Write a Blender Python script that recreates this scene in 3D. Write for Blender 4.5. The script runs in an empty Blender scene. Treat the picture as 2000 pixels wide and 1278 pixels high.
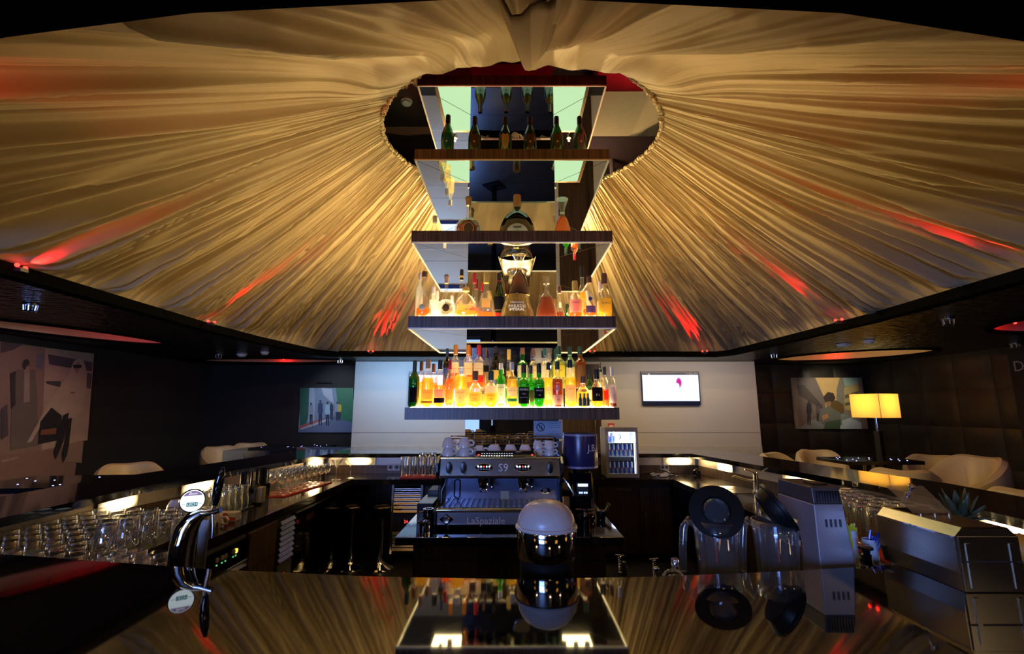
import bpy, bmesh, math, random
from mathutils import Vector, Matrix
from mathutils.geometry import tessellate_polygon
random.seed(7)
PI = math.pi
SC = bpy.context.scene
COL = SC.collection
# ---------------------------------------------------------------- camera
F = 915.0; PITCH = math.radians(9.9); ZC = 1.40
CP, SP = math.cos(PITCH), math.sin(PITCH)
cam_d = bpy.data.cameras.new('camera'); cam = bpy.data.objects.new('camera', cam_d); COL.objects.link(cam)
cam.location = (0, 0, ZC); cam.rotation_euler = (PI/2 + PITCH, 0, 0)
cam_d.sensor_fit = 'HORIZONTAL'; cam_d.sensor_width = 36.0; cam_d.lens = F/2000*36.0
cam_d.clip_start = 0.02; cam_d.clip_end = 100
SC.camera = cam
# ---------------------------------------------------------------- world, exposure
w = bpy.data.worlds.new('world'); SC.world = w; w.use_nodes = True
w.node_tree.nodes['Background'].inputs[0].default_value = (0.006, 0.006, 0.010, 1)
w.node_tree.nodes['Background'].inputs[1].default_value = 1.0
SC.view_settings.view_transform = 'Standard'; SC.view_settings.look = 'None'
SC.view_settings.gamma = 1.0; SC.view_settings.use_curve_mapping = False
SC.view_settings.exposure = 0.0
SC.cycles.use_denoising = True
SC.cycles.max_bounces = 10; SC.cycles.diffuse_bounces = 3; SC.cycles.glossy_bounces = 6
SC.cycles.transmission_bounces = 8; SC.cycles.transparent_max_bounces = 40
SC.cycles.sample_clamp_indirect = 6.0
SC.cycles.caustics_reflective = False; SC.cycles.caustics_refractive = False

def light(name, kind, loc, energy, color, size=0.1, target=None, spot=None, blend=0.5, size_y=None):
    d = bpy.data.lights.new(name, kind); d.energy = energy; d.color = color
    if kind == 'AREA':
        d.size = size
        if size_y: d.shape = 'RECTANGLE'; d.size_y = size_y
    elif kind in ('POINT', 'SPOT'):
        d.shadow_soft_size = size
    if spot: d.spot_size = math.radians(spot); d.spot_blend = blend
    o = bpy.data.objects.new(name, d); COL.objects.link(o); o.location = loc
    if target is not None:
        o.rotation_euler = (Vector(target) - Vector(loc)).to_track_quat('-Z', 'Y').to_euler()
    return o
# daylight from the window behind the camera, on its left
light('window_daylight', 'AREA', (-1.9, -3.9, 1.45), 240, (0.20, 0.36, 1.0), 2.2, (0.0, 3.2, 1.3), size_y=1.2)
# added warm fill lights under the ceiling, behind the camera
for _x, _y in ((-2.6, -1.6), (0.6, -2.2), (3.0, -1.4)):
    light('warm_fill_light', 'AREA', (_x, _y, 2.20), 9, (1.0, 0.70, 0.42), 0.35, (_x, _y+0.3, 0.0))
# picture lights
light('mural_spot', 'SPOT', (-3.9, 4.9, 2.15), 34, (1.0, 0.72, 0.62), 0.05, (-5.9, 5.3, 1.25), 66, 0.8)
light('picture_spot', 'SPOT', (-3.35, 8.0, 2.15), 42, (0.75, 0.88, 1.0), 0.04, (-3.35, 9.2, 1.55), 70, 0.8)
light('picture_spot', 'SPOT', (6.0, 8.0, 2.15), 40, (1.0, 0.86, 0.62), 0.04, (6.1, 9.2, 1.65), 60, 0.8)
# cool and neutral wall washers of the lounge side, in front of the white wall
light('wall_wash_cool', 'AREA', (-1.7, 7.62, 2.16), 30, (0.34, 0.60, 1.0), 2.0, (-1.7, 8.5, 1.2), size_y=0.12)
light('wall_wash_warm', 'AREA', (2.9, 7.62, 2.16), 12, (1.0, 0.80, 0.62), 2.4, (2.9, 8.5, 1.2), size_y=0.12)
# ---------------------------------------------------------------- pixel helpers (photo is 2000 x 1278)
def ray(x, y):
    up = (639.0 - y)/F
    return Vector(((x-1000.0)/F, CP - up*SP, up*CP + SP))
def at(x, y, Y=None, z=None, X=None):
    d = ray(x, y)
    t = Y/d.y if Y is not None else ((z-ZC)/d.z if z is not None else X/d.x)
    return Vector((d.x*t, d.y*t, ZC + d.z*t))
# ---------------------------------------------------------------- mesh builder
class MB:
    def __init__(s): s.v = []; s.f = []
    def add(s, vs, fs, M=None):
        n = len(s.v)
        s.v += [tuple(M @ Vector(p)) if M else tuple(p) for p in vs]
        s.f += [tuple(i+n for i in f) for f in fs]
        return s
    def box(s, x0, x1, y0, y1, z0, z1, M=None):
        vs = [(x0,y0,z0),(x1,y0,z0),(x1,y1,z0),(x0,y1,z0),(x0,y0,z1),(x1,y0,z1),(x1,y1,z1),(x0,y1,z1)]
        return s.add(vs, [(0,3,2,1),(4,5,6,7),(0,1,5,4),(1,2,6,5),(2,3,7,6),(3,0,4,7)], M)
    def cbox(s, c, d, M=None):
        return s.box(c[0]-d[0]/2, c[0]+d[0]/2, c[1]-d[1]/2, c[1]+d[1]/2, c[2]-d[2]/2, c[2]+d[2]/2, M)
    def lathe(s, prof, n=24, c=(0,0,0), sx=1.0, sy=1.0, M=None):
        vs = []; fs = []; rings = []
        for r, z in prof:
            if r <= 1e-6:
                rings.append([len(vs)]); vs.append((c[0], c[1], c[2]+z))
            else:
                rings.append(list(range(len(vs), len(vs)+n)))
                for k in range(n):
                    a = 2*PI*k/n
                    vs.append((c[0]+math.cos(a)*r*sx, c[1]+math.sin(a)*r*sy, c[2]+z))
        for a, b in zip(rings[:-1], rings[1:]):
            for k in range(n):
                k2 = (k+1) % n
                if len(a) == 1 and len(b) == 1: continue
                if len(a) == 1: fs.append((a[0], b[k2], b[k]))
                elif len(b) == 1: fs.append((a[k], a[k2], b[0]))
                else: fs.append((a[k], a[k2], b[k2], b[k]))
        return s.add(vs, fs, M)
    def tube(s, pts, r, n=8, closed=False, M=None, caps=True):
        pts = [Vector(p) for p in pts]; m = len(pts)
        rr = r if isinstance(r, (list, tuple)) else [r]*m
        vs = []; fs = []; prev = None
        for i, p in enumerate(pts):
            if closed: t = pts[(i+1) % m] - pts[i-1]
            else: t = pts[min(i+1, m-1)] - pts[max(i-1, 0)]
            t = t.normalized() if t.length > 1e-9 else Vector((0,0,1))
            if prev is None:
                u = t.cross(Vector((0,0,1)))
                if u.length < 1e-4: u = t.cross(Vector((1,0,0)))
            else: u = prev - t*prev.dot(t)
            u = u.normalized(); prev = u; w_ = t.cross(u)
            for k in range(n):
                a = 2*PI*k/n
                vs.append(p + (u*math.cos(a) + w_*math.sin(a))*rr[i])
        for i in range(m if closed else m-1):
            j = (i+1) % m
            for k in range(n):
                k2 = (k+1) % n
                fs.append((i*n+k, i*n+k2, j*n+k2, j*n+k))
        if caps and not closed:
            fs.append(tuple(range(n))[::-1]); fs.append(tuple((m-1)*n+k for k in range(n)))
        return s.add(vs, fs, M)
    def prism(s, poly, z0, z1, M=None):
        n = len(poly)
        vs = [(p[0],p[1],z0) for p in poly] + [(p[0],p[1],z1) for p in poly]
        fs = [tuple(range(n))[::-1], tuple(range(n, 2*n))]
        fs += [(i, (i+1) % n, n+(i+1) % n, n+i) for i in range(n)]
        return s.add(vs, fs, M)
    def xprism(s, poly, x0, x1, M=None):      # poly in (y, z)
        n = len(poly)
        vs = [(x0,p[0],p[1]) for p in poly] + [(x1,p[0],p[1]) for p in poly]
        fs = [tuple(range(n))[::-1], tuple(range(n, 2*n))]
        fs += [(i, (i+1) % n, n+(i+1) % n, n+i) for i in range(n)]
        return s.add(vs, fs, M)
    def ball(s, c, r, n=12, m=8, sx=1, sy=1, sz=1, M=None):
        prof = [(math.sin(PI*i/m)*r, -math.cos(PI*i/m)*r*sz) for i in range(m+1)]
        prof[0] = (0, -r*sz); prof[-1] = (0, r*sz)
        return s.lathe(prof, n, c, sx, sy, M)
    def build(s, name, mat, parent=None, smooth=False, bevel=0, world=False, seg=2):
        me = bpy.data.meshes.new(name); me.from_pydata(s.v, [], s.f); me.update()
        bm = bmesh.new(); bm.from_mesh(me); bmesh.ops.recalc_face_normals(bm, faces=bm.faces); bm.to_mesh(me); bm.free()
        o = bpy.data.objects.new(name, me); COL.objects.link(o)
        if mat is not None: me.materials.append(mat)
        if smooth:
            me.shade_smooth(); me.set_sharp_from_angle(angle=math.radians(40))
        if bevel:
            b = o.modifiers.new('bevel', 'BEVEL'); b.width = bevel; b.segments = seg; b.limit_method = 'ANGLE'
        if parent is not None:
            o.parent = parent
            if world: o.matrix_parent_inverse = Matrix.Translation(-parent.location)
        return o
def tag(o, label, cat, group=None):
    o['label'] = label; o['category'] = cat
    if group: o['group'] = group
    return o
def thing(name, label, cat, loc=(0,0,0), rz=0.0, group=None):
    o = bpy.data.objects.new(name, None); COL.objects.link(o); o.empty_display_size = 0.05
    o.location = loc; o.rotation_euler = (0,0,rz)
    return tag(o, label, cat, group)
def struct(o):
    o['kind'] = 'structure'; return o
def dup(root, loc, rz=None, label=None, group=None):
    r = root.copy(); COL.objects.link(r); r.location = loc
    if rz is not None: r.rotation_euler = (0,0,rz)
    if label: r['label'] = label
    if group: r['group'] = group
    for ch in list(root.children):
        c = ch.copy(); COL.objects.link(c); c.parent = r
        for g in list(ch.children):
            d = g.copy(); COL.objects.link(d); d.parent = c
    return r
ORD = ['first','second','third','fourth','fifth','sixth','seventh','eighth','ninth','tenth','eleventh','twelfth',
       'thirteenth','fourteenth','fifteenth','sixteenth','seventeenth','eighteenth','nineteenth','twentieth','twenty-first']
# text as flat mesh in the XZ plane facing -Y, centred on the origin; bend > 0 wraps it round a vertical cylinder
def text_mb(txt, size, M=None, bend=0.0, width=None):
    cu = bpy.data.curves.new('t', 'FONT'); cu.body = txt; cu.size = size; cu.align_x = 'CENTER'; cu.align_y = 'CENTER'
    cu.resolution_u = 2
    ob = bpy.data.objects.new('t', cu); COL.objects.link(ob)
    bpy.context.view_layer.update()
    me = bpy.data.meshes.new_from_object(ob.evaluated_get(bpy.context.evaluated_depsgraph_get()))
    vs = [v.co.copy() for v in me.vertices]; fs = [tuple(p.vertices) for p in me.polygons]
    bpy.data.objects.remove(ob); bpy.data.curves.remove(cu); bpy.data.meshes.remove(me)
    if width and vs:
        wd = max(v.x for v in vs) - min(v.x for v in vs)
        k = width/max(wd, 1e-6)
        for v in vs: v.x *= k; v.y *= min(k, 1.6)
    out = []
    for v in vs:
        if bend: out.append((math.sin(v.x/bend)*bend, -math.cos(v.x/bend)*bend, v.y))
        else: out.append((v.x, 0, v.y))
    return MB().add(out, fs, M)
# ---------------------------------------------------------------- materials
MAT = {}
def nodes(name):
    m = bpy.data.materials.new(name); m.use_nodes = True
    nt = m.node_tree; return m, nt, nt.nodes, nt.links, nt.nodes['Principled BSDF']
def pbr(name, col, rough=0.5, metal=0.0, spec=0.5, noise=None, bump=None, ior=None, coat=0.0, sheen=0.0, emit=None):
    """noise=(scale, dark factor, stretch xyz); bump=(scale, strength, stretch xyz)"""
    m, nt, N, L, P = nodes(name)
    P.inputs['Base Color'].default_value = (*col, 1); P.inputs['Roughness'].default_value = rough
    P.inputs['Metallic'].default_value = metal; P.inputs['Specular IOR Level'].default_value = spec
    if ior: P.inputs['IOR'].default_value = ior
    if coat: P.inputs['Coat Weight'].default_value = coat; P.inputs['Coat Roughness'].default_value = 0.05
    if sheen: P.inputs['Sheen Weight'].default_value = sheen
    if emit: P.inputs['Emission Color'].default_value = (*emit[0], 1); P.inputs['Emission Strength'].default_value = emit[1]
    tc = N.new('ShaderNodeTexCoord')
    def tex(scale, st, det=4.0):
        mp = N.new('ShaderNodeMapping'); mp.inputs['Scale'].default_value = st
        L.new(tc.outputs['Object'], mp.inputs['Vector'])
        nz = N.new('ShaderNodeTexNoise'); nz.inputs['Scale'].default_value = scale; nz.inputs['Detail'].default_value = det
        L.new(mp.outputs[0], nz.inputs['Vector']); return nz
    sc_, dk, st = noise if noise else (14.0, 0.9, (1,1,1))
    nz = tex(sc_, st); cr = N.new('ShaderNodeValToRGB')
    cr.color_ramp.elements[0].position = 0.3; cr.color_ramp.elements[1].position = 0.7
    cr.color_ramp.elements[0].color = (col[0]*dk, col[1]*dk, col[2]*dk, 1); cr.color_ramp.elements[1].color = (*col, 1)
    L.new(nz.outputs['Fac'], cr.inputs[0]); L.new(cr.outputs[0], P.inputs['Base Color'])
    if bump:
        b = N.new('ShaderNodeBump'); b.inputs['Strength'].default_value = bump[1]; b.inputs['Distance'].default_value = bump[3] if len(bump) > 3 else 0.01
        L.new(tex(bump[0], bump[2] if len(bump) > 2 else (1,1,1)).outputs['Fac'], b.inputs['Height']); L.new(b.outputs[0], P.inputs['Normal'])
    MAT[name] = m; return m
def emis(name, col, strength):
    m, nt, N, L, P = nodes(name); N.remove(P)
    e = N.new('ShaderNodeEmission'); e.inputs[0].default_value = (*col, 1); e.inputs[1].default_value = strength
    L.new(e.outputs[0], N['Material Output'].inputs[0]); MAT[name] = m; return m
def thin(name, tint, gloss=0.08, rough=0.02, body=0.0, body_col=None, edge=0.5, gtint=(1,1,1)):
    """see-through glass or liquid: tinted transparency, edge-weighted gloss and a share of scattering body colour"""
    m, nt, N, L, P = nodes(name); N.remove(P)
    tr = N.new('ShaderNodeBsdfTransparent'); tr.inputs[0].default_value = (*tint, 1)
    gl = N.new('ShaderNodeBsdfGlossy'); gl.inputs[0].default_value = (*gtint, 1); gl.inputs['Roughness'].default_value = rough
    lw = N.new('ShaderNodeLayerWeight'); lw.inputs['Blend'].default_value = 0.35
    mr = N.new('ShaderNodeMapRange'); mr.inputs['To Min'].default_value = gloss; mr.inputs['To Max'].default_value = edge
    L.new(lw.outputs['Facing'], mr.inputs['Value'])
    last = tr.outputs[0]
    if body > 0:
        bc = body_col or tint
        tl = N.new('ShaderNodeBsdfTranslucent'); tl.inputs[0].default_value = (*bc, 1)
        df = N.new('ShaderNodeBsdfDiffuse'); df.inputs[0].default_value = (*bc, 1)
        mx = N.new('ShaderNodeMixShader'); mx.inputs[0].default_value = 0.35
        L.new(tl.outputs[0], mx.inputs[1]); L.new(df.outputs[0], mx.inputs[2])
        m2 = N.new('ShaderNodeMixShader'); m2.inputs[0].default_value = body
        L.new(last, m2.inputs[1]); L.new(mx.outputs[0], m2.inputs[2]); last = m2.outputs[0]
    m3 = N.new('ShaderNodeMixShader'); L.new(mr.outputs[0], m3.inputs[0]); L.new(last, m3.inputs[1]); L.new(gl.outputs[0], m3.inputs[2])
    L.new(m3.outputs[0], N['Material Output'].inputs[0]); MAT[name] = m; return m
def wood(name, dark, lite, rough=0.35, axis=2, scale=60, spec=0.4):
    """zebrano veneer: fine streaks along one axis"""
    m, nt, N, L, P = nodes(name); tc = N.new('ShaderNodeTexCoord'); mp = N.new('ShaderNodeMapping')
    st = [scale, scale, scale]; st[axis] = 0.8; mp.inputs['Scale'].default_value = st
    L.new(tc.outputs['Object'], mp.inputs['Vector'])
    nz = N.new('ShaderNodeTexNoise'); nz.inputs['Scale'].default_value = 1.6; nz.inputs['Detail'].default_value = 5
    nz.inputs['Roughness'].default_value = 0.65
    L.new(mp.outputs[0], nz.inputs['Vector']); cr = N.new('ShaderNodeValToRGB')
    cr.color_ramp.elements[0].position = 0.38; cr.color_ramp.elements[1].position = 0.66
    cr.color_ramp.elements[0].color = (*dark, 1); cr.color_ramp.elements[1].color = (*lite, 1)
    L.new(nz.outputs['Fac'], cr.inputs[0]); L.new(cr.outputs[0], P.inputs['Base Color'])
    P.inputs['Roughness'].default_value = rough; P.inputs['Specular IOR Level'].default_value = spec
    MAT[name] = m; return m
def paper(name, col, tl=0.5):
    m, nt, N, L, P = nodes(name); N.remove(P)
    a = N.new('ShaderNodeBsdfDiffuse'); b = N.new('ShaderNodeBsdfTranslucent'); x = N.new('ShaderNodeMixShader')
    a.inputs[0].default_value = (*col, 1); b.inputs[0].default_value = (*col, 1); x.inputs[0].default_value = tl
    tc = N.new('ShaderNodeTexCoord'); nz = N.new('ShaderNodeTexNoise'); nz.inputs['Scale'].default_value = 30
    L.new(tc.outputs['Object'], nz.inputs['Vector'])
    mxc = N.new('ShaderNodeMixRGB'); mxc.inputs[1].default_value = (*[c*0.9 for c in col], 1); mxc.inputs[2].default_value = (*col, 1)
    L.new(nz.outputs['Fac'], mxc.inputs[0]); L.new(mxc.outputs[0], a.inputs[0]); L.new(mxc.outputs[0], b.inputs[0])
    L.new(a.outputs[0], x.inputs[1]); L.new(b.outputs[0], x.inputs[2]); L.new(x.outputs[0], N['Material Output'].inputs[0])
    MAT[name] = m; return m
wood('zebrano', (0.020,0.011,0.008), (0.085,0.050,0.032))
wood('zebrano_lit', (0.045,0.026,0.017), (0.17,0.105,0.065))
wood('zebrano_h', (0.020,0.011,0.008), (0.085,0.050,0.032), axis=1)
pbr('black', (0.006,0.006,0.007), 0.3)
pbr('black_matte', (0.010,0.009,0.009), 0.7)
pbr('black_gloss', (0.004,0.004,0.005), 0.06, spec=0.6)
pbr('rubber', (0.008,0.008,0.008), 0.40, spec=0.3)
pbr('chrome', (0.82,0.82,0.84), 0.07, 1.0)
pbr('steel', (0.55,0.52,0.48), 0.28, 1.0, noise=(40,0.85,(1,1,14)))
pbr('steel_h', (0.60,0.57,0.53), 0.22, 1.0, noise=(30,0.85,(1,14,14)))
pbr('steel_dark', (0.20,0.19,0.18), 0.3, 1.0)
pbr('mirror', (0.86,0.90,0.93), 0.0, 1.0, noise=(3,0.97,(1,1,1)))
pbr('mirror_edge', (0.85,0.86,0.80), 0.25, 0.0, spec=0.8)
pbr('porcelain', (0.78,0.74,0.70), 0.12, spec=0.6)
pbr('white_plastic', (0.75,0.74,0.74), 0.4)
pbr('grey_plastic', (0.32,0.31,0.33), 0.4)
pbr('red_mat', (0.62,0.05,0.03), 0.6)
pbr('brass', (0.75,0.55,0.25), 0.2, 1.0)
# ================================================================ ROOM
ZS = ZC + 0.85                      # dark ceiling (soffit)
RX0, RX1, RY0, RY1 = -5.9, 6.9, -4.0, 9.2
ZUP = 4.35                          # slab above the tent
OPP = [(-2.9,1.35),(-1.6,1.0),(-1.13,0.905),(-0.67,0.84),(0,0.80),(0.69,0.84),(1.145,0.915),(1.7,1.02),(3.0,1.4),(3.2,2.0),(3.3,2.9),(3.42,4.4),(3.42,5.6),
       (3.36,7.2),(3.24,7.40),(-2.80,7.34),(-3.0,7.15),(-3.18,5.8),(-3.22,4.9),(-3.16,3.5),(-3.10,2.2)]   # tent opening in the dark ceiling
OPP = [Vector(p) for p in OPP]
pbr('floor_dark', (0.020,0.016,0.013), 0.35, noise=(6,0.6,(1,1,1)), bump=(60,0.25))
pbr('wall_black', (0.008,0.0075,0.0075), 0.75, noise=(3,0.7,(1,1,1)))
pbr('wall_white', (0.50,0.475,0.44), 0.85, noise=(2,0.96,(1,1,1)), bump=(200,0.05))
pbr('soffit', (0.007,0.006,0.005), 0.26, spec=0.30, noise=(4,0.8,(1,1,1)), bump=(9,1.0,(1,1.8,1),0.08))
pbr('fascia_black', (0.003,0.003,0.003), 0.9, spec=0.02)
pbr('slab_brown', (0.060,0.030,0.024), 0.85)
pbr('slab_red', (0.16,0.012,0.016), 0.8)
pbr('beam_beige', (0.20,0.16,0.12), 0.8)
struct(MB().box(RX0, RX1, RY0, RY1, -0.1, 0.0).build('floor', MAT['floor_dark']))
struct(MB().box(RX0-0.15, RX0, RY0, RY1, 0, ZS+0.2).build('wall_left', MAT['wall_black']))
wr = struct(MB().box(RX1, RX1+0.15, RY0, RY1, 0, ZS+0.2).build('wall_right', MAT['wall_black']))
wb = struct(MB().box(RX0-0.15, RX1+0.15, RY1, RY1+0.15, 0, ZS+0.2).build('wall_back', MAT['wall_black']))
# rear wall behind the camera with the window opening that lets the blue daylight in
rw = MB(); wx0, wx1, wz0, wz1 = -3.1, -0.7, 0.8, 2.1
rw.box(RX0-0.15, wx0, RY0-0.15, RY0, 0, ZS+0.2).box(wx1, RX1+0.15, RY0-0.15, RY0, 0, ZS+0.2)
rw.box(wx0, wx1, RY0-0.15, RY0, 0, wz0).box(wx0, wx1, RY0-0.15, RY0, wz1, ZS+0.2)
struct(rw.build('wall_rear', MAT['wall_black']))
wf = MB()
for a in (wx0, (wx0+wx1)/2-0.03, wx1-0.06): wf.box(a, a+0.06, RY0-0.10, RY0-0.04, wz0, wz1)
for a in (wz0, wz1-0.06): wf.box(wx0, wx1, RY0-0.10, RY0-0.04, a, a+0.06)
win = struct(wf.build('window_1', MAT['black_matte']))
emis('sky_pane', (0.30,0.48,1.0), 1.6)
MB().box(wx0+0.06, wx1-0.06, RY0-0.085, RY0-0.075, wz0+0.06, wz1-0.06).build('pane', MAT['sky_pane'], win)
# white wall standing in front of the black back wall
YW = 8.5
pl = at(695, 706, Y=YW); pr = at(1473, 706, Y=YW)
struct(MB().box(pl.x, pr.x, YW, YW+0.12, 0, ZS-0.005).build('wall_white', MAT['wall_white']))
gz = at(1300, 845, Y=YW).z
trim = MB().box(pl.x, pr.x, YW-0.004, YW, gz-0.004, gz+0.004)
struct(trim.build('trim_1', MAT['grey_plastic']))
zb = at(1300, 871, Y=YW).z
pbr('wall_band', (0.50,0.48,0.46), 0.8)
struct(MB().box(pl.x, pr.x, YW-0.012, YW, 0.0, zb).build('trim_2', MAT['wall_band']))
# dark door in the white wall, behind the tower
dl = at(1098, 800, Y=YW); dr = at(1173, 800, Y=YW)
dr_o = struct(MB().box(dl.x, dr.x, YW-0.03, YW-0.001, 0, at(1100, 712, Y=YW).z).build('door_1', MAT['zebrano']))
dx = at(1162, 800, Y=YW).x
MB().box(dx-0.02, dx, YW-0.06, YW-0.03, 0.0, 2.0).build('door_frame', MAT['steel_h'], dr_o)
# ---------------------------------------------------------------- dark ceiling with the tent opening and round tents
HOLES = [(-5.02, 5.15, 0.42, 1.10, -0.35), (-4.25, 8.35, 1.30, 0.42, 0.0), (5.45, 7.55, 1.05, 0.72, -0.75), (5.75, 4.35, 0.85, 0.85, 0.0)]
def hole_ring(h, n=40, k=1.0):
    cx, cy, a, b, r = h
    return [(cx + k*(a*math.cos(t)*math.cos(r) - b*math.sin(t)*math.sin(r)), cy + k*(a*math.cos(t)*math.sin(r) + b*math.sin(t)*math.cos(r))) for t in [2*PI*i/n for i in range(n)]]
rings = [[(RX0-0.15,RY0-0.15),(RX1+0.15,RY0-0.15),(RX1+0.15,RY1+0.15),(RX0-0.15,RY1+0.15)], [(p.x,p.y) for p in OPP[::-1]]] + [hole_ring(h)[::-1] for h in HOLES]
polys = [[Vector((p[0],p[1],0)) for p in r] for r in rings]
tris = tessellate_polygon(polys)
flat = [p for r in polys for p in r]
sm = MB(); sm.add([(p.x,p.y,ZS) for p in flat], [tuple(t) for t in tris])
i0 = 0
for kk, r in enumerate(polys):
    n = len(r); hh_ = 0.03 if kk < 2 else 0.012
    sm.add([(p.x,p.y,ZS) for p in r] + [(p.x,p.y,ZS+hh_) for p in r], [(i,(i+1)%n,n+(i+1)%n,n+i) for i in range(n)])
struct(sm.build('ceiling', MAT['soffit']))
# black frame round the tent opening
fr = MB(); nO = len(OPP)
def off(i, d):
    p, q, r = OPP[i-1], OPP[i], OPP[(i+1) % nO]
    n_a = Vector((q.y-p.y, p.x-q.x)).normalized(); n_b = Vector((r.y-q.y, q.x-r.x)).normalized()
    n_ = (n_a+n_b).normalized(); return q + n_*(d/max(0.5, n_.dot(n_a)))
ri = [off(i, -0.012) for i in range(nO)]; ro = [off(i, 0.10) for i in range(nO)]
vs = [(p.x,p.y,z) for z in (ZS-0.035, ZS+0.045) for r in (ri, ro) for p in r]
for i in range(nO):
    j = (i+1) % nO
    fr.f += [(i,j,nO+j,nO+i), (i,2*nO+i,2*nO+j,j), (nO+i,nO+j,3*nO+j,3*nO+i), (2*nO+i,3*nO+i,3*nO+j,2*nO+j)]
fr.v = vs
struct(fr.build('trim_3', MAT['fascia_black']))
# slab, walls of the void and beams above the tent, seen through its round mouth
vx0, vx1, vy0, vy1 = -3.6, 3.8, 0.4, 7.8
up = MB().box(vx0, vx1, vy0, vy1, ZUP, ZUP+0.1)
for a in ((vx0-0.1,vx0,vy0,vy1),(vx1,vx1+0.1,vy0,vy1),(vx0,vx1,vy0-0.1,vy0),(vx0,vx1,vy1,vy1+0.1)): up.box(*a, ZS+0.10, ZUP)
upo = struct(up.build('ceiling_void', MAT['slab_brown']))
bz = ZUP
MB().box(0.72, 3.6, 3.50, 4.15, bz-0.35, bz).build('beam', MAT['beam_beige'], upo)
MB().box(-3.4, 3.6, 5.6, 5.95, bz-0.40, bz).build('beam', MAT['slab_brown'], upo)
MB().box(-0.55, 3.5, 2.95, 3.48, bz-0.03, bz).build('panel', MAT['slab_red'], upo)
MB().box(-1.6, -0.56, 2.95, 3.55, bz-0.02, bz).build('panel', MAT['slab_red'], upo)
MB().tube([(-3.4,5.2,bz-0.35),(3.6,5.2,bz-0.35)], 0.025, 8).build('pipe', MAT['beam_beige'], upo, True)
MB().tube([(0.7,4.9,bz-0.6),(2.2,3.9,bz-0.15)], 0.012, 8).build('pipe', MAT['beam_beige'], upo, True)
MB().tube([(1.2,5.2,bz-0.35),(1.2,5.2,bz)], 0.03, 8).build('pipe', MAT['beam_beige'], upo, True)
light('void_red', 'SPOT', (1.7, 2.95, 4.0), 75, (1.0, 0.02, 0.04), 0.05, (1.3, 3.2, 4.35), 80, 0.6)
light('void_red', 'SPOT', (-1.5, 2.9, 4.0), 40, (1.0, 0.02, 0.04), 0.05, (-1.1, 3.15, 4.35), 80, 0.6)
light('void_fill', 'POINT', (0.9, 5.05, 3.9), 9, (1.0, 0.7, 0.5), 0.1)
# ---------------------------------------------------------------- the gathered tent
def value_noise(seed):
    rnd = random.Random(seed); tab = [rnd.uniform(-1, 1) for _ in range(4096)]
    def f(x):
        i = math.floor(x); t = x-i; t = t*t*(3-2*t)
        return tab[i % 4096]*(1-t) + tab[(i+1) % 4096]*t
    return f
n1, n2, n3, n4, n5 = (value_noise(s) for s in (1, 2, 3, 4, 5))
def fabric_mat():
    m, nt, N, L, P = nodes('tent_fabric'); tc = N.new('ShaderNodeTexCoord')
    nz = N.new('ShaderNodeTexNoise'); nz.inputs['Scale'].default_value = 2.2; L.new(tc.outputs['Object'], nz.inputs['Vector'])
    cr = N.new('ShaderNodeValToRGB'); cr.color_ramp.elements[0].color = (0.40,0.30,0.165,1); cr.color_ramp.elements[1].color = (0.50,0.385,0.225,1)
    L.new(nz.outputs['Fac'], cr.inputs[0]); L.new(cr.outputs[0], P.inputs['Base Color'])
    P.inputs['Roughness'].default_value = 0.6; P.inputs['Specular IOR Level'].default_value = 0.25
    P.inputs['Sheen Weight'].default_value = 0.15
    w1 = N.new('ShaderNodeTexNoise'); w1.inputs['Scale'].default_value = 350; L.new(tc.outputs['Object'], w1.inputs['Vector'])
    b = N.new('ShaderNodeBump'); b.inputs['Strength'].default_value = 0.06; L.new(w1.outputs['Fac'], b.inputs['Height']); L.new(b.outputs[0], P.inputs['Normal'])
    MAT['tent_fabric'] = m
fabric_mat()
HC = (0.08, 3.70); HRX, HRY, HZ = 1.17, 1.00, 3.70
def tent_outer(a):
    dx, dy = math.cos(a), math.sin(a); ox, oy = HC; best = None
    for i in range(nO):
        p, q = OPP[i], OPP[(i+1) % nO]; ex, ey = q.x-p.x, q.y-p.y
        den = dx*ey - dy*ex
        if abs(den) < 1e-9: continue
        t = ((p.x-ox)*ey - (p.y-oy)*ex)/den; u = ((p.x-ox)*dy - (p.y-oy)*dx)/den
        if t > 0 and -1e-6 <= u <= 1+1e-6 and (best is None or t < best): best = t
    return ox+dx*best, oy+dy*best
NU, NV = 3000, 30
rp = random.Random(21)
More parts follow.
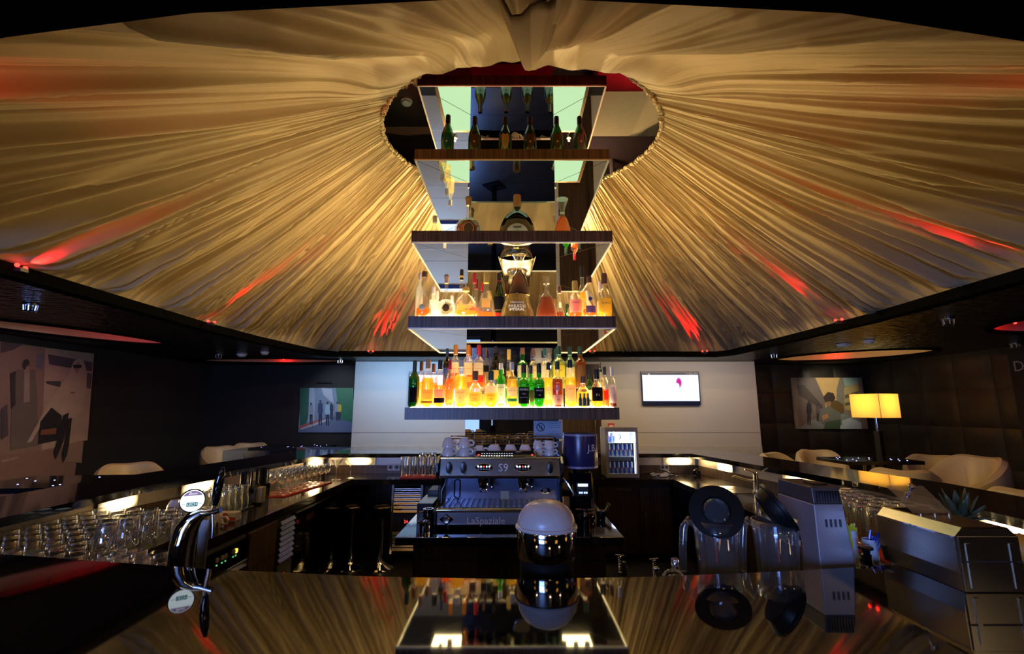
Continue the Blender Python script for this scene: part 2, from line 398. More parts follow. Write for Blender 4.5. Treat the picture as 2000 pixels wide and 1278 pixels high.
# pleats: irregular widths round the tent, wider on the near side
PLEATS = []; s_ = 0.0
while s_ < 1:
    nw = (0.5+0.5*math.cos(2*PI*s_))**3
    w0 = rp.uniform(0.0013, 0.0048)*(1+3.2*nw); PLEATS.append((s_, w0, rp.uniform(0.35, 1.0), rp.uniform(0.25, 0.8))); s_ += w0
import bisect
PS = [p[0] for p in PLEATS]
def pleat(q):
    q = q % 1.0; i = bisect.bisect_right(PS, q)-1; s0, w0, am, sk = PLEATS[i]
    t = min(1, (q-s0)/w0)
    t = t/sk*0.5 if t < sk else 0.5+(t-sk)/(1-sk)*0.5          # skewed
    return am*(math.sin(PI*t)**0.8)
def tent_mesh():
    vs = []; fs = []
    for iu in range(NU):
        s = iu/NU; a = 2*PI*s - PI/2            # s = 0 near side, 0.5 far side
        oxp, oyp = tent_outer(a); oxp += math.cos(a)*0.03; oyp += math.sin(a)*0.03
        ix, iy = HC[0]+HRX*math.cos(a), HC[1]+HRY*math.sin(a)
        nearw = (0.5+0.5*math.cos(2*PI*s))**3
        rx, ry = oxp-ix, oyp-iy; ln = math.hypot(rx, ry); tx, ty = -ry/ln, rx/ln
        gath = 0.5+0.5*n3(s*60)
        for iv in range(NV+1):
            v = iv/NV                           # 0 outer edge, 1 mouth
            q = s + 0.0022*n5(v*3.1 + 37*n4(s*14))*math.sin(PI*v)
            f = pleat(q)-0.5 + 0.28*(pleat(q*1.0+0.37)-0.5)*v + 0.55*n3(q*90) + 0.16*n2(q*900)
            amp = (0.20*(1-v)**0.9*ln/3.0 + 0.030)*(0.6+0.5*gath)
            amp *= min(1.0, v*12)
            sq = max(0.0, (0.5+0.5*math.cos(2*PI*s))-0.80)/0.20
            d = amp*f*(1-0.3*nearw)*(1-0.85*min(1,sq*2)*min(1,max(0,v-0.4)*3))
            big = (0.10*n2(q*40+11)+0.05*n4(q*85))*nearw*math.sin(PI*v)
            zz = ZS+0.05 + (HZ-ZS-0.05)*(v**0.93)
            sag = 0.08*math.sin(PI*v)*(1-0.6*nearw)
            # loose swags hanging below the near part of the mouth
            sc = 0.5+0.5*math.cos(s*2*PI*30 + 0.8*n1(s*40))
            sag += sq**0.5*(0.10+0.028*sc)*math.exp(-((v-0.90)/0.085)**2) if sq > 0 else 0
            px = oxp + (ix-oxp)*v + tx*d*0.15; py = oyp + (iy-oyp)*v + ty*d*0.15
            vs.append((px, py, zz - sag + d + big))
    m = NV+1
    for iu in range(NU):
        ju = (iu+1) % NU
        for iv in range(NV): fs.append((iu*m+iv, ju*m+iv, ju*m+iv+1, iu*m+iv+1))
    return vs, fs
tv, tf = tent_mesh()
me = bpy.data.meshes.new('tent_cloth'); me.from_pydata(tv, [], tf); me.shade_smooth(); me.materials.append(MAT['tent_fabric'])
tent = thing('ceiling_tent', 'large beige pleated fabric tent rising from the dark ceiling to a round mouth', 'drapery', (HC[0], HC[1], ZS))
co = bpy.data.objects.new('cloth', me); COL.objects.link(co); co.parent = tent; co.matrix_parent_inverse = Matrix.Translation(-tent.location)
# gathered ruffle round the mouth
ruf = MB(); pts = []; rr = []
for i in range(900):
    a = 2*PI*i/900
    if math.sin(a) < -0.80: continue
    k = 1 + 0.006*n1(i*0.9)
    pts.append((HC[0]+HRX*k*math.cos(a), HC[1]+HRY*k*math.sin(a), HZ-0.01+0.012*n2(i*0.8))); rr.append(0.016+0.008*n3(i*1.1))
j0 = next(i for i in range(len(pts)) if i and (Vector(pts[i])-Vector(pts[i-1])).length > 0.1)
pts = pts[j0:]+pts[:j0]; rr = rr[j0:]+rr[:j0]
ruf.tube(pts, rr, 6).build('gathered_hem', MAT['tent_fabric'], tent, True, world=True)
# one hanging tail of cloth at the near side of the mouth
tl = MB(); vs = []; fs = []
tp = at(1035, -8, Y=1.08); bt = at(1036, 118, Y=2.12)
for i in range(13):
    t = i/12
    c = tp.lerp(bt, t); c.z -= 0.03*math.sin(PI*t)
    wd = (0.055*(1-t)**0.8 + 0.040)*(1 if i < 12 else 0.3)
    for j in range(9):
        u = j/4-1
        vs.append((c.x + u*wd, c.y + 0.03*math.cos(u*4+1), c.z + 0.02*math.cos(u*6) - 0.03*(1-u*u)))
for i in range(12):
    for j in range(8): fs.append((i*9+j, i*9+j+1, (i+1)*9+j+1, (i+1)*9+j))
tlo = tl.add(vs, fs).build('hanging_tail', MAT['tent_fabric'], tent, True, world=True)
sd = tlo.modifiers.new('s', 'SOLIDIFY'); sd.thickness = 0.006
# ---------------------------------------------------------------- red LEDs along the tent edge
emis('red_led', (1.0,0.015,0.01), 12)
pbr('led_base', (0.02,0.02,0.02), 0.4)
LEDS = [((-3.10,2.85),'beside the left front rim of the tent'), ((-3.10,4.75),'on the left rim above the big street mural'), ((-2.2,7.25),'at the far left corner of the tent'),
        ((1.25,7.25),'on the far rim right of the bottle tower'), ((3.0,7.25),'at the far right corner above the white wall'), ((3.30,4.65),'on the right rim above the leather wall'),
        ((3.30,2.80),'on the right rim nearest the viewer'), ((-2.2,1.29),'on the near rim at the left'), ((2.3,1.33),'on the near rim at the right')]
for (lx, ly), where in LEDS:
    t = thing('led_spot', 'small red spotlight with two glowing bulbs '+where, 'spotlight', (lx, ly, ZS-0.0), group='red tent spotlights')
    tg = Vector((HC[0]+(lx-HC[0])*0.42, HC[1]+(ly-HC[1])*0.42, ZS+0.62)); d = Vector((tg.x-lx, tg.y-ly, 0)).normalized()
    MB().cbox((0,0,0.012), (0.05,0.05,0.024)).build('base', MAT['led_base'], t)
    for s in (-1, 1):
        MB().ball((d.y*0.035*s, -d.x*0.035*s, 0.035), 0.013, 10, 6).build('bulb', MAT['red_led'], t, True)
    e = 130 if ly > 1.5 else 16
    light('led_red', 'SPOT', (lx+d.x*0.04, ly+d.y*0.04, ZS+0.05), e, (1.0,0.01,0.008), 0.02, (lx+d.x*1.0, ly+d.y*1.0, ZS+0.56), 34 if ly > 1.5 else 70, 1.0)
# ---------------------------------------------------------------- small round tents in the dark ceiling
for i, h in enumerate(HOLES):
    where = ['left, above the street mural','far left, before the black wall','far right, over the lounge lamp','right, nearest the viewer'][i]
    t = thing('ceiling_recess', 'small round recessed fabric tent, '+where, 'drapery', (h[0], h[1], ZS), group='small round tents')
    vs = []; fs = []; n = 180
    for j in range(n):
        a = 2*PI*j/n
        f = 0.022*(1 if j % 6 < 3 else -0.4) + 0.01*n1(j*1.7+i*9)
        for k, (rk, zk) in enumerate(((1.0,0.012),(0.985,0.10),(0.80,0.28),(0.40,0.44),(0.0,0.50))):
            px, py = hole_ring(h, n, rk)[j] if rk > 0 else (h[0], h[1])
            vs.append((px-h[0], py-h[1], zk + f*(1 if 0 < k < 4 else 0)))
    for j in range(n):
        j2 = (j+1) % n
        for k in range(4): fs.append((j*5+k, j2*5+k, j2*5+k+1, j*5+k+1))
    MB().add(vs, fs).build('cloth', MAT['tent_fabric'], t, True)
    rm = MB(); ra = hole_ring(h, 40, 1.0); rb = hole_ring(h, 40, 1.07)
    rm.add([(p[0]-h[0],p[1]-h[1],-0.02) for p in ra]+[(p[0]-h[0],p[1]-h[1],-0.02) for p in rb]+[(p[0]-h[0],p[1]-h[1],0.012) for p in ra]+[(p[0]-h[0],p[1]-h[1],0.0) for p in rb],
           [(k,(k+1)%40,40+(k+1)%40,40+k) for k in range(40)]+[(k,(k+1)%40,80+(k+1)%40,80+k) for k in range(40)]+[(40+k,40+(k+1)%40,120+(k+1)%40,120+k) for k in range(40)])
    rm.build('rim', MAT['fascia_black'], t)
    lx, ly = hole_ring(h, 40, 0.80)[{0:6,1:10,2:12,3:14}[i]]
    MB().ball((lx-h[0], ly-h[1], 0.05), 0.013, 8, 6).build('bulb', MAT['red_led'], t, True)
    light('led_red', 'POINT', (lx, ly, ZS+0.09), 2.6, (1.0,0.01,0.01), 0.03)
    if i == 2: light('recess_warm', 'POINT', (h[0]-0.35, h[1]-0.05, ZS+0.12), 2.0, (1.0,0.75,0.42), 0.05)
# ================================================================ BOTTLE TOWER
TX0, TX1, TY0, TY1 = -0.715, 0.715, 3.17, 4.60
CX0, CX1, CY0, CY1 = -0.345, 0.345, 3.53, 4.24
TOPS = [ZC+0.010, ZC+0.632, ZC+1.252, ZC+1.885, ZC+2.492]      # lowest first
TH = 0.082
emis('shelf_glow_strong', (1.0,0.72,0.30), 28.0)
emis('shelf_glow', (1.0,0.74,0.36), 15.0)
emis('shelf_glow_green', (0.66,0.95,0.50), 1.0)
tower = thing('bottle_tower', 'tiered zebrano bottle display hanging round a mirrored column over the coffee island', 'shelf unit', (0, 3.885, 0.74))
MB().box(CX0, CX1, CY0, CY1, 0.742, ZUP-0.002).build('mirrored_column', MAT['mirror'], tower, world=True)
glow = ['shelf_glow_strong','shelf_glow','shelf_glow_green','shelf_glow_green',None]
for i, zt in enumerate(TOPS):
    k = 0
    sh = MB()
    for a in ((TX0,TX1,TY0,CY0-0.001),(TX0,TX1,CY1+0.001,TY1),(TX0,CX0-0.001,CY0-0.001,CY1+0.001),(CX1+0.001,TX1,CY0-0.001,CY1+0.001)):
        sh.box(a[0],a[1],a[2],a[3],zt-TH,zt-0.002)
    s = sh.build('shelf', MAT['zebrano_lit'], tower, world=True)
    s['label'] = ['lowest, brightest lit shelf','second shelf from below','middle shelf','fourth shelf from below','empty topmost shelf'][i]
    inv = Matrix.Translation(-tower.location)
    if glow[i]:      # frosted light panel let into the shelf top, all round
        g = MB()
        for a in ((TX0+0.03,TX1-0.03,TY0+0.03,CY0-0.01),(TX0+0.03,TX1-0.03,CY1+0.01,TY1-0.03),(TX0+0.03,CX0-0.01,CY0-0.01,CY1+0.01),(CX1+0.01,TX1-0.03,CY0-0.01,CY1+0.01)):
            g.box(a[0],a[1],a[2],a[3],zt-0.0019,zt)
        go = g.build('light_panel', MAT[glow[i]], s); go.matrix_parent_inverse = Matrix.Identity(4)
    if i > 0:        # mirrored underside: four mitred tiles with a pale edge
        zb_ = zt-TH-0.004
        o_ = [(TX0,TY0),(TX1,TY0),(TX1,TY1),(TX0,TY1)]; q_ = [(CX0,CY0),(CX1,CY0),(CX1,CY1),(CX0,CY1)]
        for j in range(4):
            j2 = (j+1) % 4; g_ = 0.0022
            poly = [o_[j], o_[j2], q_[j2], q_[j]]
            c = (sum(p[0] for p in poly)/4, sum(p[1] for p in poly)/4)
            poly = [(p[0]+(c[0]-p[0])*g_*3, p[1]+(c[1]-p[1])*g_*3) for p in poly]
            MB().prism(poly, zb_, zb_+0.0035).build('mirror_tile', MAT['mirror'], s)
        e = MB()
        for a in ((TX0,TX1,TY0-0.001,TY0+0.008),(TX0,TX1,TY1-0.008,TY1+0.001),(TX0-0.001,TX0+0.010,TY0,TY1),(TX1-0.010,TX1+0.001,TY0,TY1)):
            e.box(a[0],a[1],a[2],a[3],zb_-0.006,zb_+0.004)
        e.build('mirror_edge', MAT['mirror_edge'], s)
# glass riser step for the back row on the lowest shelf
thin('glass', (0.97,0.98,0.97), 0.05, 0.01, edge=0.55)
RZ = 0.135
rs = MB()
for (a, b) in ((-0.52, 0.515),):
    rs.box(a, b, 3.385, 3.520, TOPS[0]+RZ-0.008, TOPS[0]+RZ)
    for xx in (-0.515, -0.17, 0.17, 0.50): rs.box(xx, xx+0.008, 3.39, 3.515, TOPS[0]+0.001, TOPS[0]+RZ-0.008)
tag(rs.build('riser_step', MAT['glass']), 'long clear glass riser step carrying the back row of bottles on the lowest shelf', 'riser')

# added up-lights hidden behind two shelves, put in to brighten the tent
emis('halogen', (1.0,0.80,0.5), 3)
for k_, (hx, hy, tr_, en, wh) in enumerate(((-0.62,4.68,3,72,'back left'), (0.62,4.68,3,78,'back right'), (-0.45,4.68,2,50,'back left'), (0.45,4.68,2,50,'back right'))):
    t = thing('added_tent_lamp', 'small black lamp added to light the tent, on the '+('middle','fourth')[tr_-2]+' tower shelf, '+wh, 'lamp', (hx, hy, TOPS[tr_]-0.03), group='added tent lamps')
    MB().lathe([(0,0),(0.016,0),(0.022,0.035),(0.024,0.05),(0.018,0.05),(0.0,0.03)], 14).build('housing', MAT['black'], t, True)
    MB().ball((0,0,0.046), 0.010, 8, 6).build('bulb', MAT['halogen'], t, True)
    s_x = 1 if hx > 0 else -1
    if abs(hx) > 0.7: MB().box(*sorted((-s_x*0.084, -s_x*0.012)), -0.005, 0.005, 0.008, 0.018).build('bracket', MAT['black'], t)
    else: MB().box(-0.005, 0.005, -0.079, -0.012, 0.008, 0.018).build('bracket', MAT['black'], t)
    light('added_tent_light', 'POINT', (hx, hy, TOPS[tr_]+0.05), en, (1.0,0.68,0.27), 0.005)
# ================================================================ BAR
ZR, ZW, ZL = 0.95, 0.74, 0.80            # raised bar top, worktop, low shelf behind the near bar top
def granite():
    m, nt, N, L, P = nodes('granite'); tc = N.new('ShaderNodeTexCoord')
    v = N.new('ShaderNodeTexNoise'); v.inputs['Scale'].default_value = 420; v.inputs['Detail'].default_value = 2
    L.new(tc.outputs['Object'], v.inputs['Vector']); cr = N.new('ShaderNodeValToRGB')
    cr.color_ramp.elements[0].position = 0.60; cr.color_ramp.elements[1].position = 0.72
    cr.color_ramp.elements[0].color = (0.0045,0.0042,0.0045,1); cr.color_ramp.elements[1].color = (0.055,0.050,0.042,1)
    L.new(v.outputs['Fac'], cr.inputs[0]); L.new(cr.outputs[0], P.inputs['Base Color'])
    P.inputs['Roughness'].default_value = 0.035; P.inputs['IOR'].default_value = 1.75
    MAT['granite'] = m
granite()
pbr('bar_top', (0.006,0.0055,0.006), 0.07, ior=1.7)
pbr('worktop', (0.020,0.014,0.011), 0.10, ior=1.6, noise=(8,0.7,(1,1,1)))
IL = [(-2.12,1.66),(-2.17,2.9),(-1.84,4.92)]; OL = [(-2.62,1.45),(-2.68,3.0),(-2.30,5.40)]
IR = [(2.08,1.66),(2.17,2.9),(1.82,4.92)]; OR = [(2.60,1.45),(2.67,3.0),(2.28,5.40)]
NE = [(-2.62,1.76),(-2.12,1.68),(-1.61,1.573),(-0.844,1.43),(-0.4,1.375),(0,1.352),(0.4,1.372),(0.81,1.42),(1.3,1.50),(2.08,1.66),(2.60,1.74)]   # far edge of the near bar top
bar = thing('bar_counter', 'horseshoe black bar counter with raised polished top and lit steel back strip', 'bar', (0, 3.0, 0))
def bpart(mb, name, mat, **k): return mb.build(name, mat, bar, world=True, **k)
bpart(MB().prism([(-2.62,0.60),(2.60,0.60)] + NE[::-1], ZR-0.045, ZR), 'front_top', MAT['granite'])['label'] = 'speckled black granite top nearest the viewer'
bpart(MB().prism(IL+OL[::-1], ZR-0.04, ZR-0.0005), 'side_top', MAT['bar_top'])
bpart(MB().prism(IR+OR[::-1], ZR-0.04, ZR-0.0005), 'side_top', MAT['bar_top'])
bpart(MB().prism([IL[2], IR[2], OR[2], OL[2]], ZR-0.04, ZR-0.0010), 'back_top', MAT['bar_top'])
# front body under the near top, outer skirts
bpart(MB().prism([(-2.5,0.85),(2.5,0.85),(2.5,0.92),(-2.5,0.92)], 0.0, ZR-0.046), 'front_panel', MAT['zebrano'])
def skirt(path, th, z0, z1):
    m = MB()
    for (a, b) in zip(path[:-1], path[1:]):
        d = (Vector(b)-Vector(a)).normalized(); n = Vector((-d.y, d.x))*th
        m.prism([a, b, (b[0]+n.x,b[1]+n.y), (a[0]+n.x,a[1]+n.y)], z0, z1)
    return m
def inset(p, d): return [(x + (d if x < 0 else -d), y - (d if i == 2 else 0)) for i, (x, y) in enumerate(p)]
OLi, ORi = inset(OL, 0.12), inset(OR, 0.12)
bpart(skirt([OLi[0],OLi[1],OLi[2],ORi[2],ORi[1],ORi[0]], -0.03, 0.0, ZR-0.041), 'outer_panel', MAT['zebrano'])
# back strip (steel) above wood splash-back, behind the worktop
BL = [(-2.22,1.70),(-2.26,2.9),(-1.93,5.02)]; BR = [(2.18,1.70),(2.26,2.9),(1.91,5.02)]
ZSP = 0.825
def splash(path, z0, z1, name, mat):
    for a, b in zip(path[:-1], path[1:]):
        bpart(skirt([a, b], 0.015 , z0, z1), name, mat)
full = [BL[0],BL[1],BL[2],BR[2],BR[1],BR[0]]
pbr('strip_steel', (0.60,0.52,0.42), 0.42, 0.55, noise=(30,0.9,(1,1,14)))
splash(full, ZSP, ZR-0.041, 'steel_strip', MAT['strip_steel'])
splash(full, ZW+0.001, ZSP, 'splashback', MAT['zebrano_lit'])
# worktops
WF = 1.56
wl = [(-2.215,1.90),(-2.255,2.9),(-1.925,5.015),(1.905,5.015),(2.255,2.9),(2.175,1.90),(WF,1.90),(1.53,4.62),(-1.52,4.62),(-WF,1.90)]
wt = tag(MB().prism(wl[:5]+[wl[5],wl[6],wl[7],wl[8],wl[9]], ZW-0.05, ZW).build('worktop', MAT['worktop']), 'dark polished horseshoe worktop inside the bar, below the raised top', 'worktop')
pbr('speed_shelf', (0.015,0.014,0.014), 0.35)
lowm = MB().prism([(-2.1,1.70),(-1.62,1.615),(-0.85,1.47),(0,1.40),(0.82,1.47),(1.3,1.55),(2.05,1.70),(2.05,1.895),(1.0,1.78),(0,1.72),(-1.0,1.80),(-1.2,1.895),(-2.1,1.895)], ZL-0.03, ZL)
low = tag(lowm.build('low_shelf', MAT['speed_shelf']), 'low dark shelf tucked behind the near granite bar top', 'shelf')
for (x, y) in ((-1.95,1.80),(-0.6,1.60),(0.6,1.60),(1.9,1.8)): MB().box(x-0.02,x+0.02,y-0.02,y+0.02,0.0,ZL-0.031).build('leg', MAT['steel_dark'], low)
tray = thing('glass_tray', 'shallow dark drip tray full of upturned glasses on the left worktop', 'tray', (-1.88, 2.27, ZW))
MB().box(-0.325,0.318,-0.365,0.365,0.001,0.045).build('base', MAT['steel_dark'], tray)
for q in ((-0.325,0.318,-0.365,-0.360),(-0.325,0.318,0.360,0.365),(-0.325,-0.320,-0.360,0.360),(0.313,0.318,-0.360,0.360)): MB().box(*q,0.0452,0.065).build('rim', MAT['steel_h'], tray)
# glowing lamps set into the steel strip
m, nt, N, L, P = nodes('strip_lamp'); N.remove(P); tc = N.new('ShaderNodeTexCoord'); mp = N.new('ShaderNodeMapping'); mp.vector_type = 'TEXTURE'
mp.inputs['Scale'].default_value = (0.155, 1.0, 0.075); L.new(tc.outputs['Object'], mp.inputs['Vector']); gr = N.new('ShaderNodeTexGradient'); gr.gradient_type = 'SPHERICAL'; L.new(mp.outputs[0], gr.inputs['Vector'])
pw = N.new('ShaderNodeMath'); pw.operation = 'POWER'; pw.inputs[1].default_value = 2.4; L.new(gr.outputs['Fac'], pw.inputs[0])
ml = N.new('ShaderNodeMath'); ml.operation = 'MULTIPLY_ADD'; ml.inputs[1].default_value = 62.0; ml.inputs[2].default_value = 0.35; L.new(pw.outputs[0], ml.inputs[0])
e = N.new('ShaderNodeEmission'); e.inputs[0].default_value = (1.0,0.68,0.30,1); L.new(ml.outputs[0], e.inputs[1]); L.new(e.outputs[0], N['Material Output'].inputs[0]); MAT['strip_lamp'] = m
def on_left(x, y, zc=0.868):      # point on left strip for photo pixel x
    for a, b in zip(full[:-1], full[1:]):
        d = ray(x, y); dx, dy = d.x, d.y; ex, ey = b[0]-a[0], b[1]-a[1]; den = dx*ey - dy*ex
        if abs(den) < 1e-9: continue
        t = (a[0]*ey - a[1]*ex)/den; u = (a[0]*dy - a[1]*dx)/den
        if t > 0 and 0 <= u <= 1: return Vector((dx*t, dy*t, zc)), Vector((ex, ey, 0)).normalized()
for px, py, wd, wh in ((228,972,0.20,'left of the beer tap'), (385,945,0.20,'behind the beer tap'), (612,912,0.22,'behind the stemmed glasses'), (702,896,0.26,'back left, by the sockets'), (1325,897,0.24,'back right, by the power strip'),
                       (1418,908,0.15,'right corner above the sink'), (1562,928,0.24,'behind the steel mixer'), (1975,1020,0.26,'right of the pineapple')):
    p, d = on_left(px, py); n = Vector((-d.y, d.x, 0))
    if n.dot(Vector((0,3.2,0))-p) < 0: n = -n
    t = thing('strip_lamp', 'glowing warm lamp in the steel bar strip, '+wh, 'lamp', p, math.atan2(d.y, d.x), group='bar strip lamps')
    sg = 1 if Vector((-d.y, d.x, 0)).dot(n) > 0 else -1
    MB().box(-wd/2-0.045, wd/2+0.045, min(sg*0.0155,sg*0.0165), max(sg*0.0155,sg*0.0165), -0.040, 0.040).build('bezel', MAT['strip_steel'], t)
    MB().box(-wd/2-0.04, wd/2+0.04, min(sg*0.0166,sg*0.020), max(sg*0.0166,sg*0.020), -0.038, 0.038).build('diffuser', MAT['strip_lamp'], t)
# ---------------------------------------------------------------- units under the worktop
emis('red_digits', (1.0,0.05,0.05), 3.0); emis('amber_dot', (1.0,0.65,0.08), 1.5); emis('green_dot', (0.2,0.9,0.3), 0.6)
pbr('button', (0.45,0.43,0.36), 0.4)
FX = -WF+0.03        # face plane of left units
def cab(name, label, cat, y0, y1, side=-1):
    xa, xb = (-2.20, FX-0.02) if side < 0 else (-FX+0.02, 2.15)
    t = thing(name, label, cat, ((xa+xb)/2, (y0+y1)/2, 0))
    MB().box(xa, xb, y0+0.003, y1-0.003, 0.06, ZW-0.055).build('body', MAT['black_matte'], t, world=True)
    MB().box(xa, xb - (0.05 if side < 0 else 0) , y0+0.003, y1-0.003, 0.0, 0.06).build('plinth', MAT['black_matte'], t, world=True)
    return t
t = cab('dishwasher', 'steel under-counter glass washer with a row of round buttons', 'dishwasher', 2.30, 2.90)
MB().box(FX-0.02, FX, 2.305, 2.895, 0.56, ZW-0.075).build('control_panel', MAT['black_gloss'], t, world=True)
for i, yy in enumerate((2.60,2.645,2.675,2.745,2.77)):
    MB().lathe([(0,0),(0.013,0),(0.013,0.006),(0,0.006)], 12, M=Matrix.Translation((FX,yy,0.625)) @ Matrix.Rotation(PI/2,4,'Y')).build('button', MAT['amber_dot' if i == 4 else 'button'], t, world=True)
    MB().cbox((FX+0.002,yy,0.60), (0.004,0.007,0.007)).build('indicator', MAT['green_dot'], t, world=True)
dd = MB().box(FX-0.02, FX+0.002, 2.305, 2.895, 0.08, 0.55).build('door', MAT['steel'], t, world=True, bevel=0.003)
MB().box(FX+0.002, FX+0.025, 2.33, 2.87, 0.50, 0.525).build('handle', MAT['steel_h'], dd)
t = cab('cabinet', 'zebrano drawer cabinet between the glass washer and the louvred fridge', 'cabinet', 2.91, 3.24)
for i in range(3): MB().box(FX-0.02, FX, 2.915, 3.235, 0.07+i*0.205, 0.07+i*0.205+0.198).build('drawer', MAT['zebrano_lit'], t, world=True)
def louver_unit(t, M, w, zs):
    """steel frame with slats in local x (width), z; face at local y=0 looking to -y"""
    for (za, zb2) in zs:
        n = int((zb2-za)/0.032)
        for i in range(n):
            z = za + (i+0.5)*(zb2-za)/n
            o = MB().box(-w/2, w/2, -0.004, 0.004, -0.013, 0.013, M @ Matrix.Translation((0,-0.006,z)) @ Matrix.Rotation(-0.6,4,'X')).build('slat', MAT['steel_h'], t, world=True)
t = cab('fridge_motor', 'louvred steel fridge motor unit with a red digital display, left side', 'fridge', 3.25, 3.47)
ML = Matrix.Translation((FX+0.004, 3.36, 0)) @ Matrix.Rotation(PI/2,4,'Z')
louver_unit(t, ML, 0.20, ((0.40,0.67),(0.08,0.22)))
MB().box(-0.1,0.1,-0.004,0.004,0.23,0.39, ML).build('panel', MAT['steel_dark'], t, world=True)
MB().box(-0.055,0.005,-0.008,-0.004,0.29,0.335, ML).build('display', MAT['black_gloss'], t, world=True)
text_mb('24', 0.042, ML @ Matrix.Translation((-0.02,-0.0085,0.312))).build('digits', MAT['red_digits'], t, world=True)
t = cab('bottle_fridge', 'black glossy two-door under-counter fridge with recessed handles, left side', 'fridge', 3.49, 4.42)
for (ya, yb) in ((3.50,3.95),(3.965,4.41)):
    d_ = MB().box(FX-0.02, FX+0.006, ya, yb, 0.07, ZW-0.07).build('door', MAT['black_gloss'], t, world=True, bevel=0.004)
    MB().box(FX+0.0061, FX+0.010, (ya+yb)/2-0.07, (ya+yb)/2+0.07, 0.585, 0.625).build('handle', MAT['steel_h'], d_)
    MB().box(FX-0.02, FX+0.008, ya, yb, ZW-0.069, ZW-0.060).build('door_edge', MAT['steel_h'], t, world=True)
# back row units
FY = 4.68
def bcab(name, label, cat, xa, xb):
    t = thing(name, label, cat, ((xa+xb)/2, 4.84, 0))
    MB().box(xa+0.003, xb-0.003, FY+0.02, 5.0, 0.06, ZW-0.055).build('body', MAT['black_matte'], t, world=True)
    MB().box(xa+0.003, xb-0.003, FY+0.06, 5.0, 0.0, 0.06).build('plinth', MAT['black_matte'], t, world=True)
    return t
xa, xb = at(764,980,Y=FY).x, at(822,980,Y=FY).x
t = bcab('fridge_motor', 'louvred steel fridge motor unit with a red digital display, beside the bar stools', 'fridge', xa, xb+0.02)
MM = Matrix.Translation(((xa+xb)/2+0.01, FY+0.012, 0))
louver_unit(t, MM, (xb-xa)-0.03, ((0.42,0.675),(0.08,0.26)))
MB().box(-0.13,0.13,-0.004,0.004,0.27,0.41, MM).build('panel', MAT['steel_dark'], t, world=True)
MB().box(-0.045,0.02,-0.008,-0.004,0.325,0.365, MM).build('display', MAT['black_gloss'], t, world=True)
text_mb('24', 0.038, MM @ Matrix.Translation((-0.005,-0.0085,0.345))).build('digits', MAT['red_digits'], t, world=True)
for s_ in (xa+0.012, xb+0.008): MB().box(s_-0.010, s_+0.010, FY+0.0, FY+0.02, 0.06, ZW-0.06).build('frame', MAT['steel'], t, world=True)
xs = [at(v,1000,Y=FY).x for v in (1168,1250,1312)]
for i, lab in enumerate(('zebrano back cabinet with a short steel bar handle under the can fridge', 'zebrano back cabinet with a vertical handle next to the open niche')):
    t = bcab('cabinet', lab, 'cabinet', xs[i], xs[i+1])
    d_ = MB().box(xs[i]+0.004, xs[i+1]-0.004, FY, FY+0.02, 0.07, ZW-0.075).build('door', MAT['zebrano'], t, world=True)
    if i == 0:
        hx = at(1217,957,Y=FY); MB().box(hx.x-0.065, hx.x+0.065, FY-0.02, FY, hx.z-0.012, hx.z+0.012).build('handle', MAT['steel_h'], d_)
    else:
        hx = at(1260,1012,Y=FY); MB().box(hx.x-0.006, hx.x+0.006, FY-0.02, FY, hx.z-0.06, hx.z+0.06).build('handle', MAT['steel'], d_)
xm0, xm1 = xb+0.03, xs[0]-0.01
t = bcab('cabinet', 'dark zebrano back cabinet hidden behind the coffee island', 'cabinet', xm0, xm1)
MB().box(xm0+0.004, xm1-0.004, FY, FY+0.02, 0.07, ZW-0.075).build('door', MAT['zebrano'], t, world=True)
# right row
for i, (ya, yb, lab) in enumerate(((3.3,3.95,'zebrano cabinet under the sink on the right'), (2.0,3.29,'long zebrano cabinet under the right worktop by the pitchers'))):
    t = cab('cabinet', lab, 'cabinet', ya, yb, 1)
    MB().box(-FX, -FX+0.02, ya+0.004, yb-0.004, 0.07, ZW-0.075).build('door', MAT['zebrano'], t, world=True)
nich = thing('shelf_niche', 'open dark niche shelf in the right corner of the bar', 'shelf', (1.75, 4.3, 0))
MB().box(1.60, 2.0, 3.96, 4.60, 0.36, 0.38).build('shelf_board', MAT['zebrano'], nich, world=True)
MB().box(1.98, 2.0, 3.96, 4.60, 0.0, ZW-0.055).build('back_board', MAT['black_matte'], nich, world=True)
MB().box(1.60, 1.98, 3.96, 3.98, 0.0, 0.36).build('side_board', MAT['black_matte'], nich, world=True)
pbr('tub_plastic', (0.42,0.44,0.34), 0.4)
t = thing('food_tub', 'pale plastic food tub with lid in the dark corner niche', 'tub', (1.72,4.18,0.38))
MB().lathe([(0,0),(0.075,0),(0.095,0.13),(0.0,0.13)], 4, M=Matrix.Rotation(PI/4,4,'Z')).build('body', MAT['tub_plastic'], t)
MB().lathe([(0,0.131),(0.108,0.131),(0.108,0.150),(0.09,0.158),(0,0.158)], 4, M=Matrix.Rotation(PI/4,4,'Z')).build('lid', MAT['white_plastic'], t)
# ---------------------------------------------------------------- central island
isl = thing('coffee_island', 'dark zebrano coffee island with polished black top under the bottle tower', 'counter', (0, 3.6, 0))
pbr('island_top', (0.010,0.010,0.013), 0.04, ior=2.2)
MB().box(-0.61, 0.585, 2.59, 4.45, 0.70, 0.7405).build('top', MAT['island_top'], isl, world=True, bevel=0.003)
MB().box(-0.53, 0.50, 2.68, 4.40, 0.0, 0.699).build('body', MAT['zebrano'], isl, world=True)
MB().box(-0.53, 0.50, 2.672, 2.68, 0.605, 0.61).build('seam', MAT['black_matte'], isl, world=True)
for xx in (-0.36, 0.0):
    MB().box(xx-0.0, xx+0.12, 2.665, 2.679, 0.15, 0.40).build('vent_grille', MAT['black_gloss'], isl, world=True)
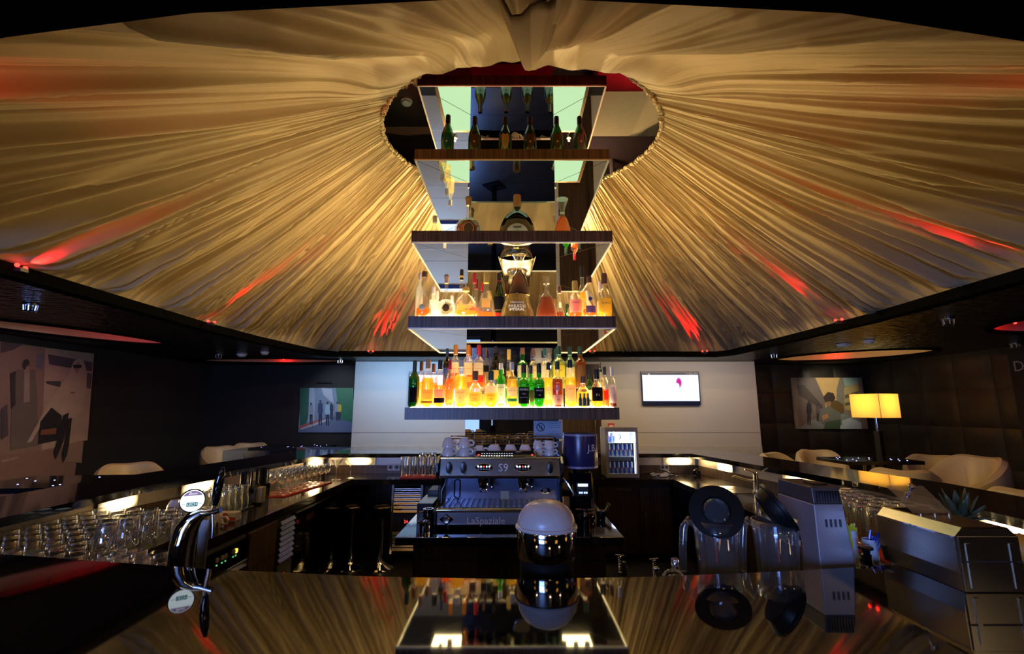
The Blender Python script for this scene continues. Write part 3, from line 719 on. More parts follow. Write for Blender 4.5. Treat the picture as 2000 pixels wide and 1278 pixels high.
# ---------------------------------------------------------------- bar stools
def stool(p, lab):
    t = thing('bar_stool', lab, 'stool', (p.x, p.y, 0), group='bar stools')
    MB().lathe([(0,0),(0.122,0),(0.125,0.008),(0.105,0.020),(0.045,0.040),(0.024,0.06),(0.020,0.08),(0,0.08)], 28).build('base', MAT['chrome'], t, True)
    MB().lathe([(0,0.08),(0.015,0.08),(0.015,0.38),(0.010,0.38),(0.010,0.47),(0,0.47)], 16).build('pole', MAT['chrome'], t, True)
    s = MB().lathe([(0,0.465),(0.070,0.465),(0.082,0.48),(0.082,0.515),(0.07,0.525),(0,0.518)], 28).build('seat', MAT['black'], t, True)
    MB().tube([(0.080*math.cos(a),0.080*math.sin(a),0.522) for a in [2*PI*k/24 for k in range(24)]], 0.006, 8, True).build('seat_rim', MAT['chrome'], s, True)
stool(at(692,1102,z=0.0) + Vector((0.0,-0.12,0)), 'low black bar stool with chrome trumpet base, the left one of two')
stool(at(749,1102,z=0.0) + Vector((0.0,-0.12,0)), 'low black bar stool with chrome trumpet base, right one beside the louvred unit')
# ================================================================ BOTTLES
# see-through glass and liquids
thin('g_clear', (0.96,0.97,0.95), 0.05, 0.02, body=0.04, body_col=(1,0.97,0.9), edge=0.6)
thin('g_green', (0.10,0.55,0.10), 0.06, 0.03, body=0.30, body_col=(0.03,0.50,0.05), edge=0.5)
thin('g_dkgreen', (0.05,0.22,0.05), 0.07, 0.03, body=0.30, body_col=(0.02,0.16,0.03), edge=0.45)
thin('g_olive', (0.10,0.13,0.04), 0.07, 0.03, body=0.35, body_col=(0.05,0.06,0.015), edge=0.4)
thin('g_teal', (0.62,0.86,0.80), 0.06, 0.02, body=0.10, body_col=(0.5,0.85,0.75), edge=0.5)
thin('g_brown', (0.42,0.22,0.06), 0.06, 0.03, body=0.30, body_col=(0.35,0.15,0.03), edge=0.4)
thin('g_black', (0.10,0.06,0.03), 0.08, 0.04, body=0.5, body_col=(0.03,0.02,0.012), edge=0.4)
thin('g_frost', (0.9,0.92,0.88), 0.05, 0.2, body=0.6, body_col=(0.9,0.92,0.86), edge=0.3)
thin('l_gold', (1.0,0.80,0.22), 0.02, 0.05, body=0.32, body_col=(1.0,0.70,0.10), edge=0.15)
thin('l_amber', (1.0,0.62,0.12), 0.02, 0.05, body=0.32, body_col=(1.0,0.50,0.05), edge=0.15)
thin('l_orange', (1.0,0.42,0.04), 0.02, 0.05, body=0.34, body_col=(0.95,0.30,0.012), edge=0.15)
thin('l_brown', (0.58,0.19,0.025), 0.02, 0.05, body=0.36, body_col=(0.32,0.085,0.008), edge=0.15)
thin('l_pale', (1.0,0.90,0.55), 0.02, 0.05, body=0.20, body_col=(1.0,0.86,0.45), edge=0.15)
thin('l_dark', (0.30,0.09,0.03), 0.02, 0.05, body=0.55, body_col=(0.12,0.03,0.01), edge=0.15)
for n_, c_ in dict(p_cream=(0.86,0.76,0.55), p_white=(0.90,0.88,0.82), p_gold=(0.85,0.60,0.18), p_pink=(0.85,0.66,0.55), p_orange=(0.90,0.42,0.08), p_black=(0.012,0.012,0.014),
                   p_red=(0.55,0.03,0.03), p_yellow=(0.90,0.72,0.10), p_green=(0.03,0.22,0.17), p_mauve=(0.36,0.20,0.28), p_brown=(0.17,0.10,0.05), p_blue=(0.10,0.14,0.42)).items():
    paper(n_, c_, 0.12 if n_ == 'p_black' else 0.45)
pbr('ink', (0.03,0.025,0.02), 0.6); pbr('ink_white', (0.85,0.83,0.78), 0.5); pbr('ink_gold', (0.80,0.58,0.20), 0.35, 0.6)
for n_, c_ in dict(c_black=(0.012,0.012,0.014), c_green=(0.02,0.06,0.035), c_brown=(0.22,0.09,0.04), c_cork=(0.55,0.36,0.18), c_cream=(0.82,0.74,0.60), c_orange=(0.85,0.30,0.03), c_red=(0.50,0.02,0.04),
                   c_white=(0.80,0.78,0.75), c_blue=(0.02,0.07,0.14), c_gold=(0.80,0.55,0.10), c_teal=(0.05,0.16,0.15)).items():
    pbr(n_, c_, 0.35)
# profiles: (radius / R, z / H); neck index gives where the cap starts
PROF = {
 'wine':  [(0.94,0),(1,.02),(1,.58),(.92,.65),(.55,.72),(.40,.77),(.37,.80),(.37,1)],
 'glen':  [(0.90,0),(1,.03),(.98,.50),(.90,.58),(.62,.68),(.42,.76),(.36,.80),(.34,1)],
 'broad': [(0.95,0),(1,.02),(1,.55),(.93,.63),(.66,.69),(.42,.73),(.38,.76),(.38,1)],
 'shoulder':[(0.95,0),(1,.02),(1,.52),(.97,.58),(.80,.64),(.50,.67),(.40,.70),(.42,.78),(.38,.84),(.37,1)],
 'bulge': [(0.95,0),(1,.02),(1,.55),(.95,.62),(.75,.68),(.50,.71),(.48,.76),(.52,.82),(.42,.88),(.38,.90),(.38,1)],
 'champ': [(0.95,0),(1,.03),(1,.45),(.92,.54),(.66,.66),(.42,.76),(.34,.82),(.33,1)],
 'tear':  [(0.80,0),(.98,.06),(1,.14),(.88,.28),(.62,.42),(.42,.54),(.34,.66),(.32,.80),(.32,1)],
 'bell':  [(0.96,0),(1,.04),(.94,.14),(.80,.30),(.62,.44),(.50,.52),(.36,.57),(.28,.61),(.26,.70),(.26,1)],
 'dome':  [(0.62,0),(.86,.06),(.99,.16),(1,.24),(.93,.36),(.78,.48),(.55,.58),(.30,.65),(.18,.69),(.16,.74),(.16,1)],
 'squat': [(0.95,0),(1,.03),(.97,.42),(.85,.54),(.55,.63),(.42,.66),(.40,.70),(.40,1)],
 'tall':  [(0.95,0),(1,.02),(1,.44),(.95,.56),(.75,.62),(.52,.66),(.48,.70),(.46,1)],
}
def prof_r(pr, z):
    for (a, za), (b, zb_) in zip(pr[:-1], pr[1:]):
        if za <= z <= zb_: return a + (b-a)*((z-za)/max(1e-6, zb_-za))
    return pr[-1][0]
def bottle(loc, R, H, kind, glass, liquid=None, level=0.6, cap='c_black', cap0=0.80, cap_k=1.12, label=None, texts=(), flat=1.0, desc='', cat='bottle', group=None, seal=None, name='liquor_bottle', medal=None, stopper=None, rz=0.0):
    pr = PROF[kind]
    t = thing(name, desc, cat, loc, rz, group=group)
    n = 24
    body = [(0,0)] + [(r*R, z*H) for r, z in pr if z <= cap0] + [(prof_r(pr, cap0)*R, cap0*H), (0, cap0*H)]
    MB().lathe(body, n, sy=flat).build('glass_body', MAT[glass], t, True)
    if liquid:
        zs = [0.012 + (level-0.012)*i/14 for i in range(15)]
        lq = [(0, zs[0]*H)] + [(max(0.002, prof_r(pr, z)*R*0.92), z*H) for z in zs] + [(0, level*H)]
        MB().lathe(lq, 18, sy=flat).build('liquid', MAT[liquid], t, True)
    rc = prof_r(pr, min(1, cap0+0.05))*R*cap_k
    if stopper is None:
        cp = [(0,cap0*H-0.001),(rc,cap0*H-0.001),(rc,0.97*H),(rc*0.9,H),(0,H)]
        MB().lathe(cp, 16).build('cap', MAT[cap], t, True)
    else:
        MB().lathe([(0,cap0*H)]+[(a*R,b*H) for a, b in stopper]+[(0,stopper[-1][1]*H)], 16).build('stopper', MAT[cap], t, True)
    if seal: MB().lathe([(rc*1.02,seal[0]*H),(rc*1.08,seal[0]*H),(rc*1.08,seal[1]*H),(rc*1.02,seal[1]*H)], 16).build('neck_seal', MAT[seal[2]], t, True)
    labs = label if isinstance(label, list) else ([label] if label else [])
    for lb in labs:
        z0, z1, mt = lb[:3]; ha = lb[3] if len(lb) > 3 else 1.05
        m = MB(); vs = []; fs = []; k = 12
        for i in range(k+1):
            a = -PI/2 + (i/k-0.5)*2*ha
            for zz in (z0, z1):
                r = max(prof_r(pr, z0+(z1-z0)*0.0), prof_r(pr, z1))*R + 0.0012
                vs.append((math.cos(a)*r, math.sin(a)*r*flat - (0 if flat == 1 else 0.0006), zz*H))
        fs = [(2*i, 2*i+2, 2*i+3, 2*i+1) for i in range(k)]
        m.add(vs, fs).build('label', MAT[mt], t, True)
    for (txt, z, wd, mt) in texts:
        r = prof_r(pr, z)*R + 0.0022
        text_mb(txt, 0.012, Matrix.Translation((0,0,z*H)) @ Matrix.Diagonal((1,flat,1,1)), bend=r, width=wd*R*2).build('lettering', MAT[mt], t)
    if medal:
        z, rr, mt = medal; r = prof_r(pr, z)*R*flat
        MB().lathe([(0,0),(rr*R,0),(rr*R,0.002),(0,0.003)], 18, M=Matrix.Translation((0,-r-0.0005,z*H)) @ Matrix.Rotation(PI/2,4,'X')).build('medallion', MAT[mt], t, True)
    return t
def place(px, ptop, pw, Y, zb):
    """photo column, top row and width of a bottle standing at depth Y on height zb -> location, R, H"""
    p = at(px, ptop, Y=Y); H = p.z - zb; c = at(px, (ptop+20), Y=Y)
    wpx = pw/2/F*(Y/ray(px, ptop+30).y)
    return (c.x, Y, zb+0.0006), wpx, H
# ---- lowest shelf, front row
FR = [ # px, top, width, dY, kind, glass, liquid, level, cap, cap0, label, texts, description
 (810,705,20,0,'wine','g_dkgreen',None,0,'c_green',.78,(.10,.42,'p_black',.7),(),'tall dark green wine-shaped bottle'),
 (836,702,24,0,'glen','g_clear','l_gold',.60,'c_cork',.80,[(.15,.36,'p_gold'),(.08,.13,'p_brown')],(('GLENMORANGIE',.30,.7,'ink'),),'golden whisky bottle with gold label'),
 (860,704,23,0,'glen','g_clear','l_amber',.46,'c_black',.80,[(.20,.37,'p_pink'),(.09,.19,'p_black')],(('GLENMORANGIE',.34,.7,'ink'),),'whisky bottle with pink and black label'),
 (879,704,17,.05,'glen','g_clear','l_orange',.60,'c_red',.80,[(.20,.37,'p_orange'),(.09,.17,'p_orange')],(),'orange whisky bottle with orange label and red cap'),
 (901,705,25,0,'bulge','g_clear','l_gold',.66,'c_cream',.86,(.08,.38,'p_cream'),(('BALVENIE',.31,.6,'ink'),('12',.20,.15,'ink')),'bulge-necked golden whisky bottle with tall cream label'),
 (928.5,725,26,0,'squat','g_clear','l_gold',.42,'c_brown',.74,(.14,.40,'p_gold'),(('ARDMORE',.32,.6,'ink'),('10',.22,.18,'ink')),'squat whisky bottle with gold label, bulbous shoulders'),
 (959,725,26,0,'squat','g_clear','l_gold',.42,'c_green',.74,[(.14,.38,'p_yellow'),(.38,.58,'p_white')],(('ARDMORE',.31,.6,'ink'),('14',.22,.18,'ink')),'squat whisky bottle with yellow and white label'),
 (978.5,710,19,.075,'broad','g_green','l_gold',.5,'c_white',.86,(.08,.52,'p_white'),(('LAPHROAIG',.44,.75,'ink'),('10',.28,.2,'ink')),'green whisky bottle with large white label and white cap'),
 (1000,708,21,0,'broad','g_clear','l_gold',.62,'c_cream',.82,[(.24,.44,'p_white'),(.12,.19,'p_green')],(('THE',.40,.2,'ink'),('GLENLIVET',.36,.8,'ink')),'clear golden whisky bottle with white label over a green band'),
 (1023,712,23,0,'shoulder','g_green','l_gold',.5,'c_black',.80,(.08,.46,'p_black'),(('ARDBEG',.40,.85,'ink_white'),('TEN',.30,.3,'ink_white'),('ISLAY SINGLE MALT',.22,.7,'ink_white')),'bright green whisky bottle with black label, left one of the pair'),
 (1037,714,16,.06,'shoulder','g_green','l_gold',.5,'c_black',.80,(.12,.40,'p_brown'),(),'green whisky bottle half hidden between two black-labelled ones'),
 (1052.7,712,22,0,'shoulder','g_green','l_gold',.5,'c_black',.80,(.20,.44,'p_black'),(('ARDBEG',.38,.65,'ink_white'),('10',.27,.15,'ink_white')),'bright green whisky bottle with smaller black label, right one of the pair'),
 (1071,709,20,.05,'glen','g_clear','l_gold',.66,'c_black',.84,(.17,.44,'p_cream'),(('CAOL ILA',.38,.5,'ink'),('12',.30,.14,'ink')),'yellow whisky bottle with plain cream label'),
 (1088.5,706,22,0,'shoulder','g_clear','l_brown',.60,'c_green',.82,[(.05,.26,'p_cream')],(('16',.16,.2,'ink'),),'dark amber whisky bottle with low cream label and neck oval'),
 (1113.4,704,22,0,'broad','g_clear','l_gold',.62,'c_black',.84,(.12,.46,'p_pink'),(('GLENKINCHIE',.38,.65,'ink'),),'tall golden whisky bottle with long pinkish label'),
 (1138.5,736,26,0,'squat','g_clear','l_gold',.50,'c_brown',.78,[(.06,.44,'p_yellow',.9)],(),'short round whisky bottle painted with dark bottle shapes'),
 (1165,722,23,0,'squat','g_clear','l_amber',.40,'c_black',.74,(.16,.52,'p_black'),(('THE YAMAZAKI',.44,.6,'ink_gold'),('12',.32,.3,'ink_gold')),'Japanese whisky bottle with black label and gold script'),
 (1181,717,15,.04,'broad','g_clear','l_orange',.44,'c_black',.80,(.18,.40,'p_red',.5),(),'slim bottle with reddish spirit near the right shelf end'),
 (1195,717,15,0,'broad','g_clear','l_brown',.30,'c_white',.78,(.10,.54,'p_white'),(("WHISKEY",.46,.6,'ink'),),'rectangular-looking bourbon bottle with framed white label, last on the right'),
]
zb0 = TOPS[0]
for i, (px, tp_, wd, dy, kind, gl, lq, lv, cap, c0, lab, tx, ds) in enumerate(FR):
    loc, R, H = place(px, tp_, wd, 3.245+dy, zb0)
    t = bottle(loc, R, H, kind, gl, lq, lv, cap, c0, label=lab, texts=tx, desc=ds+', lowest shelf', group='bottles in the front row of the lowest shelf')
    if i == 15:
        for k_, aa in enumerate((-0.55,0.0,0.55)):
            a = -PI/2+aa; r = R+0.003
            MB().lathe([(0,0),(0.012,0),(0.012,0.045),(0.005,0.062),(0.005,0.085),(0,0.085)], 8, (math.cos(a)*r, math.sin(a)*r, 0.008), 1, 0.3).build('painted_bottle', MAT['c_green'], t, True)
        MB().lathe([(0,0),(0.020,0),(0.020,0.002),(0,0.002)], 16, M=Matrix.Translation((0,-R*0.9-0.003,H*0.53)) @ Matrix.Rotation(PI/2,4,'X') @ Matrix.Diagonal((1,.5,1,1))).build('label', MAT['p_gold'], t, True)
    if i == 13:
        MB().lathe([(0,0),(0.010,0),(0.010,0.002),(0,0.002)], 16, M=Matrix.Translation((0,-R-0.0012,H*0.40)) @ Matrix.Rotation(PI/2,4,'X') @ Matrix.Diagonal((1,1.9,1,1))).build('label', MAT['p_pink'], t, True)
# ---- lowest shelf, back row on the glass riser
BRW = [
 (873.5,681,15,'wine','g_olive','l_gold',.6,'c_blue',.80,(.2,.5,'p_blue'),(),'olive bottle with dark blue cap'),
 (890,674,20,'broad','g_clear','l_orange',.36,'c_orange',.78,[(.34,.58,'p_cream'),(.14,.28,'p_orange')],(('THE MACALLAN',.44,.7,'ink'),),'clear whisky bottle with orange cap, left of two alike'),
 (914.4,674,20,'broad','g_clear','l_orange',.36,'c_orange',.78,[(.30,.58,'p_cream'),(.14,.26,'p_orange')],(('THE MACALLAN',.44,.7,'ink'),),'clear whisky bottle with orange cap, right of two alike'),
 (935.4,674,20,'broad','g_clear','l_orange',.36,'c_red',.78,[(.30,.58,'p_cream'),(.14,.26,'p_red')],(('THE MACALLAN',.44,.7,'ink'),),'clear whisky bottle with dark red cap and red-edged label'),
 (949.6,679.5,11,'glen','g_clear','l_pale',.40,'c_brown',.80,(.40,.56,'p_black'),(),'slim clear bottle with cork cap and small black label'),
 (968.5,677,21,'champ','g_black','l_dark',.5,'c_black',.84,(.2,.42,'p_gold',.6),(),'nearly black bottle with champagne shoulders'),
 (994,683,22,'tear','g_clear','l_brown',.40,'c_gold',.74,(.30,.44,'p_gold',.5),(),'clear cognac decanter with wide gold cap'),
 (1020.8,680,21,'shoulder','g_green','l_gold',.5,'c_brown',.84,(.26,.56,'p_cream'),(('GLENLIVET',.46,.6,'ink'),),'bright green whisky bottle with cream label and brown cap'),
 (1041.7,681,17,'shoulder','g_clear','l_gold',.5,'c_brown',.82,(.26,.56,'p_cream'),(('THE 18',.44,.5,'ink'),),'clear bottle with rust brown cap and cream label'),
 (1063.7,680.5,17,'shoulder','g_clear','l_gold',.3,'c_teal',.82,(.26,.56,'p_white'),(),'clear bottle with grey-green cap'),
 (1091,677,25,'broad','g_teal','l_gold',.62,'c_green',.80,(.26,.54,'p_yellow'),(('TALISKER',.42,.5,'ink'),),'broad teal-tinted whisky bottle with yellow label'),
 (1113,677.7,19,'broad','g_teal','l_gold',.5,'c_green',.80,(.2,.5,'p_cream'),(),'pale teal whisky bottle with paper seal'),
 (1133,677.7,22,'broad','g_brown','l_amber',.6,'c_green',.80,(.18,.55,'p_brown'),(),'brown whisky bottle with brown label'),
]
for (px, tp_, wd, kind, gl, lq, lv, cap, c0, lab, tx, ds) in BRW:
    loc, R, H = place(px, tp_, wd, 3.452, zb0+RZ)
    bottle(loc, R, H, kind, gl, lq, lv, cap, c0, label=lab, texts=tx, desc=ds+', on the glass riser', group='bottles on the riser of the lowest shelf')
# stragglers further back on the lowest shelf
for (px, tp_, wd, Y, kind, gl, lq, cap, ds) in ((823,707,17,3.36,'broad','g_clear','l_gold','c_brown','brown-capped bottle behind the dark green one, lowest shelf'), (847,711,16,3.36,'broad','g_clear','l_amber','c_brown','brown-capped bottle between two gold whiskies, lowest shelf'),
        (1151,722,16,3.42,'wine','g_dkgreen','l_gold','c_black','dark green bottle peeping behind the painted one, lowest shelf'), (1173,708,15,3.40,'tall','g_clear','l_pale','c_black','clear bottle with thin metal pourer, lowest shelf right')):
    loc, R, H = place(px, tp_, wd, Y, zb0)
    bottle(loc, R, H, kind, gl, lq, .55, cap, .80 if 'pourer' not in ds else .78, desc=ds, label=(.2,.45,'p_cream'), stopper=([(.34,.78),(.34,.84),(.12,.86),(.08,1)] if 'pourer' in ds else None), group='bottles further back on the lowest shelf')
# ---- second shelf from below
zb1 = TOPS[1]
def b2(px, tp_, wd, Y, ds, *a, **k):
    loc, R, H = place(px, tp_, wd, Y, zb1)
    return bottle(loc, R, H, *a, desc=ds+', second shelf from below', group='bottles on the second shelf', **k), R, H
b2(829,531,30,3.26,'teardrop cognac bottle with orange spirit and gold disc','tear','g_clear','l_orange',.20,'c_brown',.88,medal=(.20,.42,'ink_gold'),texts=())
b2(820,533,14,3.36,'frosted white bottle at the left end','wine','g_frost',None,0,'c_white',.85)
b2(846.5,561,15,3.42,'short frosted white bottle','tall','g_frost',None,0,'c_white',.80,label=(.45,.62,'p_white'))
b2(901.5,527,21,3.45,'tall slim clear bottle with gold and black neck','tear','g_clear','l_gold',.34,'c_black',.80,medal=(.36,.35,'ink_gold'),seal=(.84,.88,'c_gold'))
b2(927,534,21,3.44,'clear bottle with red capsule','tear','g_clear','l_orange',.30,'c_red',.80,label=(.10,.26,'p_red'),medal=(.40,.3,'ink_gold'))
b2(941,552,12,3.498,'small clear bottle with red capsule','tear','g_clear','l_orange',.30,'c_red',.80)
b2(950,534,38,3.27,'bell-shaped cognac decanter with gold capsule and square gold label','bell','g_clear','l_orange',.12,'c_gold',.78,label=(.22,.42,'p_gold',.5),flat=.6,texts=(('HENNESSY',.34,.35,'ink'),))
b2(975,534,22,3.42,'dark green cognac bottle with black label and red band','champ','g_dkgreen','l_amber',.5,'c_black',.84,label=[(.20,.50,'p_black'),(.06,.17,'p_red')],texts=(('REMY MARTIN',.22,.7,'ink_gold'),),seal=(.82,.84,'c_red'))
b2(1067,541,42,3.26,'bell-shaped decanter of red-brown cognac with cubic glass stopper','bell','g_clear','l_brown',.50,'g_clear',.66,flat=.6,stopper=[(.20,.66),(.20,.80),(.30,.82),(.30,1)])
b2(1093,560,19,3.33,'small clear brandy bottle with dark seal and little spirit left','tear','g_clear','l_brown',.22,'c_brown',.80,label=(.34,.50,'p_cream',.3))
b2(1123,549.5,26,3.25,'square-shouldered cognac bottle with cream label and gold neck','squat','g_clear','l_orange',.46,'c_gold',.72,label=(.12,.46,'p_cream'),texts=(('HENNESSY',.38,.6,'ink'),('VERY SPECIAL',.20,.5,'ink')))
b2(1136.5,521,15,3.40,'tall narrow bottle of yellow spirit with black neck','tall','g_clear','l_gold',.52,'c_black',.80,label=(.1,.4,'p_gold',.6))
b2(1151,540.5,28,3.255,'teardrop bottle with blue oval label and blue butterfly','tear','g_clear','l_orange',.20,'c_brown',.84,label=(.10,.26,'p_blue',.7),medal=(.44,.26,'p_blue'))
t_, R_, H_ = b2(1180,535,27,3.25,'round-shouldered brandy bottle with yellow hexagonal label','squat','g_clear','l_gold',.36,'c_brown',.76,label=(.10,.42,'p_yellow'),texts=(('PLISKA',.30,.6,'ink'),),medal=(.60,.2,'p_yellow'))
b2(1172,551,15,3.42,'clear bottle half hidden behind the brandy at the right end','squat','g_clear','l_pale',.5,'c_cream',.76,label=(.2,.5,'p_white'))
# fluted disc bottle and flat dome bottle
def disc_bottle(px, tp_, wd, Y, zb, ds, glass, liquid, level, cap, medal, flutes=28, body=0.60, grp=None):
    p = at(px, tp_, Y=Y); H = p.z-zb; R = wd/2/F*(Y/ray(px, tp_+30).y); cz = R*0.98; dpt = R*0.42
    t = thing('liquor_bottle', ds, 'bottle', (p.x, Y, zb+0.0006), group=grp)
    m = MB(); vs = []; fs = []; n = flutes*2; K = 7
    for i in range(n):
        a = 2*PI*i/n
        for j in range(K):
            u = j/(K-1)*PI                         # front centre -> rim -> back centre
            rr = math.sin(u)**0.6*R if 0 < j < K-1 else 0.25*R
            fl = 1+0.035*(1 if i % 2 else -1)*math.sin(u)
            x, z = math.cos(a)*rr*fl, math.sin(a)*rr*fl + cz
            vs.append((x, -math.cos(u)*dpt*(1+0.05*(1 if i % 2 else -1)*(1 if 0<j<K-1 else 0)), max(z, 0.0)))
    for i in range(n):
        i2 = (i+1) % n
        for j in range(K-1): fs.append((i*K+j, i2*K+j, i2*K+j+1, i*K+j+1))
    fs.append(tuple(i*K for i in range(n))); fs.append(tuple(i*K+K-1 for i in range(n)))
    m.add(vs, fs); m.lathe([(0.20*R,cz+R*0.9),(0.17*R,cz+R*1.2),(0.17*R,H*0.84)], 14); m.build('glass_body', MAT[glass], t, True)
    lv = cz + (level*2-1)*R
    prof = [(0,0.004)]
    for i in range(13):
        z = 0.004 + (lv-0.004)*i/12; d = (z-cz)/R; prof.append((math.sqrt(max(0.02, 1-d*d))*R*0.88, z))
    prof.append((0, lv)); MB().lathe(prof, 18, sy=0.36).build('liquid', MAT[liquid], t, True)
    MB().lathe([(0,H*0.80),(0.20*R,H*0.80),(0.20*R,H*0.90),(0.26*R,H*0.92),(0.26*R,H*0.98),(0.2*R,H),(0,H)], 16).build('cap', MAT[cap], t, True)
    if medal:
        mo = MB().lathe([(0,0),(0.34*R,0),(0.34*R,0.003),(0,0.004)], 20, M=Matrix.Translation((0.06*R,-dpt-0.001,cz)) @ Matrix.Rotation(PI/2,4,'X') @ Matrix.Diagonal((1,1.15,1,1))).build('medallion', MAT[medal], t, True)
        MB().tube([(0.06*R+0.36*R*math.cos(a),-dpt-0.002,cz+0.41*R*math.sin(a)) for a in [2*PI*k/24 for k in range(24)]], 0.0018, 6, True).build('medallion_rim', MAT['ink_gold'], mo, True)
    return t, R, H, cz, dpt
disc_bottle(872.5,537,38,3.26,zb1,'fluted sunburst cognac bottle, almost empty, on the second shelf from below','g_clear','l_orange',.10,'c_cork','p_brown', grp='bottles on the second shelf')
loc, R, H = place(910, 551, 48, 3.30, zb1)
bottle(loc, R, H, 'dome', 'g_clear', 'l_amber', .22, 'c_gold', .74, flat=.45, stopper=[(.30,.74),(.30,.80),(.26,.84),(.10,.88),(.05,.94),(.02,1)], label=(.27,.36,'p_gold',.5), desc='big flat dome-shaped decanter with gold crown stopper, second shelf from below', group='bottles on the second shelf')
# ---- middle shelf
zb2 = TOPS[2]
disc_bottle(915.5,385,52,3.42,zb2,'fluted sunburst bottle full of amber cognac on the middle shelf','g_clear','l_brown',.86,'c_cork','p_brown', grp='bottles on the middle shelf')
loc, R, H = place(1010, 382, 68, 3.40, zb2)
t = bottle(loc, R, H, 'dome', 'g_black', 'l_dark', .6, 'c_cork', .74, cap_k=1.4, flat=.5, desc='large dark dome-shaped cognac bottle with pale arched label on the middle shelf', group='bottles on the middle shelf')
al = MB(); vs = [(0,0,0)]; k = 16
for i in range(k+1):
    a = PI*i/k; vs.append((math.cos(a)*R*0.62, 0, math.sin(a)*R*0.62))
al.add([(x, -R*0.5-0.002, z+H*0.10) for x, y, z in vs], [(0,i+1,i+2) for i in range(k)]).build('label', MAT['p_cream'], t)
MB().cbox((0,-R*0.5-0.004,H*0.10+R*0.40), (R*0.42,0.002,R*0.09)).build('label_plate', MAT['c_black'], t)
text_mb('HENNESSY', 0.01, Matrix.Translation((0,-R*0.5-0.0056,H*0.10+R*0.40)), width=R*0.36).build('lettering', MAT['ink_gold'], t)
text_mb('X.O', 0.01, Matrix.Translation((0,-R*0.5-0.0045,H*0.10+R*0.24)), width=R*0.14).build('lettering', MAT['ink'], t)
loc, R, H = place(1098, 389.5, 36, 3.36, zb2)
bottle(loc, R, H, 'bell', 'g_clear', 'l_orange', .56, 'g_clear', .66, flat=.6, stopper=[(.28,.66),(.26,.72),(.36,.80),(.55,.92),(.66,1)], desc='bell-shaped orange cognac bottle with flared glass stopper on the middle shelf', group='bottles on the middle shelf')
for k_, (px, tp_, wd, Y) in enumerate(((831,396,14,3.62),(843,409,12,3.95),(850,420,10,4.25),(856,428,9,4.50))):
    loc, R, H = place(px, tp_, wd, Y, zb2); H = 0.33 if H < 0.1 else H
    bottle((-0.63, Y, zb2+0.0006), 0.036, 0.30, 'tall', 'g_clear', 'l_pale', .5, 'c_white', .82, label=(.2,.5,'p_white'), desc=['nearest','second','third','farthest'][k_]+' clear bottle in the row along the left edge of the middle shelf', group='clear bottles along the left of the middle shelf')
# ---- side rows of the second shelf (mirrored in the shelf above)
SIDE = [(-1,'g_frost',None,'c_white'),(-1,'g_clear','l_pale','c_white'),(-1,'g_clear','l_pale','c_white'),
        (1,'g_frost',None,'c_white'),(1,'g_clear','l_pale','c_white'),(1,'g_green','l_gold','c_green'),(1,'g_green','l_gold','c_green'),(1,'g_clear','l_orange','c_red')]
cnt = {-1:0, 1:0}
for sd_, gl, lq, cap in SIDE:
    k_ = cnt[sd_]; cnt[sd_] += 1
    col_ = {'g_frost':'frosted white','g_clear':'clear','g_green':'bright green'}[gl] if lq != 'l_orange' else 'red-capped orange'
    bottle((sd_*(0.60 - 0.10*(k_ % 2)), 3.66+0.16*k_, zb1+0.0006), 0.037, 0.30, 'broad', gl, lq, .55, cap, .80, label=(.2,.46,'p_white'), desc=ORD[k_]+' in the '+('left' if sd_ < 0 else 'right')+' side row of the second shelf, '+col_+' bottle', group='side rows of the second shelf')
# ---- fourth shelf: six champagne bottles
zb3 = TOPS[3]
for k_, (px, tp_, lab, cn) in enumerate(((875,226,'p_green','green'),(927.5,229,'p_brown','dull brown'),(987,230,'p_gold','golden'),(1035,230,'p_brown','dark'),(1087,229,'p_brown','rusty'),(1132,229,'p_mauve','mauve'))):
    loc, R, H = place(px, tp_, 25, 3.27, zb3)
    t = bottle(loc, R, H, 'champ', 'g_dkgreen', 'l_gold', .5, 'c_black', .78, cap_k=1.15, desc=ORD[k_]+' champagne bottle from the left on the fourth shelf, '+cn+' shield label', group='champagne bottles', name='champagne_bottle')
    pts = [(-.62,.47),(-.62,.30),(-.45,.17),(0,.08),(.45,.17),(.62,.30),(.62,.47),(.3,.50),(0,.46),(-.3,.50)]
    vs = []
    for (u, z) in pts:
        a = -PI/2 + u*0.9; vs.append((math.cos(a)*(R+.0015), math.sin(a)*(R+.0015), z*H))
    vs.append((0, -(R+.004), .30*H)); n_ = len(pts)
    MB().add(vs, [(i,(i+1) % n_, n_) for i in range(n_)]).build('label', MAT[lab], t)
    MB().lathe([(0.001,0),(0.008,0),(0.008,0.002),(0,0.002)], 10, M=Matrix.Translation((0,-R-.005,.27*H)) @ Matrix.Rotation(PI/2,4,'X')).build('emblem', MAT['ink_gold'], t)
# ---- big presentation stand in the middle of the second shelf
pbr('champagne_metal', (0.62,0.56,0.40), 0.16, 1.0)
st = thing('cognac_display', 'flared gold metal display cradle holding a decanter, lettered base, second shelf centre', 'display stand', (at(1010,600,Y=3.32).x, 3.32, zb1+0.0006))
def hy(y): return at(1010, y, Y=3.32).z - zb1
sc_ = (3.32/ray(1010,580).y)/F
z0_, z1_, z2_ = 0.0, hy(577), hy(502)
bs = MB().lathe([(0,0),(35*sc_,0),(31*sc_,z1_*.35),(25*sc_,z1_*.75),(22*sc_,z1_),(0,z1_)], 32, sy=0.7).build('base', MAT['champagne_metal'], st, True)
for txt, zz, wd in (('Hennessy',.62,26),('PARADIS',.46,34),('IMPERIAL',.33,30)):
    text_mb(txt, 0.02, Matrix.Translation((0,0,z1_*zz)) @ Matrix.Diagonal((1,0.7,1,1)), bend=31*sc_+0.004, width=wd*sc_).build('lettering', MAT['ink_white'], bs)
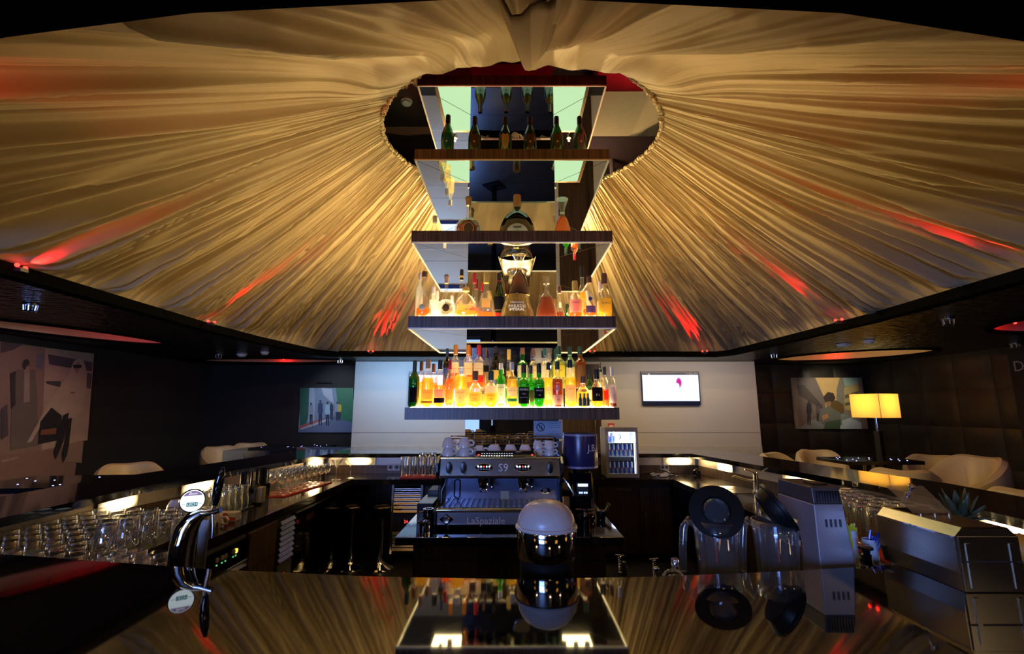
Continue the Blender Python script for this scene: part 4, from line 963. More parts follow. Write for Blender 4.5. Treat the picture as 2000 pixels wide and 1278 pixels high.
MB().tube([(-24*sc_,-0.02,0.004),(-12*sc_,-0.062,0.018),(0,-0.072,0.045),(12*sc_,-0.062,0.018),(24*sc_,-0.02,0.004)], 0.003, 6).build('chevron', MAT['chrome'], bs, True)
gob = MB(); vs = []; fs = []
for i in range(25):
    a = PI*0.0 + PI*i/24
    for (r, z) in ((24*sc_,z1_-0.002),(23*sc_,z1_+0.02),(27*sc_,z1_+(z2_-z1_)*.5),(37*sc_,z2_)):
        vs.append((math.cos(a)*r, math.sin(a)*r*0.7, z))
for i in range(24):
    for j in range(3): fs.append((i*4+j,(i+1)*4+j,(i+1)*4+j+1,i*4+j+1))
go = gob.add(vs, fs).build('cradle', MAT['champagne_metal'], st, True); sm_ = go.modifiers.new('s','SOLIDIFY'); sm_.thickness = 0.003
H = hy(499)-z1_-0.004
bottle((at(1014,560,Y=3.32).x, 3.32-0.012, zb1+z1_+0.003), 20.5*sc_, H, 'bell', 'g_clear', 'l_brown', .62, 'g_clear', .74, flat=.62, stopper=[(.30,.74),(.30,.80),(.42,.88),(.66,1)], desc='dark amber cognac decanter with flared stopper held in the gold display cradle', group='bottles on the second shelf')
# ================================================================ COFFEE ISLAND ITEMS
emis('white_led', (0.75,0.82,1.0), 9); emis('blue_lcd', (0.45,0.65,1.0), 3.2); emis('blue_led', (0.15,0.25,1.0), 6)
pbr('splash_bluelit', (0.26,0.29,0.46), 0.18, 0.7)  # steel splash panel with the reflected blue light put into its base colour
pbr('polished', (0.58,0.60,0.72), 0.22, 0.7)
esp = thing('espresso_machine', 'two-group chrome espresso machine with black side frames on the island', 'coffee machine', (-0.07, 3.0, 0.7405))
def ep(mb, name, mat, par=None, **k):
    o = mb.build(name, MAT[mat], par or esp, **k)
    if par is None: o.matrix_parent_inverse = Matrix.Translation(-esp.location)
    return o
X0, X1 = -0.42, 0.28; ZI = 0.7405
cheek = [(2.745,.762),(3.30,.762),(3.33,1.15),(3.28,1.21),(3.22,1.20),(3.05,1.125),(2.83,1.125),(2.775,1.09),(2.775,1.04),(2.83,1.0),(2.90,.955),(2.90,.87),(2.80,.845),(2.745,.84)]
for xx in (X0-0.018, X1): ep(MB().xprism(cheek, xx, xx+0.018), 'side_frame', 'black', bevel=0.004)
for xx in (X0-0.020, X1+0.0185): ep(MB().box(xx, xx+0.0015, 2.80, 2.86, 1.03, 1.10), 'side_mesh', 'steel')
for xx in (X0+0.06, X1-0.06):
    for yy in (2.82, 3.24): ep(MB().lathe([(0,0),(0.02,0),(0.02,0.024),(0,0.024)], 12, (xx,yy,ZI+0.0005)), 'foot', 'rubber', smooth=True)
ep(MB().box(X0, X1, 2.77, 3.30, .765, .848), 'base', 'black')
ep(MB().box(X0+0.002, X1-0.002, 2.750, 2.769, .764, .828), 'front_strip', 'polished', bevel=0.003)
ep(MB().tube([(X0,2.752,.842),(X1,2.752,.842)], 0.012, 12), 'tray_rim', 'chrome', smooth=True)
gr = ep(MB().box(X0+0.002, X1-0.002, 2.77, 2.995, .849, .853), 'drip_tray', 'steel_dark')
for i in range(22):
    xx = X0+0.02 + i*0.0312
    ep(MB().box(xx, xx+0.012, 2.775, 2.99, .8532, .858), 'grate_bar', 'steel', gr)
ep(MB().box(X0+0.002, X1-0.002, 3.0, 3.02, .849, 1.02), 'splash_panel', 'splash_bluelit')
ep(MB().box(X0+0.002, X1-0.002, 3.021, 3.29, .849, 1.02), 'rear_body', 'black')
ep(MB().xprism([(2.795,1.018),(3.29,1.018),(3.29,1.112),(2.825,1.112)], X0+0.002, X1-0.002), 'head', 'steel_h', bevel=0.003)
ep(MB().box(X0+0.002, X1-0.002, 2.788, 2.797, 1.006, 1.022), 'lower_trim', 'chrome', bevel=0.002)
ep(MB().box(X0+0.002, X1-0.002, 2.815, 2.835, 1.112, 1.119), 'upper_trim', 'brass', bevel=0.002)
ep(MB().box(X0+0.002, X1-0.002, 2.86, 3.29, 1.1125, 1.120), 'cup_tray', 'black')
def mx(px, Y=2.80, py=915): return at(px, py, Y=Y).x
def face(px, py): # point on the tilted head front
    p = at(px, py, Y=2.80); return (p.x, 2.795+(p.z-1.018)*0.32-0.001, p.z)
# display with rows of white lights
dsp = ep(MB().xprism([(2.812,1.120),(2.90,1.120),(2.90,1.150),(2.835,1.134)], mx(927), mx(1048)), 'display', 'black_gloss')
for i in range(13):
    xx = mx(940)+i*(mx(1000)-mx(940))/12
    for k_ in range(2):
        yy = 2.822+0.03*k_
        ep(MB().cbox((xx, yy+0.006, 1.1275+0.0095*k_), (0.0065,0.004,0.005)), 'indicator', 'white_led', dsp)
for xx in (mx(934), mx(1040)): ep(MB().cbox((xx, 2.832, 1.133), (0.008,0.004,0.006)), 'indicator', 'red_led', dsp)
for px in (945, 1021):
    x, y, z = face(px, 914)
    kp = ep(MB().lathe([(0,0),(0.048,0),(0.050,0.006),(0.044,0.010),(0,0.010)], 24, M=Matrix.Translation((x,y+0.002,z)) @ Matrix.Rotation(PI/2,4,'X') @ Matrix.Diagonal((1,.44,1,1))), 'keypad', 'black_gloss', smooth=True)
    ep(MB().tube([(x+0.049*math.cos(a), y-0.006, z+0.0215*math.sin(a)) for a in [2*PI*k/28 for k in range(28)]], 0.0025, 6, True), 'keypad_rim', 'chrome', kp, smooth=True)
    for i in range(5):
        ep(MB().cbox((x+(i-2)*0.016, y-0.0085, z+0.006), (0.0065,0.003,0.0065)), 'indicator', 'red_led' if i == 2 else 'white_led', kp)
        ep(MB().cbox((x+(i-2)*0.016, y-0.0085, z-0.008), (0.011,0.003,0.006)), 'key', 'steel_dark', kp)
for px in (877, 905, 1074):
    x, y, z = face(px, 914)
    ep(MB().lathe([(0,0),(0.012,0),(0.017,0.012),(0.015,0.03),(0,0.034)], 16, M=Matrix.Translation((x,y,z)) @ Matrix.Rotation(PI/2,4,'X') @ Matrix.Diagonal((1,2.0,1,1))), 'knob', 'black', smooth=True)
x, y, z = face(983, 915)
ep(text_mb('S9', 0.04, Matrix.Translation((x,y-0.001,z)) @ Matrix.Rotation(-0.31,4,'X') @ Matrix.Translation((0,-0.004,0)), width=0.055), 'badge', 'ink_white')
for px in (945, 1022):
    x = at(px, 940, Y=2.87).x
    g_ = ep(MB().lathe([(0,0),(0.032,0),(0.036,0.012),(0.036,0.034),(0.028,0.04),(0,0.04)], 20, (x,2.87,.966)), 'group_head', 'chrome', smooth=True)
    ep(MB().lathe([(0,0),(0.026,0),(0.030,0.022),(0,0.022)], 20, (x,2.87,.944)), 'portafilter', 'chrome', g_, smooth=True)
    ep(MB().tube([(x-0.016,2.87,.918),(x-0.014,2.87,.932),(x,2.87,.944),(x+0.014,2.87,.932),(x+0.016,2.87,.918)], 0.008, 8), 'spout', 'chrome', g_, smooth=True)
    ep(MB().tube([(x+0.03,2.87,.956),(x+0.055,2.84,.95)], 0.006, 8), 'lug', 'chrome', g_, smooth=True)
ep(MB().tube([(X0+0.035,2.86,1.01),(X0+0.03,2.85,.97),(X0+0.012,2.845,.93),(X0+0.012,2.84,.862)], 0.006, 8), 'steam_wand', 'black', smooth=True)
ep(MB().tube([(X1-0.02,2.86,1.0),(X1+0.02,2.83,1.0),(X1+0.045,2.82,.97),(X1+0.075,2.81,.915)], 0.006, 8), 'steam_wand', 'chrome', smooth=True)
p = at(893, 955, Y=2.995); ep(MB().tube([(p.x+0.017*math.cos(a), 2.995, p.z+(0.038*(1 if math.sin(a) > 0 else -1)+0.017*math.sin(a))) for a in [2*PI*k/24 for k in range(24)]], 0.004, 6, True), 'level_gauge', 'black', smooth=True)
p = at(986, 968, Y=2.995); paper('note', (0.72,0.60,0.45), 0.1)
ep(MB().box(p.x-0.026, p.x+0.026, 2.996, 2.9985, p.z-0.026, p.z+0.026), 'paper_note', 'note')
p = at(1065, 959, Y=2.995); em = ep(MB().lathe([(0,0),(0.03,0),(0.03,0.004),(0,0.004)], 24, M=Matrix.Translation((p.x,2.999,p.z)) @ Matrix.Rotation(PI/2,4,'X') @ Matrix.Diagonal((1,.6,1,1))), 'emblem', 'chrome', smooth=True)
ep(MB().lathe([(0,0),(0.014,0),(0.014,0.002),(0,0.002)], 18, M=Matrix.Translation((p.x,2.9945,p.z)) @ Matrix.Rotation(PI/2,4,'X')), 'emblem_disc', 'steel_dark', em)
p = at(872, 1015, Y=2.748); kn = ep(MB().prism([(-0.04,0),(0,-0.030),(0.04,0),(0,0.030)], 0, 0.004, Matrix.Translation((p.x,2.749,p.z)) @ Matrix.Rotation(PI/2,4,'X')), 'knob_plate', 'black_gloss')
ep(MB().lathe([(0,0),(0.020,0),(0.020,0.012),(0.016,0.014),(0,0.010)], 20, M=Matrix.Translation((p.x,2.745,p.z)) @ Matrix.Rotation(PI/2,4,'X')), 'knob', 'steel', kn, smooth=True)
p = at(949, 1018, Y=2.748); ep(text_mb('LaSpaziale', 0.05, Matrix.Translation((p.x,2.7485,p.z)), width=0.21), 'lettering', 'ink_white')
# guard rail for the cups
for zz, yy in ((1.165,3.24),(1.200,3.26),(1.215,3.285)): ep(MB().tube([(X0,yy,zz),(X1,yy,zz)], 0.004, 8), 'cup_rail', 'chrome', smooth=True)
for i in range(8):
    xx = X0+0.04+i*0.09; ep(MB().tube([(xx,3.10,1.123),(xx,3.22,1.14),(xx,3.25,1.19)], 0.003, 6), 'rail_wire', 'chrome', smooth=True)
# ---- cups, all turned upside down
def cup_parts(t, r=0.040, h=0.056):
    MB().lathe([(0,h),(r*.55,h),(r*.60,h-0.004),(r*.85,h*.60),(r,h*.12),(r,0),(r*.92,0),(r*.9,0.006),(r*.5,h-0.008),(0,h-0.008)], 24).build('bowl', MAT['porcelain'], t, True)
    MB().tube([(r*.95,0,h*.22),(r*1.45,0,h*.25),(r*1.55,0,h*.5),(r*1.3,0,h*.72),(r*.8,0,h*.70)], 0.0055, 8).build('handle', MAT['porcelain'], t, True)
cup0 = None
def cup(loc, rz, lab, grp, s=1.0):
    global cup0
    if cup0 is None:
        cup0 = thing('coffee_cup', lab, 'cup', loc, rz, grp); cup_parts(cup0); cup0.scale = (s,s,s); return cup0
    c = dup(cup0, loc, rz, lab, grp); c.scale = (s,s,s); return c
ZT = 1.1205; G = 'upturned cups on the coffee machine'
for px, Y, lv, rz, s, lab in ((876,2.92,0,-0.5,1,'bottom white cup at the far left of the machine'), (876,2.92,1,-0.5,1,'top white cup at the far left of the machine'), (907,2.92,0,-0.5,1,'bottom white cup second stack from the left on the machine'), (907,2.92,1,-0.3,1,'top white cup second stack from the left on the machine'),
        (936,2.98,0,-0.3,1,'single white cup with handle right, third on the machine'), (966,2.98,0,2.2,1.12,'large single white cup fourth from the left on the machine'), (997,3.02,0,2.0,1.05,'white cup right behind the folded cloth on the machine'), (1026,3.02,0,2.0,1.05,'white cup at the right end of the folded cloth'),
        (1051,2.95,0,-0.4,.82,'lower small cup next to last stack on the machine'), (1051,2.95,1,-0.2,.82,'upper small cup next to last stack on the machine'), (1073,2.95,0,-0.3,.82,'lower small cup at the right end of the machine'), (1073,2.95,1,-0.2,.82,'upper small cup at the right end of the machine')):
    cup((at(px,880,Y=Y).x, Y, ZT + lv*0.050*s), rz, lab, G, s)
cl = MB(); vs = []; fs = []; nx, ny = 22, 8
c0_, c1_ = at(976,883,Y=2.90), at(1040,883,Y=2.90)
for i in range(nx+1):
    for j in range(ny+1):
        u, v = i/nx, j/ny
        vs.append((c0_.x+(c1_.x-c0_.x)*u, 2.885+0.07*v+0.008*math.sin(u*9), ZT+0.006+0.016*abs(math.sin(u*7+v*3))*(0.3+v)+0.012*(1-v)*math.sin(u*3)**2+0.022*max(0,0.25-u)))
for i in range(nx):
    for j in range(ny): fs.append((i*(ny+1)+j,(i+1)*(ny+1)+j,(i+1)*(ny+1)+j+1,i*(ny+1)+j+1))
pbr('linen', (0.62,0.54,0.48), 0.8)
clo = tag(cl.add(vs, fs).build('folded_cloth', MAT['linen'], None, True), 'crumpled pale folded cloth lying on the coffee machine', 'cloth'); clo.modifiers.new('s','SOLIDIFY').thickness = 0.005
# ---- sign taped to the column
p0, p1 = at(1042,822,Y=3.526), at(1098,858,Y=3.526)
sg = thing('paper_sign', 'white age-limit notice with crossed-out circle taped to the mirrored column', 'sign', ((p0.x+p1.x)/2, 3.527, p1.z))
paper('sign_paper', (0.62,0.66,0.78), 0.05)
MB().box(p0.x, p1.x, 3.5262, 3.5285, p1.z, p0.z).build('sheet', MAT['sign_paper'], sg, world=True)
cx_, cz_ = at(1056,835,Y=3.526).x, at(1056,835,Y=3.526).z
MB().tube([(cx_+0.028*math.cos(a),3.5255,cz_+0.028*math.sin(a)) for a in [2*PI*k/28 for k in range(28)]], 0.003, 6, True).build('ring', MAT['ink'], sg, True, world=True)
MB().box(-0.027,0.027,-0.001,0.001,-0.003,0.003, Matrix.Translation((cx_,3.5255,cz_)) @ Matrix.Rotation(PI/4,4,'Y')).build('bar', MAT['ink'], sg, world=True)
MB().lathe([(0,0),(0.004,0),(0.005,0.018),(0.002,0.024),(0.002,0.034),(0,0.034)], 8, (cx_+0.006,3.5255,cz_-0.018), 1, .2).build('bottle_mark', MAT['ink'], sg, world=True)
MB().lathe([(0,0),(0.006,0),(0.0015,0.003),(0.0015,0.012),(0.007,0.022),(0,0.022)], 8, (cx_-0.009,3.5255,cz_-0.008), 1, .2).build('glass_mark', MAT['ink'], sg, world=True)
tx_ = at(1082,830,Y=3.526).x
for i, l_ in enumerate(('ZAKAZ SPRZEDAŻY','I SPOŻYWANIA','ALKOHOLU OSOBOM','NIEPEŁNOLETNIM')): text_mb(l_, 0.012, Matrix.Translation((tx_,3.5255,at(1082,824+i*4.0,Y=3.526).z)), width=(0.075,0.06,0.085,0.075)[i]).build('lettering', MAT['ink'], sg, world=True)
for i, l_ in enumerate(('CONSUMPTION AND','SALE OF ALCOHOL','TO MINORS UNDER','18 IS PROHIBITED')): text_mb(l_, 0.010, Matrix.Translation((tx_,3.5255,at(1082,842.5+i*3.6,Y=3.526).z)), width=0.072).build('lettering', MAT['p_blue'], sg, world=True)
p2 = at(1098,890,Y=3.526)
sg2 = tag(MB().box(at(1060,862,Y=3.526).x, p2.x, 3.5262, 3.5285, p2.z, at(1098,862,Y=3.526).z).build('paper_notice', MAT['sign_paper']), 'second small paper notice half hidden below the age-limit sign', 'sign')
# ---- coffee grinder
gp = at(1137, 1040, Y=2.97); gx = gp.x
gd = thing('coffee_grinder', 'black coffee grinder with blue display and large dark blue hopper drum', 'grinder', (gx, 2.97, ZI+0.0005))
pbr('hopper_blue', (0.035,0.030,0.11), 0.25, noise=(3,0.8,(1,1,1))); pbr('hopper_band', (0.30,0.27,0.38), 0.3)
def gz(y): return at(1137, y, Y=2.97).z - ZI
zt_, zb_ = gz(846), gz(914); R_ = 33/F*2.88
MB().lathe([(0,0),(0.075,0),(0.08,0.02),(0.072,0.05),(0.06,0.06),(0,0.06)], 24, sy=1.2).build('base', MAT['black_gloss'], gd, True)
MB().box(-0.062,0.062,0.0,0.10,0.04,zb_-0.03).build('column', MAT['black_gloss'], gd, bevel=0.012)
hd = MB().xprism([(-0.07,gz(968)),(0.06,gz(968)),(0.06,zb_-0.025),(-0.05,zb_-0.025)], -0.062, 0.062).build('head', MAT['black_gloss'], gd, bevel=0.006)
pd = MB().prism([(-0.036,0.032),(0.036,0.032),(0.030,-0.040),(-0.030,-0.040)], 0, 0.004, Matrix.Translation((0.002,-0.066,gz(951))) @ Matrix.Rotation(PI/2,4,'X')).build('panel', MAT['steel_dark'], hd)
MB().box(-0.028,0.030,-0.0735,-0.0705,gz(947),gz(942)).build('screen', MAT['blue_lcd'], gd)
for xx in (-0.018,-0.006,0.010,0.022): MB().cbox((xx,-0.072,gz(959)), (0.009,0.003,0.009)).build('key', MAT['blue_led'], gd)
MB().lathe([(0,zb_-0.024),(0.05,zb_-0.024),(0.055,zb_),(0,zb_)], 20).build('collar', MAT['chrome'], gd, True)
hp = MB().lathe([(0,zb_+0.001),(R_*.98,zb_+0.001),(R_,zb_+0.008),(R_,zt_-0.008),(R_*.98,zt_),(0,zt_)], 32).build('hopper', MAT['hopper_blue'], gd, True)
for za in (zb_+0.004, zt_-0.016): MB().lathe([(R_+0.0004,za),(R_+0.001,za),(R_+0.001,za+0.012),(R_+0.0004,za+0.012)], 32).build('band', MAT['hopper_band'], hp, True)
text_mb('J.B.', 0.06, Matrix.Rotation(0.62,4,'Z') @ Matrix.Translation((0,0,gz(874))), bend=R_+0.0015, width=0.07).build('lettering', MAT['ink_white'], hp)
fk = MB().tube([(-0.045,-0.075,gz(990)),(0.075,-0.085,gz(990))], 0.006, 8).build('dosing_fork', MAT['brass'], gd, True)
MB().box(0.066,0.074,-0.02,0.02,gz(1008),gz(935)).build('side_strip', MAT['steel_h'], gd)
tmp = thing('coffee_tamper', 'polished hourglass-shaped tamper standing before the coffee grinder', 'tamper', (gx-0.002, 2.835, ZI+0.0005))
th_ = at(1143,993,Y=2.86).z-ZI
MB().lathe([(0,0),(0.028,0),(0.028,th_*.62),(0,th_*.62)], 20).build('stand', MAT['black_gloss'], tmp, True)
MB().lathe([(0,th_*.625),(0.017,th_*.625),(0.017,th_*.69),(0.010,th_*.72),(0.007,th_*.80),(0.010,th_*.90),(0.018,th_*.93),(0.018,th_),(0,th_)], 20).build('handle', MAT['steel_h'], tmp, True)
pf = thing('spare_portafilter', 'black-handled portafilter leaning on the island right of the grinder', 'portafilter', (gx+0.125, 3.02, ZI+0.0005))
MB().lathe([(0,0),(0.026,0),(0.032,0.03),(0.032,0.045),(0,0.045)], 18).build('basket', MAT['black_gloss'], pf, True)
MB().tube([(0.02,0,0.03),(0.045,0.03,0.055),(0.06,0.06,0.07)], [0.008,0.012,0.014], 10).build('handle', MAT['black'], pf, True)
# ---- boxes and steel jugs left of the machine
pbr('box_dark', (0.012,0.014,0.020), 0.25); pbr('box_teal', (0.02,0.045,0.05), 0.4)
q0, q1 = at(818,1030,Y=2.98).x, at(853,1030,Y=2.98).x
tag(MB().box(q0, q1-0.012, 2.90, 3.20, ZI+0.0005, at(830,984,Y=2.9).z).build('knock_box', MAT['box_dark'], bevel=0.004), 'low dark box with smooth top left of the coffee machine', 'box')
tag(MB().box(at(839,975,Y=3.3).x, X0-0.025, 3.215, 3.42, ZI+0.0005, at(845,959,Y=3.2).z).build('storage_box', MAT['box_teal'], bevel=0.004), 'taller dark teal box behind the low box at the coffee machine', 'box')
mj = at(846,1030,Y=2.80)
t = thing('milk_jug', 'small brass-toned steel milk jug at the left end of the coffee machine', 'jug', (X0-0.055, 2.80, ZI+0.0005))
MB().lathe([(0,0),(0.030,0),(0.031,0.03),(0.027,0.085),(0.029,0.10),(0.027,0.10),(0.025,0.085),(0.028,0.03),(0,0.005)], 24).build('body', MAT['chrome'], t, True)
MB().tube([(-0.028,0,0.085),(-0.050,0,0.08),(-0.052,0,0.035),(-0.030,0,0.03)], 0.004, 8).build('handle', MAT['chrome'], t, True)
t = thing('steel_cup', 'tiny steel tumbler in front of the milk jug on the island', 'cup', (X0-0.06, 2.70, ZI+0.0005))
MB().lathe([(0,0),(0.022,0),(0.026,0.055),(0.024,0.055),(0.02,0.004),(0,0.004)], 20).build('body', MAT['chrome'], t, True)
MB().lathe([(0.0262,0.050),(0.0275,0.050),(0.0275,0.056),(0.0262,0.056)], 20).build('rim', MAT['steel_h'], t, True)
# ================================================================ NEAR BAR TOP AND LOW SHELF
# citrus juicer with white dome
jp = at(1069, 1060, Y=1.462); sc1 = 1.462/ray(1069,1075).y/F
jc = thing('citrus_juicer', 'citrus juicer with frosted white dome lid over a polished chrome drum', 'juicer', (jp.x, 1.500, ZL+0.0005))
pbr('dome_white', (0.62,0.57,0.55), 0.28, spec=0.5)
rj = 60*sc1; zj0 = at(1069,1107,Y=1.41).z-ZL; zj1 = at(1069,1047,Y=1.41).z-ZL; zj2 = at(1069,978,Y=1.49).z-ZL
MB().lathe([(0,0),(rj*.86,0),(rj*.90,0.02),(rj*.90,zj0*.9),(rj*.94,zj0),(0,zj0)], 40).build('base', MAT['rubber'], jc, True)
MB().lathe([(0,zj0+0.0005),(rj*.93,zj0+0.0005),(rj,zj0+0.012),(rj,zj1-0.003),(rj*.99,zj1),(0,zj1)], 48).build('drum', MAT['chrome'], jc, True)
MB().lathe([(0,zj1+0.0005),(rj*1.02,zj1+0.0005),(rj*1.045,zj1+0.004),(rj*1.02,zj1+0.009),(rj*.96,zj1+0.011)] + [(rj*.965*math.cos(a)**0.86, zj1+0.011+(zj2-zj1-0.011)*math.sin(a)) for a in [PI/2*k/14 for k in range(1,14)]] + [(0,zj2)], 48).build('dome_lid', MAT['dome_white'], jc, True)
# blender pitchers with black lids
thin('polycarb', (0.93,0.95,0.97), 0.06, 0.08, body=0.06, body_col=(0.8,0.85,0.9), edge=0.55)
pbr('mark_ink', (0.05,0.05,0.06), 0.6); pbr('mark_red', (0.85,0.10,0.02), 0.5)
def pitcher(px, Y, lab, tilt):
    c = at(px, 1070, Y=Y); s1 = Y/ray(px,1070).y/F
    t = thing('blender_pitcher', lab, 'pitcher', (c.x, Y, ZL+0.0005), group='blender pitchers')
    H = at(px,1016,Y=Y).z-ZL; rt, rb = 40*s1, 32*s1
    m = MB(); vs = []; fs = []; n = 40; lv = [(rb,0.0),(rb,0.01)] + [(rb+(rt-rb)*k/6, H*k/6) for k in range(1,7)]
    for (r, z) in lv:
        for i in range(n):
            a = 2*PI*i/n
            flute = 1 - 0.05*max(0, math.cos(4*a+0.6))**6*(1 if z < H*.8 else 0)
            lip = 1 + (0.16*max(0, math.cos(a-0.15))**14 if z > H*.95 else 0)
            vs.append((math.cos(a)*r*flute*lip, math.sin(a)*r*flute, z))
    L_ = len(lv)
    for j in range(L_-1):
        for i in range(n): fs.append((j*n+i, j*n+(i+1) % n, (j+1)*n+(i+1) % n, (j+1)*n+i))
    fs.append(tuple(range(n)))
    jug = m.add(vs, fs).build('jug', MAT['polycarb'], t, True); sm2 = jug.modifiers.new('s','SOLIDIFY'); sm2.thickness = 0.003
    MB().tube([(-rt*.92,0,H*.93),(-rt*1.3,0,H*1.0),(-rt*1.55,0,H*.92),(-rt*1.66,0,H*.70),(-rt*1.70,0,H*.42)], [0.010,0.012,0.012,0.012,0.010], 10).build('handle', MAT['polycarb'], t, True)
    for k_ in range(9):
        z = H*(.18+.07*k_); r = rb+(rt-rb)*z/H+0.0008; a = -PI/2-0.55
        MB().add([(math.cos(a+d)*r, math.sin(a+d)*r, z+e) for d in (-.12,.12) for e in (0,0.0015)], [(0,2,3,1)]).build('scale_mark', MAT['mark_ink'], t)
    a = -PI/2-0.42; MB().tube([(math.cos(a-.02)*(rb+(rt-rb)*.85+.001), math.sin(a-.02)*(rb+(rt-rb)*.85+.001), H*.85),(math.cos(a)*(rb+(rt-rb)*.6+.001), math.sin(a)*(rb+(rt-rb)*.6+.001), H*.58)], 0.0013, 6).build('level_line', MAT['mark_red'], t)
    l_ = MB(); r1 = 50*s1
    Ml = Matrix.Translation((0.0 if tilt[2] == 0 else tilt[2], -0.01, H+tilt[3])) @ Matrix.Rotation(tilt[0],4,'X') @ Matrix.Rotation(tilt[1],4,'Y')
    ld = l_.lathe([(0,-0.020),(r1*.74,-0.020),(r1*.82,-0.012),(r1*.9,0.010),(r1,0.012),(r1,0.022),(r1*.55,0.024),(r1*.52,0.010),(0,0.010)], 36, M=Ml).build('lid', MAT['rubber'], t, True)
    MB().lathe([(0,0.011),(r1*.46,0.011),(r1*.46,0.026),(r1*.40,0.030),(r1*.36,0.018),(0,0.018)], 24, M=Ml).build('lid_plug', MAT['polycarb'], ld, True)
pitcher(1400, 1.545, 'clear blender pitcher with black lid tilted towards the viewer, left of two', (1.05,-0.25,0,0.022))
pitcher(1517, 1.545, 'clear blender pitcher with black lid tipped sideways, right of two', (0.35,0.95,-0.004,0.030))
# mixer stand (steel column with overhanging head) and its cup
pbr('mixer_grey', (0.36,0.34,0.38), 0.36, 0.35, noise=(30,0.9,(14,14,1)))
mp = at(1636, 1112, Y=1.53)
ms = thing('drink_mixer', 'tall grey steel drink mixer with slotted back and dark overhanging head', 'mixer', (mp.x, 1.56, ZL+0.0005))
s1 = 1.53/ray(1636,1060).y/F
zm = lambda y: at(1636, y, Y=1.53).z-ZL
def frust(z0, z1, w0, w1, y0a, y1a, y0b, y1b, dx0=0, dx1=0):
    return MB().add([(dx0-w0,y0a,z0),(dx0+w0,y0a,z0),(dx0+w0,y1a,z0),(dx0-w0,y1a,z0),(dx1-w1,y0b,z1),(dx1+w1,y0b,z1),(dx1+w1,y1b,z1),(dx1-w1,y1b,z1)],
                    [(0,3,2,1),(4,5,6,7),(0,1,5,4),(1,2,6,5),(2,3,7,6),(3,0,4,7)])
z_a, z_b, z_c = 0.0, zm(985), zm(952)
wb_, wt_ = 38*s1, 29*s1
side = [(-0.045,0.0),(0.05,0.0),(0.045,z_b*.55),(0.06,z_b*.70),(0.12,z_b*.84),(0.165,z_b*.90),(0.165,z_b),(-0.035,z_b)]
vs = []; n_ = len(side)
for sgn in (-1, 1):
    for (y, z) in side: vs.append((sgn*(wb_+(wt_-wb_)*z/z_b) - 0.010*z/z_b, y, z))
fs = [tuple(range(n_)), tuple(range(n_, 2*n_))[::-1]] + [(i,(i+1) % n_, n_+(i+1) % n_, n_+i) for i in range(n_)]
col_ = MB().add(vs, fs).build('column', MAT['mixer_grey'], ms, bevel=0.003)
pbr('mixer_dark', (0.09,0.085,0.09), 0.35, 0.5)
hd_ = frust(z_b+0.0005, z_c, wt_, wt_*.93, -0.036, 0.166, -0.030, 0.155, -0.010, -0.013).build('head', MAT['mixer_dark'], ms, bevel=0.003)
for k_ in range(9):
    xx = -0.010 - wt_*.75 + k_*wt_*1.5/8
    MB().box(xx-0.0018, xx+0.0018, -0.0375, -0.034, z_b+0.006, z_c-0.010).build('vent_slot', MAT['black'], hd_)
for k_ in range(4):
    xx = -0.006 - wt_*.40 + k_*wt_*.95/3
    MB().box(xx-0.0022, xx+0.0022, -0.0405, -0.034, zm(1029), zm(1014)).build('vent_slot', MAT['black'], ms)
MB().box(-0.03,0.018,0.0,0.05,z_c+0.0002,z_c+0.006).build('top_recess', MAT['black'], hd_)
t = thing('mixing_cup', 'tall steel mixing cup under the drink mixer head', 'cup', (mp.x-0.02, 1.685, ZL+0.0005))
MB().lathe([(0,0),(0.030,0),(0.033,0.03),(0.042,0.15),(0.044,0.152),(0.040,0.15),(0.031,0.03),(0,0.004)], 24).build('body', MAT['chrome'], t, True)
MB().tube([(0.042*math.cos(a),0.042*math.sin(a),0.152) for a in [2*PI*k/24 for k in range(24)]], 0.0022, 6, True).build('rim', MAT['steel_h'], t, True)
# straw beakers, stoppered bottle
pbr('straw_blue', (0.02,0.08,0.75), 0.25); pbr('straw_yellow', (0.85,0.80,0.05), 0.25)
def straw_cup(px, ptop, pw, Y, mat, lab, lean):
    p = at(px, ptop, Y=Y); s_ = Y/ray(px, ptop+20).y/F
    t = thing('straw_beaker', lab, 'beaker', (p.x, Y, ZL+0.0005), group='straw beakers'); H = p.z-ZL; r = pw/2*s_
    MB().lathe([(0,0),(r*1.02,0),(r*1.0,H*.5),(r*.92,H),(r*.84,H),(r*.9,H*.5),(r*.9,0.006),(0,0.006)], 28).build('cup', MAT['white_plastic'], t, True)
    rn = random.Random(px)
    for k_ in range(9):
        a = rn.uniform(0, 2*PI); q = r*.6
        b = Vector((math.cos(a)*q, math.sin(a)*q*.8, H*.70)); e = b + Vector((lean+rn.uniform(-.018,.018), rn.uniform(-.01,.01), H*.30+rn.uniform(0.006,0.026)))
        MB().tube([b, e], 0.0032, 6).build('straw', MAT[mat], t, True)
straw_cup(1697, 1053, 27, 1.60, 'straw_blue', 'white beaker of blue straws near the steel mixer', 0.016)
straw_cup(1755, 1072, 31, 1.545, 'straw_yellow', 'white beaker of yellow straws in front of the steel box', 0.014)
straw_cup(1665, 1037, 12, 1.66, 'straw_yellow', 'narrow white beaker peeping out behind the steel mixer', 0.002)
p = at(1690, 1067, Y=1.545)
t = thing('stoppered_bottle', 'small clear bottle with black pump stopper beside the straw beakers', 'bottle', (p.x, 1.545, ZL+0.0005)); H = p.z-ZL
MB().lathe([(0,0),(0.016,0),(0.017,0.01),(0.017,H*.68),(0.012,H*.78),(0.011,H*.84),(0,H*.84)], 20).build('glass_body', MAT['g_clear'], t, True)
